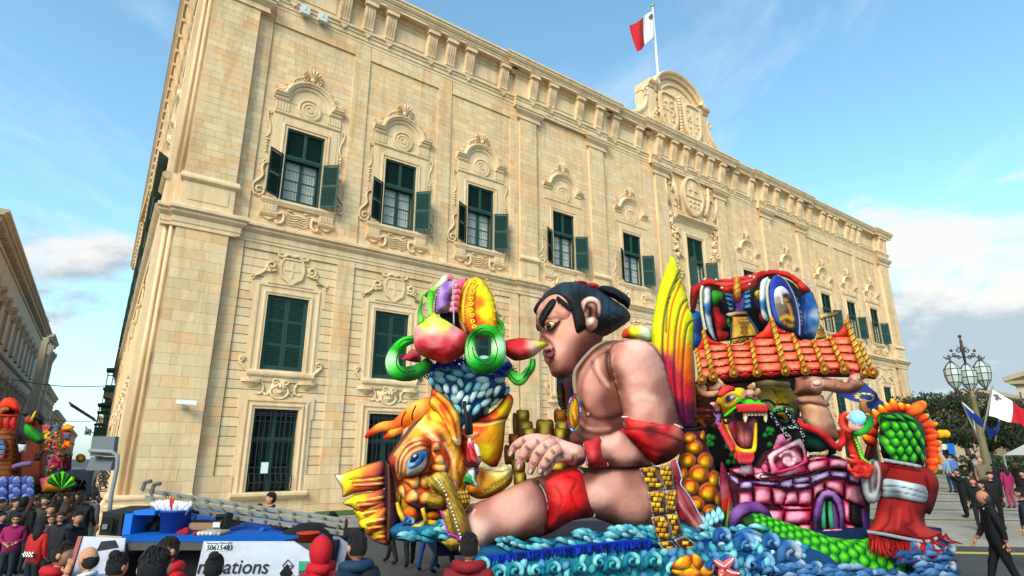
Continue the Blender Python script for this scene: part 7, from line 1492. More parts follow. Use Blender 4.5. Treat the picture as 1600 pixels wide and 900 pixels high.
# ================================================================ scaly pineapple tail
PT=thing('pineapple_tail_statue','yellow and purple pineapple-like tail of round orange scales behind the loincloth of the wrestler statue','tail',base_pt(1090,-.9))
TL=blob('core',PT,Z7([(385,90),(440,84),(510,88),(520,150),(548,230),(570,310),(592,400),(590,480),(560,560),(500,590),(440,580),(390,540),(360,450),(352,330),(365,220),(380,150)]),-.9,.5,R_=32,step=3.4,cps='#5c1634')
sc_pts= [(420,130,44,34),(497,110,16,30),(450,180,50,42),(410,252,52,44),(512,255,46,50),(380,325,36,46),(474,325,58,52),(558,352,32,50),(424,395,54,52),(525,425,52,56),(580,465,20,44),(455,490,54,46),(535,530,44,40),(483,560,42,30),(395,470,26,40)]
for i,(x,y,rx,ry)in enumerate(sc_pts):
 cx,cy=Z7([(x,y)])[0];rx,ry=rx/3.6,ry/3.6
 sb=blob('scale_rim',PT,ell(cx,cy,rx,ry),T=.07,R_=4,step=2.2,on=TL,lift=.03,cps='#b07830',edge=('#5c1c20',1.2,.7));blob('scale',PT,ell(cx-.6,cy+1.0,rx*.78,ry*.80),T=.12,R_=7,step=1.9,on=sb,lift=.0,cps=[(cx,cy+3,'#f0cc18'),(cx+2,cy-1,'#f4a018'),(cx-rx*.6,cy-ry*.5,'#d84818'),(cx,cy-ry*.8,'#c83414'),(cx+rx*.7,cy,'#e05818')],edge=('#a02814',1.4,.8))
ptube('dark_tip',PT,[p+(-.9,)for p in Z7([(350,75),(430,80),(500,66),(515,90)])],2.6,'#121014',n=8)
# ================================================================ pink castle
CA=thing('castle_prop','pink stone papier-mache castle wall with a purple arched window and purple ledge','castle',base_pt(1270,-.5))
blob('core',CA,Z8([(-10,230),(60,150),(150,180),(240,60),(430,30),(520,100),(700,90),(830,160),(930,300),(940,450),(930,660),(900,740),(500,760),(200,640),(40,640),(20,420)]),-.75,.18,step=6,cps='#4c0c2c')
PK= [('#f0b0c4','#d8306c','#b01448')]
def brick(P,lo='#cc145c',hi='#f0a4bc',b=-.55,T=.16,nm='castle_stone',Z=Z8,rr=8,ed='#a01048'):
 xs= [p[0]for p in P];ys= [p[1]for p in P];cx,cy=sum(xs)/len(xs),sum(ys)/len(ys)
 return blob(nm,CA,Z(P),b,T,R_=rr,step=3,curved=False,it=4,cps=cz(Z,[(min(xs),min(ys),lo),(max(xs),max(ys),lo),(max(xs),min(ys),lo),(min(xs),max(ys),lo),(cx,cy,hi),(cx-(max(xs)-min(xs))*.2,cy-5,hi),(cx+(max(xs)-min(xs))*.15,max(ys)-3,lo)]),edge=(ed,1.3,.75))
for P in([(60,340),(150,335),(158,430),(65,448)],[(165,298),(275,302),(278,415),(168,432)],[(282,308),(350,320),(382,345),(352,440),(300,415)],[(385,340),(455,325),(460,415),(360,425)],[(460,325),(555,318),(555,432),(462,422)],[(360,432),(556,436),(556,460),(360,460)],[(238,460),(365,462),(355,548),(280,548),(255,510)],[(372,466),(552,464),(552,548),(365,552)],[(560,300),(630,268),(640,318),(590,352),(568,385)],[(636,262),(768,258),(766,370),(720,350),(680,322),(645,318)],[(775,280),(870,300),(918,450),(840,420),(775,385)],[(760,390),(806,408),(806,545),(776,530),(768,450)],[(395,556),(455,560),(455,590),(400,572)],[(465,556),(552,556),(552,640),(500,610),(465,590)],[(560,630),(752,628),(750,668),(600,668)],[(778,548),(898,585),(905,690),(860,700),(762,665),(768,610)],[(620,672),(686,674),(688,708),(650,690)],[(692,672),(830,676),(832,728),(700,712)],[(838,705),(905,712),(890,735),(842,730)],
   [(-5,185),(80,170),(130,150),(160,225),(110,240),(40,212)],[(165,235),(250,225),(390,238),(380,270),(200,262)],[(520,165),(540,135),(655,118),(665,172),(560,205),(525,210)],[(665,115),(760,120),(820,140),(830,190),(760,178),(672,172)],[(410,215),(520,170),(520,215),(400,235)],[(150,170),(215,180),(270,228),(170,232)],[(215,160),(245,120),(280,210),(225,200)],[(520,105),(640,98),(660,112),(540,130)]):
 brick(P)
brick([(80,160),(150,150),(170,225),(100,240),(40,190)],hi='#f4d8dc')
# framed square with a carved swirl
FRM=blob('swirl_frame',CA,ZB([(333,372),(360,350),(480,291),(500,330),(516,402),(470,425),(400,452),(352,455)]),-.25,.14,R_=4,step=2.6,curved=False,cps=cz(ZB,[(340,370,'#f0c0cc'),(480,300,'#f4ccd4'),(510,400,'#e04880'),(350,450,'#e878a0'),(420,330,'#f4b4c8'),(400,450,'#d83070')]),edge=('#8c1440',1.2,.7),holes=[ZB([(372,382),(470,330),(490,395),(400,430),(380,425)])])
SW=blob('swirl_panel',CA,ZB([(368,378),(470,328),(492,398),(395,434),(376,428)]),-.42,.08,step=2.6,curved=False,cps=cz(ZB,[(380,385,'#a0103c'),(430,390,'#f0d0d8'),(480,345,'#b81850'),(400,425,'#d84880'),(450,380,'#e8b0c0')]))
x,y=ZB([(425,390)])[0];ptube('swirl',CA,[(a,b,-.28)for a,b in spiral(x,y,15,4,200,560,14)],3.0,['#f0c8d0','#e890ac']*7+['#f0c8d0'],n=9,sm=2)
blob('crenel',CA,ZB([(375,300),(385,280),(430,275),(440,305),(400,335),(372,350),(360,340)]),-.5,.14,step=2.6,cps=cz(ZB,[(380,290,'#f0a8c0'),(420,300,'#e890ac'),(390,330,'#e0608c')]))
blob('crenel',CA,ZB([(308,420),(330,395),(345,450),(318,448)]),-.3,.12,step=2.6,curved=False,cps='#e86c98',edge=('#a01848',1.6,.7))
brick([(360,445),(420,430),(500,410),(515,440),(430,462),(380,470)],Z=ZB,b=-.4,T=.12);brick([(275,455),(310,445),(350,458),(390,470),(330,478),(285,475)],Z=ZB,b=-.4,T=.1,hi='#f4d0d8')
# purple ledge
for P in([(150,262),(330,272),(335,300),(155,285)],[(335,272),(420,250),(430,300),(400,312),(340,302)],[(425,245),(535,236),(545,270),(430,280)],[(540,232),(665,195),(672,235),(550,280)],[(672,195),(790,205),(800,252),(680,232)],[(795,208),(870,250),(885,300),(805,256)],[(72,270),(150,265),(160,310),(120,322),(68,315)],[(420,282),(548,280),(550,300),(460,318),(425,305)],[(0,215),(60,250),(75,290),(50,290),(0,245)]):
 xs= [p[0]for p in P];ys= [p[1]for p in P];blob('ledge_stone',CA,Z8(P),-.32,.13,R_=6,step=2.8,curved=False,cps=cz(Z8,[(min(xs),min(ys),'#7c4898'),(max(xs),max(ys),'#6c3488'),(sum(xs)/len(xs),sum(ys)/len(ys)-6,'#c8b0d8')]),edge=('#3c1450',1.6,.8))
ptube('ledge_line',CA,[p+(-.2,)for p in Z8([(330,268),(400,240),(530,230),(640,180),(760,178),(840,215),(890,250)])],1.1,'#3c2010',n=6);ptube('wire',CA,[p+(-.1,)for p in Z8([(280,228),(215,224),(205,240),(230,245),(330,234),(410,235)])],.9,'#1c2420',n=6)
# arched window
AR=Z8([(552,625),(556,540),(562,460),(580,390),(615,335),(660,318),(710,335),(750,390),(768,450),(774,540),(770,610),(735,606),(735,500),(715,420),(680,376),(645,376),(625,420),(615,500),(610,580),(608,632)])
blob('window_dark',CA,Z8([(605,600),(615,450),(645,385),(690,385),(735,450),(745,600)]),-.5,.05,step=4,cps='#0a0a10')
blob('window_arch',CA,AR,-.28,.14,R_=6,step=2.6,curved=False,cps=cz(Z8,[(560,600,'#3c1450'),(580,420,'#7c4090'),(660,330,'#a878b8'),(750,420,'#8c58a0'),(765,590,'#4c1c60'),(600,560,'#2c1040'),(620,400,'#9068a8')]),edge=('#5c3c10',1.2,.7))
blob('window_reveal',CA,Z8([(690,385),(715,425),(732,500),(735,590),(700,580),(692,480)]),-.38,.06,step=2.8,cps='#6c4484')
for x0,x1 in((628,628),(672,685)):ptube('window_bar',CA,[p+(-.36,)for p in Z8([(x0,400),(x0-2 if x0<650 else x0+3,490),(x1 if x0>650 else 630,585)])],[2.6,3,3],['#2c6450','#48a080','#206048'],n=9)
blob('window_sill',CA,Z8([(622,600),(640,590),(745,585),(755,600),(748,618),(640,628),(625,622)]),-.15,.12,step=2.6,cps=cz(Z8,[(640,605,'#f0b8c8'),(730,600,'#e890ac'),(690,622,'#c02c60')]))
blob('dark_opening',CA,Z8([(822,425),(880,450),(885,560),(830,545)]),-.4,.04,step=3.4,cps='#140810');blob('purple_jamb',CA,Z8([(885,450),(925,460),(935,560),(925,640),(900,600),(888,540)]),-.35,.1,step=3,cps='#50246c')
ptube('arch_tube',CA,[p+(-.25,)for p in Z8([(25,610),(20,545),(50,480),(110,445),(180,445),(235,480),(262,530)])],[4,6.4,7.6,8,7.6,7,6],['#2c0c38','#5c2c70','#8c60a0','#6c3c80','#7c4c90','#4c2060','#2c1038'],n=12)
blob('side_panel',CA,Z7([(600,260),(650,360),(655,480),(600,640),(590,520)]),-1.0,.06,step=3.4,cps=cz(Z7,[(620,330,'#8c2448'),(630,430,'#b06078'),(610,560,'#2c6c2c'),(640,500,'#d82c20')]))
ptube('painted_strip',CA,[p+(-.8,)for p in Z7([(655,360),(645,480),(635,600),(632,660)])],2,['#101010','#c82820','#3c9c30','#181818'],n=6)
# ================================================================ green dragon tail with scales
TA=thing('dragon_tail_statue','long bright green scaled dragon tail curling in front of the pink castle','tail',base_pt(1320,.2))
tp=Z8([(90,545),(170,555),(260,590),(370,640),(500,700),(640,765),(780,800),(900,805),(1020,785),(1100,760)]);tb_= [.0,.05,.1,.15,.2,.25,.25,.2,.12,.0];tr= [6,13,15,17,20,22,23,23,21,18]
TT_=ptube('core',TA,[p+(b,)for p,b in zip(tp,tb_)],tr,'#0c4a18',n=18,sm=8)
cpth=crom([p+(b,r_)for p,b,r_ in zip(tp,tb_,tr)],10);scm= {}
acc=0;lastp=cpth[0];row=0;r=random.Random(1)
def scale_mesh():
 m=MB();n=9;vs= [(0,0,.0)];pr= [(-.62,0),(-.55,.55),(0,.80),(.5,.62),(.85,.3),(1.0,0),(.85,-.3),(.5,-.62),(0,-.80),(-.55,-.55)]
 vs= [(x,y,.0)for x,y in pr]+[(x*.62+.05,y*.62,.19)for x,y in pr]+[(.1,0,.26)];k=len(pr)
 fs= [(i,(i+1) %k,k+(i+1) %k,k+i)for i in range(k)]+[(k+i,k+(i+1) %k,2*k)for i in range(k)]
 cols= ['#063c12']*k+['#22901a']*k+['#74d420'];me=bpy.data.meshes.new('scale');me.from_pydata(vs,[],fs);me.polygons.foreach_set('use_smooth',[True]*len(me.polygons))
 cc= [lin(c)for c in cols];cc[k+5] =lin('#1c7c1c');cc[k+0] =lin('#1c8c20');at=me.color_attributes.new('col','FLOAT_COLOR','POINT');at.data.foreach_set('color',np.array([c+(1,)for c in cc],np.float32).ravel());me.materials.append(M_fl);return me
SCM=scale_mesh()
def put_scale(par,pos,xdir,ndir,s,w=1.0,name='scale',me=None):
 o=link(name,me or SCM,None,par);x=Vector(xdir).normalized();z= (Vector(ndir)-x*Vector(ndir).dot(x)).normalized();y=z.cross(x)
 M=Matrix(((x.x,y.x,z.x,0),(x.y,y.y,z.y,0),(x.z,y.z,z.z,0),(0,0,0,1)));p=Vector(pos)-wo(par)
 o.matrix_basis=Matrix.Translation(p) @M@Matrix.Diagonal((s,s*w,s,1));return o
Wc=FPv([c[:2]for c in cpth],[c[2]for c in cpth]);i=3
seg=np.concatenate([[0],np.cumsum(np.linalg.norm(np.diff(Wc,axis=0),axis=1))]);d=.2
while d<seg[-1]-.1:
 k=min(len(seg)-2,int(np.searchsorted(seg,d)-1));t= (d-seg[k])/(seg[k+1]-seg[k]);p=Vector(Wc[k]*(1-t)+Wc[k+1]*t);dr=Vector(Wc[k+1]-Wc[k]).normalized()
 rad= (cpth[k][3]*(1-t)+cpth[k+1][3]*t)*p.length/FPX;up=Vector((0,0,1));side=dr.cross(up).normalized();up2=side.cross(dr)
 if side.dot(FB) <0:side= -side
 n=6;s=rad*.56
 for j in range(n):
  a= -1.25+2.9*(j+.5*(row%2))/(n-1)*1.0
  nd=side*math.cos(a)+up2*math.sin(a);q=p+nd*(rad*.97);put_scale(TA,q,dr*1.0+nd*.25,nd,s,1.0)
 d+=s*1.05;row+=1
# ================================================================ robed green-scaled figure with a red frill
RB=thing('robed_statue','faceless green scaled head in a dark red robe with grey sash and orange flame frill','statue',base_pt(1400,-.2))
robe=ZB([(835,410),(855,395),(900,400),(960,408),(1020,420),(1060,440),(1085,475),(1088,520),(1070,590),(1050,630),(1030,625),(1028,660),(1045,690),(1100,705),(1110,718),(1060,752),(980,748),(900,735),(830,722),(772,712),(800,660),(815,600),(825,540),(812,520),(790,500),(770,470),(800,440)])
RO=blob('robe',RB,robe,lambda P: -.2+.55*np.clip((P[:,1]-770)/75,0,1),.42,R_=24,step=3,it=8,m=M_fab,cps=cz(ZB,[(850,430,'#8c1c1c'),(950,440,'#a02824'),(1050,480,'#9c2824'),(1075,540,'#6c1414'),(870,570,'#8c2020'),(950,620,'#a82c24'),(840,680,'#b03a30'),(940,700,'#8c1c1c'),(1020,690,'#b84038'),(1040,610,'#4c0c0c'),(800,500,'#6c1414'),(1000,600,'#7c1818')]),
 strokes=[(ZB([(880,600),(870,660),(840,700)]),2.2,'#4c0808',.6,-.04),(ZB([(960,600),(970,660),(940,680),(990,720)]),2.2,'#4c0808',.6,-.04),(ZB([(1000,620),(1020,680)]),2,'#4c0808',.6,-.04),(ZB([(1030,470),(1040,520),(1030,600)]),2.5,'#3c0808',.7,-.05),(ZB([(920,610),(910,690)]),2.5,'#d0584c',.4,.03)])
SS=blob('sash',RB,ZB([(850,478),(900,480),(960,492),(1030,512),(1030,575),(960,568),(900,558),(840,552),(835,520)]),T=.12,R_=6,step=2.6,on=RO,lift=.06,m=M_fab,cps=cz(ZB,[(850,500,'#a8b0b8'),(940,510,'#d0d4d8'),(1020,540,'#8c9098'),(900,550,'#6c7078')]),strokes=[(ZB([(845,505),(930,512),(1030,538)]),1.1,'#4c5058',.8,-.03),(ZB([(842,528),(930,535),(1030,558)]),1.1,'#4c5058',.8,-.03)])
ptube('robe_trim',RB,[p+(.62,)for p in ZB([(775,706),(850,718),(930,734),(1010,748),(1060,745),(1112,712)])],[2,2.2,2.2,2.2,2.2,1.6],'#9ca0a8',n=8)
r=random.Random(77)
for k in range(46):
 t=k/45;x=785+330*t;y=715+40*math.sin(math.pi*min(1,t*1.05))*(.9)+5;l=r.uniform(45,95);dx=r.uniform(-12,30)+t*45*(t>.6);P=ZB([(x,y-8),(x+dx*.4,y+l*.5-15*(t>.8)),(x+dx*1.2,y+l*(.9 if t<.8 else .5))])
 ptube('fringe',RB,[p+(.66-.1*r.random()+.10*i,)for i,p in enumerate(P)],[1.8,1.6,.7],['#8c1414',r.choice(('#b02020','#7c1010','#c03430')),'#a01c1c'],n=4,flat=.35,m=M_fab,sm=2)
blob('sleeve',RB,ZB([(785,390),(812,392),(835,400),(870,410),(868,450),(850,500),(835,560),(800,582),(770,570),(752,520),(748,460),(762,420)]),.05,.2,R_=10,step=2.8,m=M_fab,cps=cz(ZB,[(790,410,'#8c8c90'),(770,480,'#a8a8ac'),(790,560,'#b8bcc0'),(840,440,'#7c1818'),(850,420,'#981f1c'),(830,500,'#5c1010')]),strokes=[(ZB([(800,400),(785,460),(790,530)]),2.4,'#3c3c42',.8,-.06),(ZB([(812,400),(826,440),(822,510),(800,575)]),2.0,'#d0d2d4',.7,.03)])
for P,c in(([(775,440),(740,420),(722,380),(700,370)],'#d83828'),([(790,430),(745,400),(705,395),(680,380)],'#e04c38'),([(780,450),(735,440),(700,435),(690,410)],'#c82c20'),([(770,455),(740,455),(722,460),(715,430)],'#d83c2c'),([(760,430),(730,425),(712,445),(695,430)],'#e85840')):ptube('red_finger',RB,[p+(.25,)for p in ZB(P)],[5.5,4.2,3,1.2],[c,'#b82418',c,'#f08060'],n=9)
ptube('red_arm',RB,[p+(.05,)for p in ZB([(660,190),(672,220),(690,260),(705,310),(715,360),(745,410),(790,440)])],[4,5,5.5,6,6,7,8],['#e05038','#b82c1c','#d84430','#a82418','#d03c2c','#b82c1c','#8c1c14'],n=11)
for k in range(15):
 t=k/14;P=ZB([(712,272),(735,330),(755,385),(790,412)]);q=crom([p+(.2,)for p in P],5)[k];
 blob('arm_scale',RB,ell(q[0],q[1],3.4,3.6),.22,.08,step=1.6,cps=[(q[0],q[1]-1.5,'#9cf040'),(q[0],q[1]+3,'#1c8c28')],edge=('#0c5018',1.,.7))
# orb held in a clawed green hand
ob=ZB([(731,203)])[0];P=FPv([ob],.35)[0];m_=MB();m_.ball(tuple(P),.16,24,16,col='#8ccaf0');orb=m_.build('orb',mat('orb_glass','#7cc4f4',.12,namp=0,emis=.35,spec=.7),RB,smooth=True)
ptube('green_hand',RB,[p+(.3,)for p in ZB([(710,272),(735,268),(765,250),(785,225),(782,195),(770,188)])],[3,5.5,6,5,3.2,1.4],['#1c7c28','#3cb038','#28a030','#108040','#0c6c30','#c8a060'],n=10)
ptube('red_hand',RB,[p+(.3,)for p in ZB([(700,265),(672,250),(660,215),(672,190),(690,182)])],[3,4,4,3,2],['#d84830','#e86048','#c83820','#e05038','#f0a080'],n=10)
blob('hand_pad',RB,ZB([(690,235),(700,222),(730,240),(758,232),(762,250),(735,265),(700,262)]),.35,.1,step=2.2,cps=cz(ZB,[(700,240,'#d89890'),(740,250,'#e0a8a0')]))
# head: cap of green scales
HDm=blob('head',RB,ZB([(835,190),(870,182),(915,180),(960,190),(1000,215),(1025,250),(1030,300),(1028,350),(1028,400),(1010,418),(960,405),(900,395),(855,388),(838,370),(830,300),(828,240)]),-.2,.45,R_=26,step=3,cps='#0c4a1c')
row=0;y=205
while y<400:
 x=838+(19 if row%2 else 0)
 while x<1025:
  p0=ZB([(x,y)])[0]
  if inside(np.array([p0]),[(q[0],q[1])for q in HDm.P[[0]]]if False else ZB([(835,190),(915,180),(1000,215),(1030,300),(1028,405),(960,403),(838,370),(828,240)]))[0]:
   W0=pt3([p0],None,HDm)[0];e_=.8;Wx=pt3([(p0[0]+e_,p0[1]),(p0[0],p0[1]+e_)],None,HDm);nx=Vector(Wx[1]-W0).cross(Vector(Wx[0]-W0));nx=nx if nx.dot(FB) >0 else-nx
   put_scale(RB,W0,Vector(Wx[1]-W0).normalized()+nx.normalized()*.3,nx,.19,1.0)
  x+=38
 y+=33;row+=1
blob('collar',RB,ZB([(850,384),(900,392),(960,402),(1012,414),(1010,428),(960,418),(900,408),(850,398)]),.12,.08,step=2.4,cps='#a8acb0',m=M_fab)
FL=blob('frill_core',RB,ZB([(800,235),(825,190),(860,165),(910,158),(960,165),(1010,195),(1050,240),(1070,300),(1075,380),(1060,440),(1030,430),(1035,350),(1030,270),(1000,215),(950,190),(890,178),(845,190),(822,260),(815,340),(790,400),(760,380),(780,300)]),-.55,.2,R_=9,step=3,cps=cz(ZB,[(800,260,'#a82818'),(880,165,'#d84818'),(960,180,'#c83818'),(1060,300,'#a82814'),(1060,420,'#7c1410'),(780,370,'#5c1410')]),strokes=[(ZB([(780,380),(810,280),(850,190)]),2.2,'#3c0808',.6,-.04)])
sp= [(778,300,752,282),(782,260,750,240),(795,225,770,200),(815,195,800,168),(840,175,828,150),(865,160,852,138),(890,155,880,122),(920,155,918,140),(945,160,955,145),(975,170,1000,150),(985,185,1024,140),(1010,205,1042,190),(1035,235,1082,230),(1050,265,1100,290),(1055,290,1075,262),(1065,320,1098,310),(1065,345,1092,345),(1068,375,1102,408),(1060,400,1080,380),(1062,430,1075,445)]
for x0,y0,x1,y1 in sp:ptube('flame_spike',RB,[p+(b,)for p,b in zip(ZB([(x0-(x1-x0)*.3,y0-(y1-y0)*.3),(x0,y0),((x0+x1)/2+2,(y0+y1)/2+2),(x1,y1)]),(-.5,-.45,-.42,-.4))],[7,6,4.2,1.4],['#b82c14','#d84c18','#f08020','#f4d020'],n=9)
ptube('flame_spike',RB,[p+(-.4,)for p in ZB([(955,190),(985,170),(1005,155),(1022,140)])],[4,7,7,4],['#c84018','#f08028','#e86c1c','#f0a040'],n=9)
for P in([(760,170),(755,145),(762,125)],[(745,140),(742,128)],):
 if len(P) >2:ptube('horn',RB,[p+(-.6,)for p in ZB([(775,180)]+P)],[6,5,4.4,2.2],['#6c4428','#8c5c38','#a87048','#b88458'],n=9)
# ================================================================ wave platform
WV=thing('float_platform','carnival float base covered with turquoise and blue papier-mache waves and blue satin fringe','float',base_pt(1050,.3))
m_=MB();
def dk(x0,x1,b0,b1,z0,z1,col='#0c3058'):
 p= [FO+FA*x0+FB*b0,FO+FA*x1+FB*b0,FO+FA*x1+FB*b1,FO+FA*x0+FB*b1];vs= [(q.x,q.y,z0)for q in p]+[(q.x,q.y,z1)for q in p]
 m_.add(vs,[(3,2,1,0),(4,5,6,7),(0,1,5,4),(1,2,6,5),(2,3,7,6),(3,0,4,7)],col)
dk(2.6,12.0,-3.2,.05,.35,.85);dk(1.0,2.6,-2.6,-.8,.55,.8)
pobj('deck',WV,m_)
W1=blob('wave_bank',WV,[(612,822),(660,812),(730,825),(770,848),(860,842),(960,828),(1040,815),(1120,830),(1180,838),(1200,860),(1180,870),(1100,858),(1000,858),(900,868),(800,880),(740,880),(700,850),(640,846),(616,842)],.1,.25,R_=9,step=3.4,cps=[(640,830,'#1c6c94'),(800,860,'#1c5c88'),(950,845,'#2c84a4'),(1100,840,'#1c6890'),(700,835,'#2c90a8'),(1040,830,'#3c9cb0')])
W2=blob('wave_skirt',WV,[(745,878),(800,872),(900,862),(1000,858),(1100,850),(1180,835),(1230,840),(1300,860),(1380,890),(1450,880),(1486,866),(1492,880),(1490,912),(1300,960),(1000,970),(760,960),(740,915)],.35,.35,R_=16,step=5,cps=[(800,900,'#0f6878'),(900,880,'#167888'),(1000,890,'#1c8090'),(1080,880,'#145c80'),(1160,880,'#10507c'),(1260,890,'#1c4c78'),(1350,900,'#1c3c68'),(1480,870,'#2c5480')])
r=random.Random(21)
def curl(x,y,s,cols,b,par=WV,w=None,flip=1,turns=1.4,nm='wave_curl'):
 n=12;P= [(x+flip*q*math.cos(a),y-q*math.sin(a),b+.02*i/n)for i in range(n+1)for q,a in[(s*(1-.78*i/n),R(200)-turns*2*math.pi*i/n)]]
 P= [(x-flip*s*1.25,y+s*.8,b-.05)]+P;w=w or s*.34;rr= [w*.55]+[w*(1-.5*i/n)for i in range(n+1)]
 return ptube(nm,par,P,rr,[cols[0]]+[cols[(i//3) %len(cols)]for i in range(n+1)],n=9,sm=2)
TQ= ['#1c8094','#8cccd0','#125868','#4ca8b0'];BL_= ['#205c94','#84acd0','#143c6c','#4c80b0'];GY= ['#3c6c9c','#b0b8c4','#2c5078','#8894a8']
for x in range(752,1190,30):
 y=888+r.uniform(-8,10)-(x-750)*.02;curl(x+r.uniform(-6,6),y,r.uniform(9,14),TQ if x<1090 else BL_,.72+r.uniform(0,.1),flip=r.choice((1,-1)))
worms(WV,W2,[(748,880),(800,872),(900,864),(1000,860),(1100,853),(1190,845),(1200,920),(748,925)],9.5,4.6,20,lambda x,y:1.57+.6*math.sin(x*.05)+.4*math.sin(y*.2),[('#105060','#4ca0ac'),('#14687c','#7cc0c8'),('#104868','#3c90a4'),('#184478','#5c90b8')],5,'wave_rib',.0)
for i in range(110):    # rolls of the upper bank
 x=r.uniform(620,1190);yb=835+ (0 if x>760 else-4)+(14 if 780<x<900 else 4 if x<960 else-4);y=yb+r.uniform(-8,10);l=r.uniform(8,20);c=r.choice(('#1c7490','#2c8ca0','#145878'))
 ptube('wave_roll',WV,[(x-l,y+r.uniform(-3,3),.22),(x-l*.4,y-3,.34),(x+l*.4,y+2,.34),(x+l,y+r.uniform(-4,3),.24)],[1.6,3.4,3.2,1.4],[c,r.choice(('#9cc8d0','#4ca0b0','#74b8c0')),c,'#1c6484'],n=8,sm=3)
for x,y,s,cs in((640,815,8,BL_),(690,822,9,TQ),(712,808,7,TQ),(1130,838,12,BL_),(1165,850,15,BL_),(1205,848,13,BL_),(1195,880,15,BL_),(1135,878,13,TQ),(1235,865,17,GY),(1245,890,15,GY),(1430,862,12,GY),(1455,868,15,GY),(1478,858,13,GY),(1450,892,13,GY),(1480,886,12,GY),(1275,890,11,GY),(1222,895,12,GY),(1110,890,11,TQ),(1160,892,12,BL_)):
 curl(x,y,s,cs,.62 if x>1100 else .3,w=s*.42)
blob('wave_fan',WV,Z8([(55,600),(120,578),(200,610),(265,650),(290,700),(270,750),(180,790),(100,740),(40,690),(30,640)]),.45,.25,R_=9,step=2.8,cps=cz(Z8,[(100,600,'#3c7cb0'),(200,640,'#a0c0dc'),(150,700,'#1c5080'),(250,700,'#5c90c0'),(80,680,'#7cb0d0')]),strokes=[(Z8([(60,620+26*k),(150,612+30*k),(280,660+22*k)]),1.6,['#0c3058','#c8dcec'][k%2],.75,(-.04,.03)[k%2])for k in range(6)])
for i in range(34):
 x,y=r.uniform(1100,1260),r.uniform(850,905);ptube('wave_rib',WV,[(x-7,y+3,.5),(x,y-3,.62),(x+7,y+r.uniform(-3,3),.5)],[2,4.2,2],['#184878',r.choice(('#8cb4d4','#3c80b0','#c0d4e4')),'#184878'],n=8,sm=3)
for i in range(80):
 x=r.uniform(1200,1492);y=r.uniform(888,915)if x<1400 else r.uniform(868,905);l=r.uniform(12,22);c=r.choice(('#3c6c9c','#5c84b0','#8ca4c0','#2c5484'))
 ptube('wave_rib',WV,[(x-l,y+3,.66),(x-l*.2,y-5,.76),(x+l,y+r.uniform(-2,5),.66)],[1.8,r.uniform(3,4.6),1.6],['#1c4070',c,'#1c4070'],n=8,sm=3)
TH=blob('cloud_trunk',WV,Z8([(290,690),(350,665),(350,740),(380,800),(370,910),(290,910),(270,860),(285,780)]),.4,.15,step=3,cps=cz(Z8,[(310,720,'#98a0b0'),(330,850,'#5c6c88')]))
# fringe and satin
ptube('satin_band',WV,[(742,874,.42),(800,866,.5),(880,856,.52),(960,848,.5),(1010,845,.45),(1018,850,.4)],[2.2]*6,'#1038a8',n=6,m=M_fab)
m_=MB()
for k in range(150):
 t=k/149;x=742+275*t;y=874-29*t**.8;a,b_=FPv([(x,y)],.55)[0],FPv([(x+r.uniform(-3,3),y+r.uniform(9,15))],.60)[0];m_.tube([tuple(a),tuple(b_)],.016,3,col=r.choice(('#0c2c8c','#1840b8','#081c5c')))
o=pobj('fringe',WV,m_,M_fab,fix=False);o['kind'] ='stuff'
blob('blue_cloth',WV,Z7([(440,710),(520,700),(600,670),(655,665),(640,700),(620,760),(600,790),(540,770)]),.35,.05,step=3,m=M_fab,cps=cz(Z7,[(480,710,'#0c3c94'),(620,690,'#1048a8'),(600,770,'#082c70')]))
for i in range(14):
 x,y=Z7([(400+15*i,640-8*i+30*(i%2))])[0];ptube('wave_rib',WV,[(x,y+8,-.2),(x+2,y,-.05),(x+1,y-9,-.15)],[2,4,2],['#1c7c9c','#a8dce4','#2c8cac'],n=8,sm=3)
# orange lotus and starfish at the foot
OL=thing('orange_lotus_prop','orange and yellow papier-mache lotus bloom at the foot of the float','flower',base_pt(1075,.8))
for P,c in(([(318,878),(340,855),(400,850),(460,870),(470,910),(380,915)],0),([(322,850),(360,800),(420,778),(450,800),(440,850),(390,880)],1),([(430,780),(460,775),(490,800),(498,840),(470,870),(440,850)],1),([(390,830),(440,800),(480,850),(500,880),(440,890)],0),([(470,870),(500,840),(540,870),(572,840),(560,880),(520,915),(480,910)],0),([(360,880),(420,850),(500,880),(480,920),(380,920)],1)):
 P_=Z7(P);blob('petal',OL,P_,.85+.05*c,.12,R_=7,step=2.4,cps=[(P_[1][0],P_[1][1],'#f0d040'),(P_[0][0],P_[0][1],'#c85418'),(sum(p[0]for p in P_)/len(P_),sum(p[1]for p in P_)/len(P_),'#e89018'),(P_[3][0],P_[3][1],'#a83410'),(P_[-1][0],P_[-1][1],'#6c8c18')],edge=('#8c2c0c',1.4,.7))
SF=thing('starfish_prop','spotted coral red starfish on the blue waves beside the orange lotus','starfish',base_pt(1140,.8))
for P in([(615,850),(585,830),(560,812)],[(618,850),(650,820),(672,798)],[(625,865),(660,885),(712,888)],[(610,865),(600,895),(590,920)],[(625,870),(640,900),(650,920)]):ptube('arm',SF,[p+(.85,)for p in Z7(P)],[6,4.5,2],['#d86464','#e87c78','#c84c50'],n=10)
m_=MB()
for P in([(612,845),(590,832),(566,815)],[(622,845),(650,820),(668,802)],[(635,868),(660,880),(700,886)],[(606,870),(598,895)]):
 for p in pt3([q+(1.0,)for q in crom(Z7(P),4)]if len(P) >2 else[q+(1.0,)for q in Z7(P)]):m_.ball(tuple(p),.014,6,4,col='#f4e0e0')
o=pobj('spots',SF,m_);o['kind'] ='stuff'
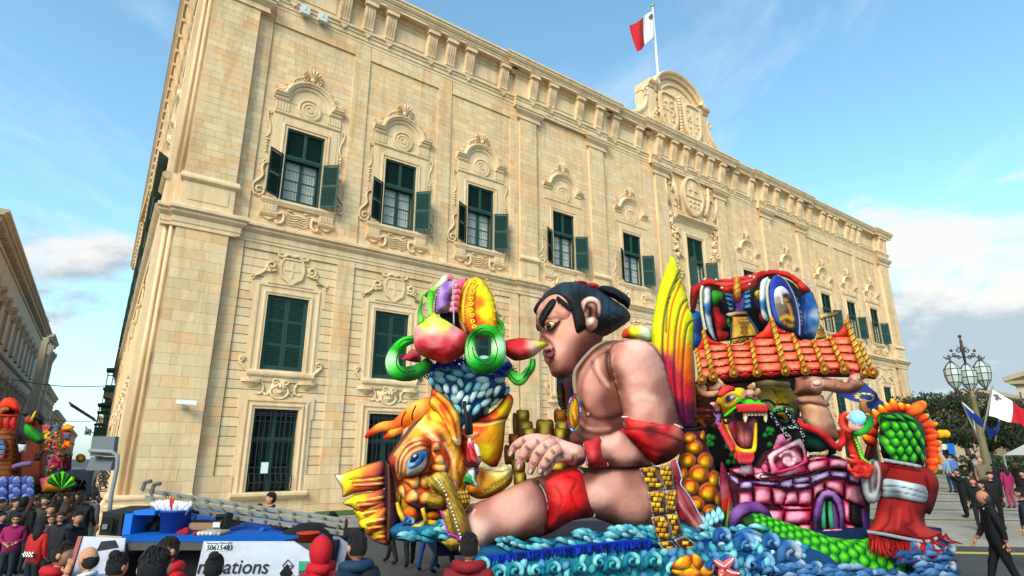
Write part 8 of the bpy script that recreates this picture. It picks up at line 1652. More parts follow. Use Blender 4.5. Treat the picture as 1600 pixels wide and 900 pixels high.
# ================================================================ people
import mathutils.noise as MN
def ray(x,y):return Vector(((x-800)/FPX,_cp+(y-450)/FPX*_sp,_sp-(y-450)/FPX*_cp))
def D(x,y,d):r_=ray(x,y);return r_*(d/r_.y)+Vector((0,0,CH))
def plaza_z(x,y):
 d= (y-18+.12*(x-8.6))
 if d<0 or x<7:return ground_z(x,y)
 return .13 if d<4.9 else min(1.09,.29+.16*int((d-4.9)/2.3))
def stand(px,py,H,t0=2.5,t1=80):
 t=t0
 while t<t1:
  P=D(px,py,t)
  if P.z-plaza_z(P.x,P.y) <=H:return P.x,P.y,plaza_z(P.x,P.y)
  t+=.05
 return P.x,P.y,plaza_z(P.x,P.y)
M_per=mat('clothes_and_skin','vcol',.75,30,.10,.25,90,spec=.25);M_hair=mat('hair','vcol',.6,60,.3,.8,160);M_hair2=mat('hair_strand','vcol',.5,40,.1)
SKN='#b98268'
def strands(hc,H,R3,col,t,sd,style):
 r=random.Random(sd);m_=MB();m_.cc=col;c0=lin(col)
 for k in range(170):
  a=r.uniform(0,6.28);e=r.uniform(.12,.98);fr_=math.sin(a) >.25;
  P= []
  for i in range(4):
   q=e+(i*.11 if not fr_ else i*.06);q=min(q,1.02 if fr_ else 1.9);rr=1.10+.02*i+r.uniform(-.02,.05)
   P.append(hc+Vector((rr*R3[0]*math.sin(q)*math.cos(a+.06*i),rr*R3[1]*math.sin(q)*math.sin(a+.06*i)-.003,rr*R3[2]*math.cos(q)+.004*H)))
  k_=r.uniform(.6,2.6);n0=m_.n;m_.tube(P,[.0028*H,.0036*H,.0028*H,.0008*H],3,col=col,flat=.5);m_.c[n0:] = [tuple(x*k_+.002 for x in c0)]*(m_.n-n0)
 o=m_.build('hair_strands',M_hair2,t,smooth=True,fix=False);o['kind'] ='stuff'
def person(px,py,label,H=1.72,face=0,top='#15171c',bot='#1b1e26',hair='#120e0c',style='short',pose='down',skin=SKN,pos=None,group=None,hood=None,sc=1.0,d=None,lean=0.,extra=()):
 if d:q_=D(px,py,d);pos= (q_.x,q_.y,plaza_z(q_.x,q_.y));H=min(1.9,max(1.5,q_.z-pos[2]))
 x,y,z=pos or stand(px,py,H);near=px and y<8.5;x+=math.sin(R(face))*lean*H;y-=math.cos(R(face))*lean*H;t=thing('person',label,'person',(0,0,0),group)
 g=lambda a: (a[0]*H,a[1]*H,a[2]*H)
 J= {'pel': (0,0,.52,.085),'wai': (0,lean*.25,.61,.078),'che': (0,lean*.6,.735,.092),'nec': (0,lean+.005,.825,.036),'hed': (0,lean+.012,.875,.03)}
 ed= [('pel','wai'),('wai','che'),('che','nec'),('nec','hed')];AP= {'down': [(.135,-.01,.64),(.14,.03,.51)],'fold': [(.135,.0,.65),(.05,.12,.60)],'camera': [(.14,.07,.74),(.05,.14,.90)],'pocket': [(.15,-.03,.64),(.10,.03,.53)],'phone': [(.13,.04,.66),(.06,.16,.70)],'face': [(.13,.06,.70),(.045,.11,.85)]}
 walk=.10 if pose=='walk' else 0;ap=AP.get(pose,AP['down'])
 for s,n in((-1,'l'),(1,'r')):
  e,w=ap;dy=lean*.8
  if walk:w= (w[0],w[1]+walk*s*.8,w[2]);e= (e[0],e[1]+walk*s*.3,e[2])
  if pose=='face' and s>0:e,w=AP['down']
  J['s'+n] = (s*.108,dy,.795,.042);J['e'+n] = (s*e[0],e[1]+dy,e[2],.034);J['w'+n] = (s*w[0],w[1]+dy,w[2],.021)
  J['h'+n] = (s*.052,0,.485,.062);J['k'+n] = (s*.056,.012+walk*s*.6,.275,.041);J['a'+n] = (s*.058,-.01+walk*s*1.3,.052,.028);J['t'+n] = (s*.066,.075+walk*s*1.3,.022,.024)
  ed+= [('che','s'+n),('s'+n,'e'+n),('e'+n,'w'+n),('pel','h'+n),('h'+n,'k'+n),('k'+n,'a'+n),('a'+n,'t'+n)]
 ks=list(J);me=bpy.data.meshes.new('b');me.from_pydata([g(J[k])for k in ks],[(ks.index(a),ks.index(b))for a,b in ed],[]);o=bpy.data.objects.new('b',me);COL.objects.link(o)
 o.modifiers.new('s','SKIN');o.modifiers['s'].use_smooth_shade=True;o.modifiers.new('u','SUBSURF').levels=2 if near else 1
 sv=me.skin_vertices[0].data
 for i,k in enumerate(ks):
  r_=J[k][3]*H*(1.08 if k in('pel','wai','che')else 1);sv[i].radius= (r_*(1.25 if k in('che','wai','pel')else 1),r_)
 sv[0].use_root=True
 dg=bpy.context.evaluated_depsgraph_get();ev=o.evaluated_get(dg).to_mesh();V_=np.empty(len(ev.vertices)*3);ev.vertices.foreach_get('co',V_);V_=V_.reshape(-1,3)
 b=MB();b.cc='#ffffff';F_= [tuple(p.vertices)for p in ev.polygons];o.evaluated_get(dg).to_mesh_clear();bpy.data.objects.remove(o);bpy.data.meshes.remove(me)
 arms= {k:np.array(g(J[k]))for k in ks};cols= [];sk0=lin(skin)[0]
 for v in V_:
  zz=v[2]/H;near_w=min(np.linalg.norm(v-arms['wl']),np.linalg.norm(v-arms['wr'])) <.035*H
  cols.append(lin('#14100e')if zz<.045 else lin(skin)if(zz>.845 or near_w)else lin(top)if(zz>.50 or abs(v[0]) >.105*H)else lin(bot))
 sd_=px*.13;b.v= [tuple(Vector(v)+(MN.noise_vector(Vector((v[0]*9,v[1]*9+sd_,v[2]*22)))*.012+MN.noise_vector(Vector((v[0]*22,v[1]*22,v[2]*30+sd_)))*.006)*(1. if v[2] <.80*H and c[0] !=sk0 else .15))for v,c in zip(V_,cols)];b.f=F_;b.c=cols;b.tone= [0.]*len(V_);b.n=len(V_)
 for s,n in((-1,'l'),(1,'r')):    # hands with curled fingers
  w=Vector(arms['w'+n]);e=Vector(arms['e'+n]);d= (w-e).normalized();sd=Vector((0,1,0))if abs(d.y) <.7 else Vector((0,0,1));sd= (sd-d*sd.dot(d)).normalized();pn=d.cross(sd);h=H
  b.tube([w,w+d*.025*h,w+d*.05*h],[.015*h,.019*h,.017*h],7,col=skin,flat=.6)
  for k in range(4):q=w+d*.048*h+sd*(.013-.0088*k)*h;b.tube([q,q+d*.022*h,q+d*(.040-.004*abs(k-1))*h+pn*s*-.012*h],[.0052*h,.0048*h,.0036*h],5,col=skin)
  q=w+d*.018*h+sd*.02*h;b.tube([q,q+(d+sd)*.018*h,q+(d*1.6+sd)*.02*h],[.0075*h,.0068*h,.005*h],5,col=skin)
 b.tube([((math.cos(R(a))*.042)*H,(lean+.008+math.sin(R(a))*.042)*H,(.838-.012*math.sin(R(a)))*H)for a in range(0,361,40)],.014*H,6,col=top)
 # head
 hc=Vector((0,(lean+.018)*H,.925*H));n1,n2=18,14;R3= (.046*H,.056*H,.066*H);hv= [];hcx= []
 for i in range(n2+1):
  ph=math.pi*i/n2
  for k in range(n1):
   th=2*math.pi*k/n1;u=Vector((math.sin(ph)*math.cos(th),math.sin(ph)*math.sin(th),-math.cos(ph)));f=1-(.16*max(0,-u.z)*(1-max(0,u.y)*.6))
   q=Vector((u.x*R3[0]*f,u.y*R3[1],u.z*R3[2]));
   if u.y>.3:q.y+=.012*H*math.exp(-((u.x/.16)**2+((u.z+.12)/.22)**2)*2)-.006*H*(math.exp(-(((abs(u.x)-.34)/.16)**2+((u.z-.12)/.14)**2)))
   c=lin(skin)
   if u.y>.3 and math.exp(-(((abs(u.x)-.34)/.13)**2+((u.z-.10)/.10)**2)) >.70:c=lin('#3c2820')
   if u.y>.3 and abs(u.x) <.25 and abs(u.z+.50) <.09:c=lin('#8c4c44')
   hv.append(hc+q);hcx.append(c)
 n0=b.n;b.add(hv,[(i*n1+k,i*n1+(k+1) %n1,(i+1)*n1+(k+1) %n1,(i+1)*n1+k)for i in range(n2)for k in range(n1)]);b.c[n0:] =hcx
 for s in(-1,1):b.ball(hc+Vector((s*.048*H,-.002,-.004)),(.008*H,.014*H,.018*H),7,5,col=skin)
 b.build('body',M_per,t,smooth=True)
 hb=MB();hb.cc=hair
 def cap(rs,fr,dn,nm,col,mm=M_hair,seg=16):
  hb=MB();hb.cc=col;vs= []
  for i in range(11):
   for k in range(seg):
    th=2*math.pi*k/seg;fy=math.sin(th);low=dn if fy<fr else .25+.25*max(0,fy-fr);a= (1-i/10)*(math.pi*.5+math.asin(max(-.95,min(.95,-low))))if False else i/10*math.acos(max(-.98,min(.98,low)))
    wv=1+.03*math.sin(5*th+3*i);vs.append(hc+Vector((rs*R3[0]*math.sin(a)*math.cos(th)*wv,rs*R3[1]*math.sin(a)*math.sin(th)*wv-.003,rs*R3[2]*math.cos(a)+.004*H)))
  hb.add(vs,[(i*seg+k,i*seg+(k+1) %seg,(i+1)*seg+(k+1) %seg,(i+1)*seg+k)for i in range(10)for k in range(seg)],col);return hb
 if style=='bald':
  h_=MB();h_.cc=hair
  h_.ball(hc+Vector((0,-.017*H,-.010*H)),(.0478*H,.044*H,.047*H),14,10,col=hair);h_.build('hair',M_hair,t,smooth=True)
 elif style=='hood':h_=cap(1.32,.55,-.85,'hood',hood or top);h_.tube([hc+Vector((-.07*H,.0,-.075*H)),hc+Vector((0,-.06*H,-.085*H)),hc+Vector((.07*H,.0,-.075*H)),hc+Vector((0,.05*H,-.09*H))],.03*H,8,col=hood or top);h_.build('hood',M_per,t,smooth=True)
 else:
  if near or d:strands(hc,H,R3,hair,t,px,style)
  cap({'long':1.16,'bun':1.12}.get(style,1.09),.25,-.55 if style!='long' else-.8,'hair',hair).build('hair',M_hair,t,smooth=True)
  if style=='long':
   h_=MB();h_.cc=hair;h_.tube([hc+Vector((0,-.022*H,.03*H)),hc+Vector((0,-.045*H,-.05*H)),hc+Vector((.004,-.062*H,-.12*H)),hc+Vector((0,-.058*H,-.2*H))],[.045*H,.06*H,.058*H,.02*H],12,col=hair,flat=.6);h_.build('long_hair',M_hair,t,smooth=True)
  if style=='bun':h_=MB();h_.cc=hair;h_.ball(hc+Vector((0,-.03*H,.066*H)),(.032*H,.032*H,.028*H),10,7,col=hair);h_.tube([hc+Vector((.02,-.04*H,.05*H)),hc+Vector((.03,-.05*H,.02*H))],.01*H,5,col=hair);h_.build('hair_bun',M_hair,t,smooth=True)
 if hood and style!='hood':h_=MB();h_.cc=hood;h_.tube([hc+Vector((a*H,(b_+lean*.0)*H,c*H))for a,b_,c in((-.05,.035,-.095),(-.07,-.01,-.085),(-.04,-.06,-.082),(0,-.075,-.085),(.04,-.06,-.082),(.07,-.01,-.085),(.05,.035,-.095))],.030*H,8,col=hood);h_.build('hood',M_per,t,smooth=True)
 for e in extra:
  m_=MB();m_.cc='#ffffff'
  if e=='backpack':m_.ball((0,-.11*H,.70*H),(.095*H,.06*H,.13*H),12,8,col='#16181d');m_.tube([(.07*H,-.06*H,.8*H),(.08*H,.03*H,.80*H),(.08*H,.06*H,.70*H)],.013*H,6,col='#0c0d10')
  if e=='yellowpack':m_.ball((0,-.11*H,.68*H),(.10*H,.07*H,.14*H),12,8,col='#a88418');m_.box((-.06*H,-.19*H,.6*H),(.06*H,-.16*H,.72*H),'#1c2438')
  if e=='bag':m_.ball((.15*H,.0,.46*H),(.05*H,.03*H,.06*H),10,7,col='#101014');m_.tube([(.15*H,0,.5*H),(.10*H,.03*H,.7*H),(.06*H,0,.81*H)],.008*H,5,col='#101014')
  if e=='glasses':m_.tube([hc+Vector((-.05*H,.0,.006*H)),hc+Vector((-.03*H,.052*H,.006*H)),hc+Vector((.03*H,.052*H,.006*H)),hc+Vector((.05*H,0,.006*H))],.0035*H,5,col='#0c0c0e'); [m_.ball(hc+Vector((s*.018*H,.053*H,.004*H)),(.014*H,.004*H,.010*H),8,5,col='#0a0a0c')for s in(-1,1)]
  if e=='camera':m_.box((-.04*H,(lean+.10)*H,.895*H),(.04*H,(lean+.14)*H,.94*H),'#101012');m_.lathe([(.02*H,.14*H),(.02*H,.18*H)],(0,0,.917*H),10,'#101012',axis='y')
  if e=='checks': [m_.box(((-.08+.02*i)*H,-.112*H,(.60-.02*j)*H),((-.06+.02*i)*H,-.104*H,(.62-.02*j)*H),'#e8e8e8' if(i+j) %2 else '#101010')for i in range(8)for j in range(3)]
  if e=='collar':m_.tube([(-.035*H,.045*H+lean*H,.815*H),(-.04*H,lean*H,.83*H),(0,-.04*H+lean*H,.84*H),(.04*H,lean*H,.83*H),(.035*H,.045*H+lean*H,.815*H)],.007*H,6,col='#e0e0e0')
  if e=='vest':m_.lathe([(.10*H,.56*H),(.125*H,.58*H),(.12*H,.64*H),(.13*H,.66*H),(.125*H,.72*H),(.13*H,.74*H),(.10*H,.80*H)],(0,lean*.5*H,0),16,'#3c6470')
  m_.build({'checks':'check_trim','yellowpack':'backpack','bag':'handbag'}.get(e,e),M_per,t,smooth=e!='checks')
 WO[t.name] =Vector((0,0,0));t.location= (x,y,z);t.rotation_euler= (0,0,R(face));t.scale= (sc,sc,sc);return t
P_=person
# face: 0 looks away from the camera, 180 towards it, 90 to the left
P_(733,833,'man with short black hair in a dark red hoodie seen from behind before the float',face=-4,top='#6e1018',hood='#7c141c',d=5.7)
P_(505,841,'person with a bright red hood up in front of the white banner',face=40,top='#b01420',style='hood',d=5.8)
P_(562,832,'dark haired man in a navy padded jacket with a black backpack beside the red hood',face=50,top='#12263c',hood='#16304a',extra=('backpack',),d=5.7)
P_(243,855,'black haired head nearest the camera, seen from behind below the bucket',H=1.8,face=10,top='#14141a',hair='#0c0c10')
P_(270,838,'young man in a red hoodie facing the camera beside the trailer shelf',face=150,top='#a8141c',hood='#b81820',hair='#1c120e',d=5.9)
P_(183,864,'woman with a glossy black hair bun at the bottom edge between two men',H=1.6,face=-20,top='#2c2c30',hair='#0a0a0c',style='bun',d=5.6)
P_(336,866,'person with a black ruffled bun hiding part of the banner lettering',H=1.6,face=10,top='#101012',hair='#08080a',style='bun',d=5.6)
P_(146,852,'balding man in a white shirt raising one hand to his face',face=80,top='#c8ccd8',hair='#1a1412',style='bald',pose='face',lean=.03,d=5.9)
P_(96,846,'man with black hair leaning in a teal quilted vest over a red hoodie',face=-75,top='#8c1420',hood='#b01822',hair='#181210',lean=.10,extra=('vest',),d=6.1)
P_(122,798,'dark haired man in a navy jacket over a black shirt looking right',face=-110,top='#10141f',hair='#1a1614',pose='fold',hood='#1a2234',d=11.5)
P_(28,803,'woman in a magenta quilted jacket with sunglasses and folded hands',H=1.63,face=-150,top='#8c1450',bot='#1c2a34',hair='#140e0c',style='long',pose='fold',extra=('glasses',),d=14.5)
P_(66,815,'woman with long black hair in a red jacket with a checkered band',H=1.6,face=-10,top='#a81c1c',hair='#080808',style='long',extra=('checks','bag'),d=12.5)
P_(98,800,'girl with glasses and face paint beside the man in the navy jacket',H=1.58,face=-165,top='#1c1c24',hair='#1a100c',style='long',extra=('glasses',),d=14)
P_(83,805,'second girl with glasses just behind the one with face paint',H=1.52,face=-150,top='#3c3c48',hair='#20140e',style='long',extra=('glasses',),d=14.6)
P_(80,787,'woman with pulled back brown hair in a dark jacket looking right',H=1.66,face=-120,top='#181418',hair='#2c1a12',d=15)
P_(106,780,'person with brown curly hair in a rust brown coat seen from behind',H=1.62,face=-5,top='#3c1c18',hair='#3c2218',style='long',d=15.5)
P_(137,767,'man in a plain black sweater walking away near the palace corner',face=-5,top='#0a0a0c',bot='#0e0e10',pose='walk',d=17.5)
P_(148,765,'person in pale grey clothes walking beside the man in the black sweater',face=-10,top='#4c4c54',bot='#5c5a58',d=18.5)
P_(4,800,'dark haired man at the left edge in a purple blue jacket',face=-100,top='#2c2450',d=15)
P_(2,775,'man in a black leather jacket at the far left of the crowd',face=-60,top='#0c0c0e',d=17)
P_(28,768,'bearded man in a grey jacket in the left crowd',face=-100,top='#4a4a4c',d=17)
P_(40,771,'person with a black hood up in the left crowd',face=0,top='#08080a',style='hood',d=16.5)
P_(53,770,'woman with reddish brown hair in a black coat carrying a dark handbag',face=-30,top='#0e0c0c',hair='#3c1c12',style='long',extra=('bag',),d=16.6)
P_(76,768,'woman in a leopard patterned scarf in the left crowd',face=180,top='#3c342a',hair='#1a120e',style='long',d=17.2)
P_(427,769,'young man in a black jacket standing by the palace wall behind the ladder',face=120,top='#101116',hair='#0e0a08')
P_(406,787,'brown haired child peeping over the ladder',H=1.45,face=20,top='#2c2420',hair='#3c2418')
P_(520,802,'person with black hair in two puffs behind the end of the ladder',H=1.6,face=0,top='#3c4450',hair='#0a0a0c',style='bun')
P_(365,803,'person crouching behind the trailer beside the black post',H=1.5,face=150,top='#101014',hair='#100c0c')
for i,(px,c,l)in enumerate(((612,'#14161c','person in black boots standing behind the fish statue'),(640,'#10131a','person in dark trousers walking behind the fish statue'),(668,'#1c3c70','person in blue jeans and ragged blue and white costume behind the float'),(692,'#22344c','person in faded jeans nearest the float base behind the sandal'))):
 q=D(px,872+4*i,14.6-.4*i);P_(0,0,l,pos=(q.x,q.y,ground_z(q.x,q.y)),face=60-40*i,top=('#1a1c22','#23252c','#8c98b8','#1c4c8c')[i],bot=c,pose='walk')
P_(1497,736,'woman in black photographing the float from the foot of the steps',H=1.66,face=70,top='#101114',bot='#0e0f12',hair='#2c2018',pose='camera',extra=('camera','backpack'))
P_(1519,746,'brown haired woman in black with a dark handbag looking at the float',H=1.6,face=120,top='#121316',hair='#4c2c1c',style='long',extra=('bag',))
P_(1534,751,'dark haired woman smiling beside the man in the suit',H=1.58,face=75,top='#101114',hair='#0e0c0c',style='bun')
P_(1544,737,'broad man in a black coat standing on the steps behind the suit',H=1.76,face=160,top='#0c0c0e',bot='#0c0c0e',hair='#140f0c')
P_(1536,765,'balding man in a black suit striding across the road',H=1.78,face=70,top='#0a0a0d',bot='#0a0a0d',hair='#3c3a38',style='bald',pose='walk',skin='#a8705a',extra=('collar',),lean=.03)
P_(1530,719,'elderly man in a beige jacket on the plaza by the lamp post',H=1.72,face=170,top='#6c5c48',bot='#3c342c',hair='#8c8480',style='bald')
P_(1552,726,'woman with long black hair by the lamp post',H=1.64,face=20,top='#14121a',hair='#08080a',style='long')
P_(1568,727,'woman in a pink top and patterned pink trousers on the plaza',H=1.6,face=0,top='#8c1c50',bot='#8c3450',hair='#140e0c',style='long')
P_(1586,719,'dark skinned man in a black jacket on the plaza',H=1.78,face=100,top='#0e0c0c',skin='#5c3828')
P_(1594,762,'person at the right edge wearing a yellow and navy backpack',H=1.7,face=40,top='#12182a',extra=('yellowpack',))
P_(1479,713,'man in a pale blue shirt and jeans under the trees',face=0,top='#6c84a0',bot='#1c2c50');P_(1488,713,'second person in blue under the trees by the beacons',face=30,top='#4c6ca0',bot='#1c2440')
P_(1513,711,'small distant figure in black under the trees',face=60,top='#101014');P_(1521,712,'small distant figure in white under the trees',face=-60,top='#8c8c90')
P_(1596,735,'woman in black with a plastic bag near the tent',H=1.6,face=120,top='#101014',hair='#0a0808',style='long',extra=('bag',))
# dense crowd down the side street, copied from six figures
proto_p= [P_(0,0,l+' in the dense crowd filling the narrow side street',pos=(-60,75,-2.8),top=c,bot='#14151c',style=s,hair=h,face=f,group='crowd in the side street')for c,s,h,f,l in(('#0c0d12','short','#0e0a08',0,'short haired man in black'),('#1c1618','long','#1c100c',20,'long haired woman in dark brown'),('#101828','short','#120e0c',180,'short haired man in navy'),('#2c1418','long','#0c0a0a',-30,'long haired woman in dark maroon'),('#202226','hood','#0c0a0a',10,'person with a charcoal hood up'),('#3c3836','bun','#140e0c',170,'woman with a hair bun in grey'))]
r=random.Random(99);k=0
for t_ in np.arange(8,112,1.2):
 for j in range(3 if t_<45 else 2):
  q_=r.uniform(1.2,8.6)if t_>26 else r.uniform(.8,5.0);p=S(t_+r.uniform(-.6,.6),0,q_);zz=max(-2.8,ground_z(p[0],p[1]));o=proto_p[k%6]
  if k>=6:o=dup(o)
  o.location= (p[0],p[1],zz);o.rotation_euler= (0,0,R(r.uniform(-60,60)+(180 if r.random() <.3 else 0)+34));k+=1
# ================================================================ service trailer with banner
TRL=thing('service_trailer','white bannered service trailer with a blue covered deck full of tools and boxes','trailer',tuple(D(330,900,6.6)))
def q4(mb,pts,th,col):   # slab: four picture points on a plane at given depths, thickness back
 P= [D(*p)for p in pts];B_= [p+Vector((0,th,0))for p in P];mb.add([tuple(p)for p in P+B_],[(0,1,2,3),(7,6,5,4),(0,4,5,1),(1,5,6,2),(2,6,7,3),(3,7,4,0)],col)
def slab(name,par,pts,th,col,m=M_fab):mb=MB();mb.cc='#ffffff';q4(mb,pts,th,col);return mb.build(name,m,par)
zt=1.56
def top_pt(x,d,z=zt):return Vector(((x-800)/FPX*d/(_cp+_sp*0),d,z))
mb=MB();mb.cc='#ffffff';x0,x1=D(165,840,6.5).x,D(508,845,6.5).x
c4= [D(190,840,6.6),D(506,846,6.6),D(500,812,8.2),D(300,795,10.4)];mb.add([(q.x,q.y,z_)for z_ in(zt-.06,zt)for q in c4],[(3,2,1,0),(4,5,6,7),(0,1,5,4),(1,2,6,5),(2,3,7,6),(3,0,4,7)],'#1464b4');mb.build('deck_cover',M_fab,TRL)
mb=MB();mb.cc='#ffffff';mb.box((x0-.15,6.75,.35),(x1+.05,8.0,zt-.07),'#141416');mb.build('body',M_per,TRL)
mb=MB();mb.cc='#ffffff';mb.box((x0-.1,6.52,zt-.13),(x1,6.62,zt-.062),'#4c4844');mb.build('rail',M_per,TRL)
for xx in(x0+.3,x1-.4):
 mb=MB();mb.cc='#ffffff';mb.lathe([(.3,0),(.36,.02),(.36,.2),(.3,.22)],(xx,6.5,.2),18,'#101010',axis='y');mb.build('wheel',M_per,TRL)
M_ban=mat('banner_vinyl','vcol',.5,3,.08,.6,2.2,spec=.35,bdist=.08)
slab('banner',TRL,[(306,900,6.42),(318,846,6.42),(459,846,6.42),(486,868,6.42)],.02,'#a8acc0',M_ban)if False else None
mb=MB();mb.cc='#ffffff';P= [D(*p)for p in((318,846,6.42),(459,846,6.42),(490,866,6.42),(492,960,6.42),(290,960,6.42),(306,900,6.42))];mb.add([tuple(p)for p in P]+[(p.x,p.y+.02,p.z)for p in P],[tuple(range(6)),tuple(range(11,5,-1))]+[(i,(i+1) %6,6+(i+1) %6,6+i)for i in range(6)],'#b8bccc');BN=mb.build('banner',M_ban,TRL)
def text(s,x,y,hpx,d,col,par,shear=0.,name='lettering',bold=0.):
 cu=bpy.data.curves.new('t','FONT');cu.body=s;sz=hpx*d/FPX;cu.size=sz;cu.shear=shear;cu.extrude=.001;cu.offset=bold;o=bpy.data.objects.new('t',cu);COL.objects.link(o)
 me=bpy.data.meshes.new_from_object(o.evaluated_get(bpy.context.evaluated_depsgraph_get()));bpy.data.objects.remove(o)
 p=D(x,y,d)-wo(par);me.transform(Matrix.Translation(p) @Matrix.Rotation(R(90),4,'X'));c=lin(col);at=me.color_attributes.new('col','FLOAT_COLOR','POINT');at.data.foreach_set('color',list(c+(1,))*len(me.vertices));me.materials.clear();me.name=name;return link(name,me,M_ban,par)
mb=MB();mb.cc='#ffffff';q4(mb,[(321,861,6.415),(355,861,6.415),(356,847,6.415),(321,847,6.415)],.004,'#d8dae4');lb=mb.build('number_panel',M_ban,BN)
text('50615483',322,859.4,9.4,6.41,'#101014',lb,.1,bold=.0008);text('Technology Mobile SMS',322,850,3.8,6.41,'#202024',lb,.2)
text('misations',306,896,27,6.41,'#26262c',BN,.18,bold=.001)
mb=MB();mb.cc='#ffffff';dm= [(450,873.5),(459.5,884),(450,894.5),(440.5,884)];di= [(450,875.6),(457.6,884),(450,892.4),(442.4,884)]
for i in range(4):
 j= (i+1) %4;a,b_,c_,e_= [D(*p,6.41)for p in(dm[i],dm[j],di[j],di[i])];mb.add([tuple(a),tuple(b_),tuple(c_),tuple(e_)],[(0,1,2,3)],'#14141c')
mb.build('diamond_logo',M_ban,BN,fix=False);text('DNG',445.6,886,4.6,6.408,'#14141c',BN);text('L I F T S',437,903,6,6.41,'#14141c',BN)
slab('green_panel',BN,[(466,902,6.415),(492,902,6.415),(492,877,6.415),(467,877,6.415)],.004,'#2c8c78',M_ban);text('co',467,897,10,6.41,'#0c2420',BN,.1,bold=.0008)
slab('side_panel',TRL,[(106,905,6.3),(188,905,6.3),(196,841,6.5),(126,838,6.5)],.02,'#a4a6b4',M_ban);slab('panel_edge',TRL,[(100,905,6.28),(108,905,6.28),(128,838,6.48),(122,838,6.48)],.02,'#8c3030',M_ban)
for P in([(150,846),(165,838),(182,843),(186,852),(160,862),(152,858)],):slab('black_graphic',TRL,[(150,862,6.29),(186,856,6.29),(180,844,6.29),(158,846,6.29)],.005,'#1c1a22',M_ban)
mb=MB();mb.cc='#ffffff';mb.ball(tuple(D(478,880,7.0)),(.42,.6,.42),16,10,col='#101012');mb.build('tyre',M_per,TRL,smooth=True)
slab('tarpaulin',TRL,[(530,905,6.7),(545,850,6.8),(500,818,7.2),(485,826,7.0)],.02,'#8c90a4',M_fab)
# things lying on the deck
def item(name,label,cat,fn,at_,m=M_per,smooth=False):
 mb=MB();mb.cc='#ffffff';fn(mb);t=thing(name,label,cat,at_);o=mb.build('shell',m,t,smooth=smooth);return t
def L3(pts):return[D(*p)for p in pts]
def lodge(name,label,cat,parts,at_):
 t=thing(name,label,cat,tuple(at_))
 for nm,fn,sm in parts:mb=MB();mb.cc='#ffffff';fn(mb);mb.build(nm,M_per,t,smooth=sm)
 return t
def bx(px0,px1,yt,yb,d,dep,col):
 def f(mb):a=D(px0,yb,d);b_=D(px1,yt,d);mb.box((a.x,d,a.z),(b_.x,d+dep,b_.z),col)
 return f
lodge('loudspeaker','large black loudspeaker with a sloping top at the left end of the trailer deck','speaker',[('cabinet',lambda mb:mb.add([tuple(p)for p in L3([(154,836,6.9),(188,838,6.75),(192,803,6.75),(161,800,6.9),(205,836,8.2),(252,836,8.2),(252,790,8.2),(205,790,8.6)])],[(0,1,2,3),(1,5,6,2),(3,2,6,7),(0,3,7,4),(4,7,6,5),(0,4,5,1)],'#1c1d1f'),False),('grille',bx(157,178,808,832,6.72,.02,'#0c0c0d'),False),('badge',bx(159,168,819,827,6.7,.01,'#6c6c6c'),False)],D(180,836,7))
lodge('blue_crate','blue cloth covered crate open at the front beside the loudspeaker','crate',[('side',bx(190,208,803,836,6.72,.9,'#1866c0'),False),('lid',bx(208,242,798,805,6.74,.9,'#1866c0'),False),('interior',bx(208,240,806,832,7.1,.3,'#3c342c'),False)],D(215,836,7))
def lump(px,py,d,rx,rz,col,n=7,seed=1):
 def f(mb):
  r_=random.Random(seed)
  for k in range(n):c=D(px+r_.uniform(-rx,rx)*.6,py+r_.uniform(-rz,rz)*.5,d+r_.uniform(-.05,.1));s_=d/FPX;mb.ball(tuple(c),(rx*.55*s_,rx*.5*s_,rz*.6*s_),9,6,col=col)
 return f
lodge('black_bag','crumpled black plastic bag between the blue crate and the bucket','bag',[('bag',lump(240,823,7.0,12,9,'#141518',8),True)],D(240,835,7))
def bucket(mb):
 c=D(270,834,6.9);s_=6.9/FPX;mb.lathe([(17*s_,0),(20*s_,30*s_),(21.5*s_,30*s_),(21.5*s_,33*s_),(19*s_,33*s_),(17*s_,12*s_)],tuple(c),22,'#1446a0')
bk=lodge('bucket','blue plastic bucket holding rolled white and red paper flags','bucket',[('tub',bucket,True)],D(270,834,6.9))
r=random.Random(14)
for i in range(16):
 x=251+36*i/15;red=i in(7,8);tx=x+(x-269)*.75;P=L3([(x,806,6.85+.02*(i%3)),((x+tx)/2,790,6.85),(tx,780+abs(i-7)*.9,6.85)])
 mb=MB();mb.cc='#ffffff';mb.tube(P,[.02,.04,.035],6,col='#b81c24' if red else('#c8c8d4','#b4b4c8','#d8d4dc')[i%3],flat=.5)
 mb.tube([P[2],P[2]+(P[2]-P[1])*.55],.009,5,col='#b08454');o=tag(mb.build('paper_flag',M_per,None,smooth=True),('red' if red else 'white')+' rolled paper flag on a wooden stick standing in the blue bucket','flag',('red' if red else 'white')+' paper flags in the bucket')
lodge('cardboard_box','open brown cardboard box on the blue deck right of the bucket','box',[('front',bx(295,345,817,828,6.9,.01,'#8c6c50'),False),('side',bx(343,346,812,828,6.91,.5,'#6c5038'),False),('back',bx(296,346,812,816,7.4,.01,'#5c4430'),False),('paper',bx(332,344,816,824,6.88,.01,'#c8c8d0'),False)],D(320,828,6.9))
lodge('red_cloth_heap','crumpled red cloth and patterned scarf lying beside the bucket','cloth',[('cloth',lump(288,831,6.75,11,6,'#8c1420',6),True),('scarf',lump(300,808,7.0,8,9,'#34507c',5,3),True),('cap',lump(302,799,7.1,7,4,'#14141a',4,4),True)],D(290,835,6.8))
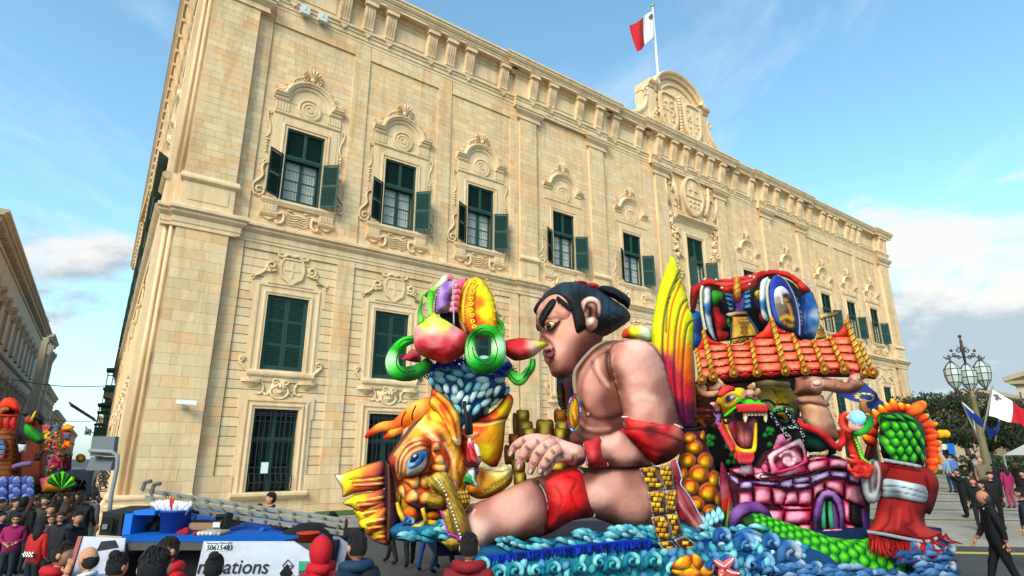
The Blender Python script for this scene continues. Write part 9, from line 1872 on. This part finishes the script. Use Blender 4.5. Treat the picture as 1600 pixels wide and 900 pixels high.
for i in range(7):
 mb=MB();mb.cc='#ffffff';c=D(304+6.2*i,834,6.6);mb.lathe([(.02,0),(.022,.01),(.022,.22),(.012,.24)],tuple(c),9,('#8c2420','#c8c4bc','#c0b8a8','#b8b4b0','#bcc0c4','#9c8c8c','#a89c84')[i],axis='y');mb.build('x',M_per,None,smooth=True).name='spray_can';o=bpy.data.objects.get('spray_can')if i==0 else COL.objects[-1];tag(o,('red' if i==0 else 'pale')+' spray can lying on its side on the edge of the blue deck','can','spray cans on the deck')
lodge('black_post','black angled post clamped on the trailer deck under the ladder','post',[('post',lambda mb:mb.tube(L3([(350,832,6.9),(358,803,7.0)]),.05,4,col='#131314'),False),('arm',lambda mb:mb.tube(L3([(338,808,7.0),(362,806,7.0)]),.03,4,col='#131314'),False)],D(350,832,6.9))
lodge('black_post','short black post with a square foot further back on the blue deck','post',[('post',lambda mb:mb.tube(L3([(379,818,7.9),(380,803,7.9)]),.035,4,col='#131314'),False)],D(379,818,7.9))
lodge('wash_tub','orange red plastic tub at the right end of the trailer','tub',[('tub',lambda mb:mb.lathe([(.08,0),(.11,.07),(.12,.07),(.12,.085),(.10,.08)],tuple(D(481,845,6.6)),16,'#b83014'),True)],D(481,845,6.6))
lodge('cable_heap','tangle of black cables and a brown sack on the blue deck','cables',[('sack',lump(440,827,7.4,22,7,'#3c322c',9,5),True),('cable',lambda mb: [mb.tube(L3([(412+6*k,812,7.2),(425+8*k,822+k,7.0),(455-6*k,834-2*k,7.0)]),.008,5,col='#0c0c0e')for k in range(5)],True),('blue_funnel',lump(408,830,7.0,8,6,'#1450a8',3,8),True)],D(440,835,7.2))
lad=thing('ladder','long paint-spattered aluminium extension ladder lying across the trailer','ladder',tuple(D(380,800,7.6)));M_al=mat('aluminium','vcol',.45,14,.25,metal=.5)
RL= (((222,766,7.9),(540,814,7.5)),((226,778,7.6),(538,822,7.2)),((236,789,7.3),(536,833,6.9)))
for i,(a,b_)in enumerate(RL):
 mb=MB();mb.cc='#ffffff';A_,B_=D(*a),D(*b_);h=.026;mb.add([tuple(p+Vector((0,yy,zz)))for p in(A_,B_)for yy,zz in((0,-h),(.03,-h),(.03,h),(0,h))],[(0,1,2,3),(7,6,5,4),(0,4,5,1),(1,5,6,2),(2,6,7,3),(3,7,4,0)],('#8c8c86','#8a8a80','#7c4440')[i]if i<2 else '#84807a');mb.build('rail',M_al,lad)
for k in range(14):
 t= (k+.6)/14;p= [D(*a).lerp(D(*b_),t)for a,b_ in RL];mb=MB();mb.cc='#ffffff';mb.tube([p[0],p[1],p[2]+Vector((0,-.02,0))],.017,7,col='#6c6c68');mb.build('rung',M_al,lad)
 mb=MB();mb.cc='#ffffff';mb.tube([p[2]+Vector((0,-.004,0)),p[2]+Vector((0,.0,0))+Vector((0,-.012,0))],.014,8,col='#101010');mb.build('rung_socket',M_al,lad)
for a in((222,766,7.9),(236,770,7.7)):mb=MB();mb.cc='#ffffff';q=D(*a);mb.tube([q,q+Vector((.02,0,.09)),q+Vector((.10,0,.11))],.028,5,col='#6c6c66');mb.build('hook',M_al,lad)
for q_ in((541,818,7.1),):mb=MB();mb.cc='#ffffff';mb.ball(tuple(D(*q_)),(.02,.03,.06),8,6,col='#5c1c1c');mb.build('end_cap',M_al,lad)
# floodlight bank on a bent pole at the palace corner
fl_=thing('floodlight','grey two-panel floodlight on a bent steel pole at the palace corner','floodlight',tuple(D(170,800,19)))
for a,b_ in(((142,716),(134,735)),((144,684),(138,713))):
 slab('lamp_panel',fl_,[(a[0]-8 if b_[1] >720 else a[0]-4,b_[1],19),(172 if b_[1] >720 else 176,b_[1],19),(178 if b_[1] >720 else 180,a[1]-2,19.3),(a[0],a[1]-2,19.3)],.2,'#5c6064',M_per)
mb=MB();mb.cc='#ffffff';mb.tube(L3([(140,704,19.0),(175,706,18.9),(184,712,18.9),(183,730,18.9),(174,772,18.8),(168,832,18.8)]),.06,8,col='#808488');mb.build('pole',M_per,fl_,smooth=True)
# ================================================================ floats in the side street
def sf(name,label,parts,cat='float',b0=-26):
 t=thing(name,label,cat,tuple(D(parts[0][1][0][0],760,32)))
 for nm,P,c,T,db in parts:
  if nm[-1] =='~':ptube(nm[:-1],t,[p+(b0+db,)for p in P],T,c,n=8)
  else:xs= [p[0]for p in P];ys= [p[1]for p in P];blob(nm,t,P,b0+db,T,R_=2.6,step=max(1.,(max(xs)-min(xs))/18),cps=[(min(xs),min(ys),c[0]),(max(xs),max(ys),c[-1]),((min(xs)+max(xs))/2,(min(ys)+max(ys))/2,c[len(c)//2])],edge=(c[-1],1.5,.5),curved=len(P) >5)
 return t
sf('ship_float','wooden pirate ship carnival float with red balusters and a giant orange turbaned head',[('hull',[(-20,672),(24,672),(26,700),(22,760),(-20,762)],('#a86424','#8c4c18'),.6,0),('hull',[(22,690),(50,716),(48,764),(20,764)],('#5c3014','#7c4418','#4c2810'),.5,-.8),('cabin_window',[(-4,684),(6,684),(10,700),(6,718),(-6,718)],('#3c74a0','#5c94bc','#c84824'),.1,.7),('rail~',[(-10,649),(28,650)],'#b02420',1.6,.8),('rail~',[(-10,671),(24,671)],'#a8401c',1.2,.8)]+[('baluster~',[(x,652),(x-2,661),(x,670)],'#c02c28',[1.6,3.6,1.8],.8)for x in(1,13,23)]+[('green_cloth',[(4,654),(10,652),(12,668),(4,670)],('#2c9430','#1c6420'),.1,.2),('turban',[(0,630),(8,622),(22,622),(30,632),(32,648),(24,644),(10,640),(0,640)],('#e84818','#d83c10','#b02c10'),.5,.3),('head',[(0,636),(12,636),(26,642),(24,650),(0,650)],('#3c1c14','#1c1010'),.4,.1),('knife~',[(-2,648),(6,640),(14,640)],'#a8704c',[2,3,1.4],.7),('lower_rail~',[(20,730),(34,726),(50,724)],'#7c6090',3,1.0)]+[('sea_foam~',[(x-5+x*y%5,y+3),(x,y-3-x*y%3),(x+5,y+2+x*y%4)],('#4c6cb0','#8c90b8','#3c4c90')[(x+y) %3],[1.5,3,1.5],1.1+.1*(x%3))for y in range(752,786,5)for x in range(-2,52,7)]+[('plank~',[(-12,y),(26,y+.5)],'#5c3010',.7,1.05)for y in range(678,752,8)])
sf('pirate_float','green coated pirate figure leaning out over a lantern on the second street float',[('coat',[(38,664),(48,664),(62,676),(70,688),(60,694),(46,686),(38,676)],('#28a030','#1c8424','#0c4c14'),.5,1),('arm~',[(64,688),(72,686),(80,688)],'#b87c54',[2.4,2,1.2],1),('face',[(38,654),(46,648),(52,654),(48,664),(40,662)],('#c08070','#a02838'),.3,1),('dark_hair',[(34,648),(50,642),(62,644),(70,654),(66,664),(54,660),(40,650)],('#101014','#1c1c20'),.5,.2),('trumpet~',[(48,658),(56,642)],'#d8c020',[1.6,.8],1.2),('body',[(26,672),(70,690),(70,764),(26,764)],('#4c2818','#7c3418','#341c10'),.6,-.4),('lantern',[(28,694),(42,694),(40,706),(30,707)],('#d0d0d8','#b8bcc8'),.2,1.4),('lantern_roof',[(26,694),(34,688),(43,694)],('#101010','#101010'),.2,1.4),('banner',[(56,704),(70,704),(62,720),(52,720)],('#8c3c20','#141414'),.1,1),('red_coat',[(50,658),(60,658),(58,676),(48,670)],('#a81c1c','#7c1014'),.2,.8)])
CLR= ['#c81c54','#d8c018','#28a848','#1c6cb0','#e06818','#8c2c90','#d82c28','#68c830','#e8a0b0','#18889c']
r=random.Random(5)
for i,(x0,x1,y0,y1,lb,b0)in enumerate(((66,84,664,706,'tall pink and yellow striped tower float packed with small ornaments',-34),(82,94,664,712,'lime green and blue carnival float behind the striped tower float',-42),(94,114,664,712,'red and gold lantern shaped float with a blue window down the street',-46),(74,98,710,736,'pink and lime balcony shaped float front in the street',-38),(50,74,724,764,'float base crowded with small blue and orange masks',-27),(96,112,712,734,'distant yellow float with small round faces',-60))):
 pr= [('core',[(x0,y0),(x1,y0),(x1-1,y1),(x0+1,y1)],(CLR[(i*3) %10],CLR[(i*3+1) %10],CLR[(i*3+6) %10]),.6,-.5)]
 for k in range(34):
  x,y=r.uniform(x0,x1),r.uniform(y0-2,y1);w=r.uniform(1.2,3.6);c=CLR[r.randrange(10)];pr.append(('ornament',ell(x,y,w,r.uniform(1.2,4),r.uniform(0,90),7),(c,c,'#2c1418'),.3,r.uniform(0,.8)))
 if i==2:pr= [('roof',[(94,668),(104,662),(117,666),(112,674),(97,674)],('#d82c20','#e8a018'),.5,.4),('lantern',[(97,674),(113,674),(110,688),(100,688)],('#c82820','#3c6c90','#d83020'),.5,.3),('neck',[(100,688),(110,688),(112,700),(98,702)],('#c02818','#e09018'),.4,.3),('face',ell(100,699,5,5),('#e8c020','#c02820'),.4,.8)]+pr[8:16]
 sf('street_float',lb,pr,b0=b0)
sf('fan_float','green striped papier-mache shell fan on a magenta and gold base in the street',[('base',[(62,748),(82,742),(112,756),(110,768),(66,769)],('#a81c5c','#c89018','#7c1440'),.4,0)]+[('fan_blade',[(96,764),(96-26*math.cos(R(a))*.9,764-27*math.sin(R(a))),(96-27*math.cos(R(a+11)),764-28*math.sin(R(a+11))),(96-26*math.cos(R(a+22))*.9,764-27*math.sin(R(a+22)))],('#0c6838','#0c7840','#084c28')if k%2==0 else('#5cc020','#88d828','#3c9c18'),.25,.6+.05*k)for k,a in enumerate(range(20,165,22))],b0=-22)
sf('flower_float','round red and yellow sunburst flower above the far crowd at the street end',[('petal_ring',ell(126,716,8,7),('#e02c20','#f0a020','#e02c20'),.4,0),('heart',ell(126,717,4,3.6),('#3cb040','#f0d030'),.3,.6)],b0=-60)
# ================================================================ lamp post, flags, beacons, tent on the plaza
M_br=mat('patinated_bronze','vcol',.6,12,.2);M_lg=mat('lantern_glass',(.42,.46,.44),.15,3,.1,spec=.6)
lx,ly=D(1546,742,31).x,31.0;lz=1.09
LP=thing('street_lamp','ornate bronze street lamp with three faceted glass lanterns and scrollwork crown','street lamp',(lx,ly,lz))
BR='#5c5440'
def lp(name,fn,m=M_br,sm=True,par=None):mb=MB(lambda x,y,z: (lx+x,ly+y,lz+z));mb.cc=BR;fn(mb);return mb.build(name,m,par or LP,smooth=sm)
lp('post',lambda mb:mb.lathe([(.36,0),(.36,.5),(.22,.7),(.2,1.4),(.17,1.5),(.15,3.0),(.13,4.2),(.19,4.3),(.11,4.4),(.1,5.0),(.2,5.06),(.06,5.15)],(0,0,0),12,'#6c6248'))
def lant(cx,cz):
 def f(mb):mb.lathe([(.08,-.75),(.30,-.42),(.37,-.05),(.37,.28),(.12,.62)],(cx,0,cz),8,'#8c9490')
 g_=lp('lantern',f,M_lg,False)
 def h(mb):
  for k in range(8):
   a=math.pi/4*k;mb.tube([(cx+r_*math.cos(a),r_*math.sin(a),cz+z_)for r_,z_ in((.085,-.76),(.305,-.42),(.378,-.05),(.378,.28),(.125,.63))],.018,4,col='#2c2820')
  for r_,z_ in((.378,.28),(.378,-.05),(.305,-.42)):mb.tube([(cx+r_*math.cos(math.pi/4*k),r_*math.sin(math.pi/4*k),cz+z_)for k in range(9)],.018,4,col='#2c2820')
  mb.lathe([(.16,.6),(.05,.72),(.03,.85)],(cx,0,cz),8,'#3c3424');mb.lathe([(.03,-.95),(.1,-.78),(.09,-.72)],(cx,0,cz),8,'#3c3424')
 lp('lantern_frame',h,M_br,False,g_)
for cx,cz in((-.78,5.45),(0,5.35),(.78,5.55)):lant(cx,cz)
def crown(mb):
 mb.tube([(0,0,5.9),(0,0,6.9),(0,0,7.45)],[.05,.09,.03],7,col='#3c3424');mb.ball((0,0,7.5),.09,8,6,col='#3c3424');mb.ball((0,0,7.2),.08,8,6,col='#3c3424')
 for s in(-1,1):
  for x,z,q,a in((.25,6.75,.17,90),(.5,6.5,.14,200),(.85,6.35,.13,90),(.3,6.35,.13,0)):mb.tube([(s*a_,0,b_)for a_,b_ in spiral(x,z,q,.03,a,a+430,14)],.03,5,col='#3c3424')
  mb.tube([(0,0,6.35),(s*.5,0,6.45),(s*.95,0,6.25),(s*1.1,0,6.4)],.03,5,col='#3c3424');mb.ball((s*.62,0,6.72),.08,7,5,col='#3c3424')
lp('crown',crown)
def arms_(mb):
 for s in(-1,1):
  mb.tube([(0,0,4.35),(s*.4,0,4.7),(s*.78,0,4.55+.1*(s>0))],.05,6,col='#4c4430')
  for x,z,q in((.35,4.25,.22),(.65,4.4,.14),(.3,3.85,.15)):mb.tube([(s*a_,0,b_)for a_,b_ in spiral(x,z,q,.04,90,520,16)],.035,5,col='#3c3424')
lp('scroll_arm',arms_)
def pole_flag(name,label,x0,y0,x1,y1,d,quadp,colf,cat='flag',grp=None):
 t=thing(name,label,cat,tuple(D(x1,y1,d)),grp);mb=MB();mb.cc='#ffffff';mb.tube([D(x0,y0,d),D(x1,y1,d)],.04,6,col='#7c7c78');mb.build('staff',M_br,t,smooth=True)
 A_,B_,C_,E_= [D(*p,d-.1)for p in quadp]
 def PFn(u,v):p=B_.lerp(A_,v).lerp(C_.lerp(E_,v),u);return p+Vector((0,.25*math.sin(u*8+v*2)*u,.03*d/20*math.sin(u*10+v)))
 flag_mesh(PFn,colf,t,'cloth')
pole_flag('national_flag','large white and red flag with a grey cross beside the street lamp',1551,603,1535,680,27,[(1551,610),(1545,650),(1610,668),(1612,644)],lambda u,v:malta(u,v,1.4,.14,.82,.13)if u<.55 else '#b5121f')
pole_flag('blue_flag','dark blue flag hanging diagonally from a staff left of the lamp post',1503,628,1530,690,29,[(1504,629),(1514,650),(1552,684),(1556,674)],lambda u,v:'#14307c' if v<.8 or u>.3 else '#c8ccd8')
pole_flag('red_white_flag','small red and white flag drooping behind the lamp post',1519,655,1532,690,33,[(1521,656),(1522,672),(1528,688),(1530,678)],lambda u,v:'#c8c8cc' if u<.4 else '#a01820')
pole_flag('dark_blue_flag','narrow dark blue flag furled on the staff right of the lamp post',1562,652,1555,690,33,[(1562,654),(1560,664),(1553,684),(1557,676)],lambda u,v:'#1c2c6c')
def eu(u,v):
 for k in range(12):
  a=R(30*k);
  if((u-.5)*1.5-.27*math.cos(a))**2+((v-.5)-.27*math.sin(a))**2<.0022:return '#e8c818'
 return '#10286c'
EUt=Zc(1040,400,3.75)
q=EUt([(1150,745),(975,800),(1250,890),(1235,860)]);pole_flag('european_flag','blue flag with a ring of yellow stars behind the lifting arm',q[1][0]-14,q[1][1]+22,q[1][0]+4,q[1][1]-6,19,[(1347,596),(1298,612),(1372,642),(1392,634)],eu)
for i,(x0,y0,x1,y1)in enumerate(((108,629,148,655),(110,633,150,658))):
 mb=MB();mb.cc='#ffffff';mb.tube([D(x0,y0,60),D(x1,y1,60)],.09,6,col='#4c4844');tag(mb.build('bare_staff',M_br,None),('upper' if i==0 else 'lower')+' bare flagstaff slanting out from the green balcony over the street','flagstaff','bare staffs over the street')
pole_flag('street_flag','small white flag with a dark emblem hanging over the street',133,666,147,678,60,[(134,667),(131,680),(139,681),(143,674)],lambda u,v:'#3c3434' if(u-.5)**2+(v-.4)**2<.06 else '#c8ccd0')
for i,x in enumerate((1483,1490)):
 bx_,by_=D(x,740,38).x,38.;t=thing('belisha_beacon',('left' if i==0 else 'right')+' black and white striped crossing beacon with a yellow globe','beacon',(bx_,by_,1.09),'crossing beacons')
 for k in range(7):mb=MB();mb.cc='#ffffff';mb.lathe([(.13,0),(.13,.34)],(bx_,by_,1.09+.34*k),10,'#d8d8d4' if k%2 else '#141414');mb.build('band',M_per,t)
 mb=MB();mb.cc='#ffffff';mb.ball((bx_,by_,3.75),.26,12,8,col='#e0a010');mb.build('globe',M_per,t,smooth=True)
mb=MB();mb.cc='#ffffff';p=D(1487,702,37.6);mb.box((p.x-.2,37.6,p.z-.35),(p.x+.2,37.64,p.z+.35),'#1464b4');tag(mb.build('crossing_sign',M_per,None),'small blue crossing sign between the two striped beacons','sign')
tn=thing('market_tent','grey white market tent roof at the right edge under the trees','tent',tuple(D(1590,730,34)))
mb=MB();mb.cc='#ffffff';A_= [D(1568,711,33),D(1640,711,33),D(1650,706,37),D(1580,706,37)];mb.add([tuple(p)for p in A_]+[tuple(D(1612,688,35))],[(0,1,4),(1,2,4),(2,3,4),(3,0,4)],'#b8b4b0');mb.build('canopy',M_fab,tn,fix=False)
for p in A_:mb=MB();mb.cc='#ffffff';mb.tube([p,Vector((p.x,p.y,1.09))],.05,6,col='#808080');mb.build('leg',M_br,tn)
hg=MB();r=np.random.default_rng(3);p0=D(1520,725,42);n=2200;P=np.stack([p0.x+r.uniform(-1,14,n),42+r.uniform(-.6,.6,n),1.1+r.uniform(0,1.3,n)],1);U_=r.normal(size=(n,3))*.12;W_=r.normal(size=(n,3))*.07
hg.v= [tuple(q)for q in np.stack([P-U_,P+W_,P+U_,P-W_],1).reshape(-1,3)];hg.n=len(hg.v);hg.f= [(4*i,4*i+1,4*i+2,4*i+3)for i in range(n)];hg.c= [(.025,.045,.016)]*hg.n;hg.tone= [0.]*hg.n;hg.cc='#ffffff';tag(hg.build('hedge',M_leaf,None,fix=False),'clipped dark hedge behind the people on the plaza','hedge')
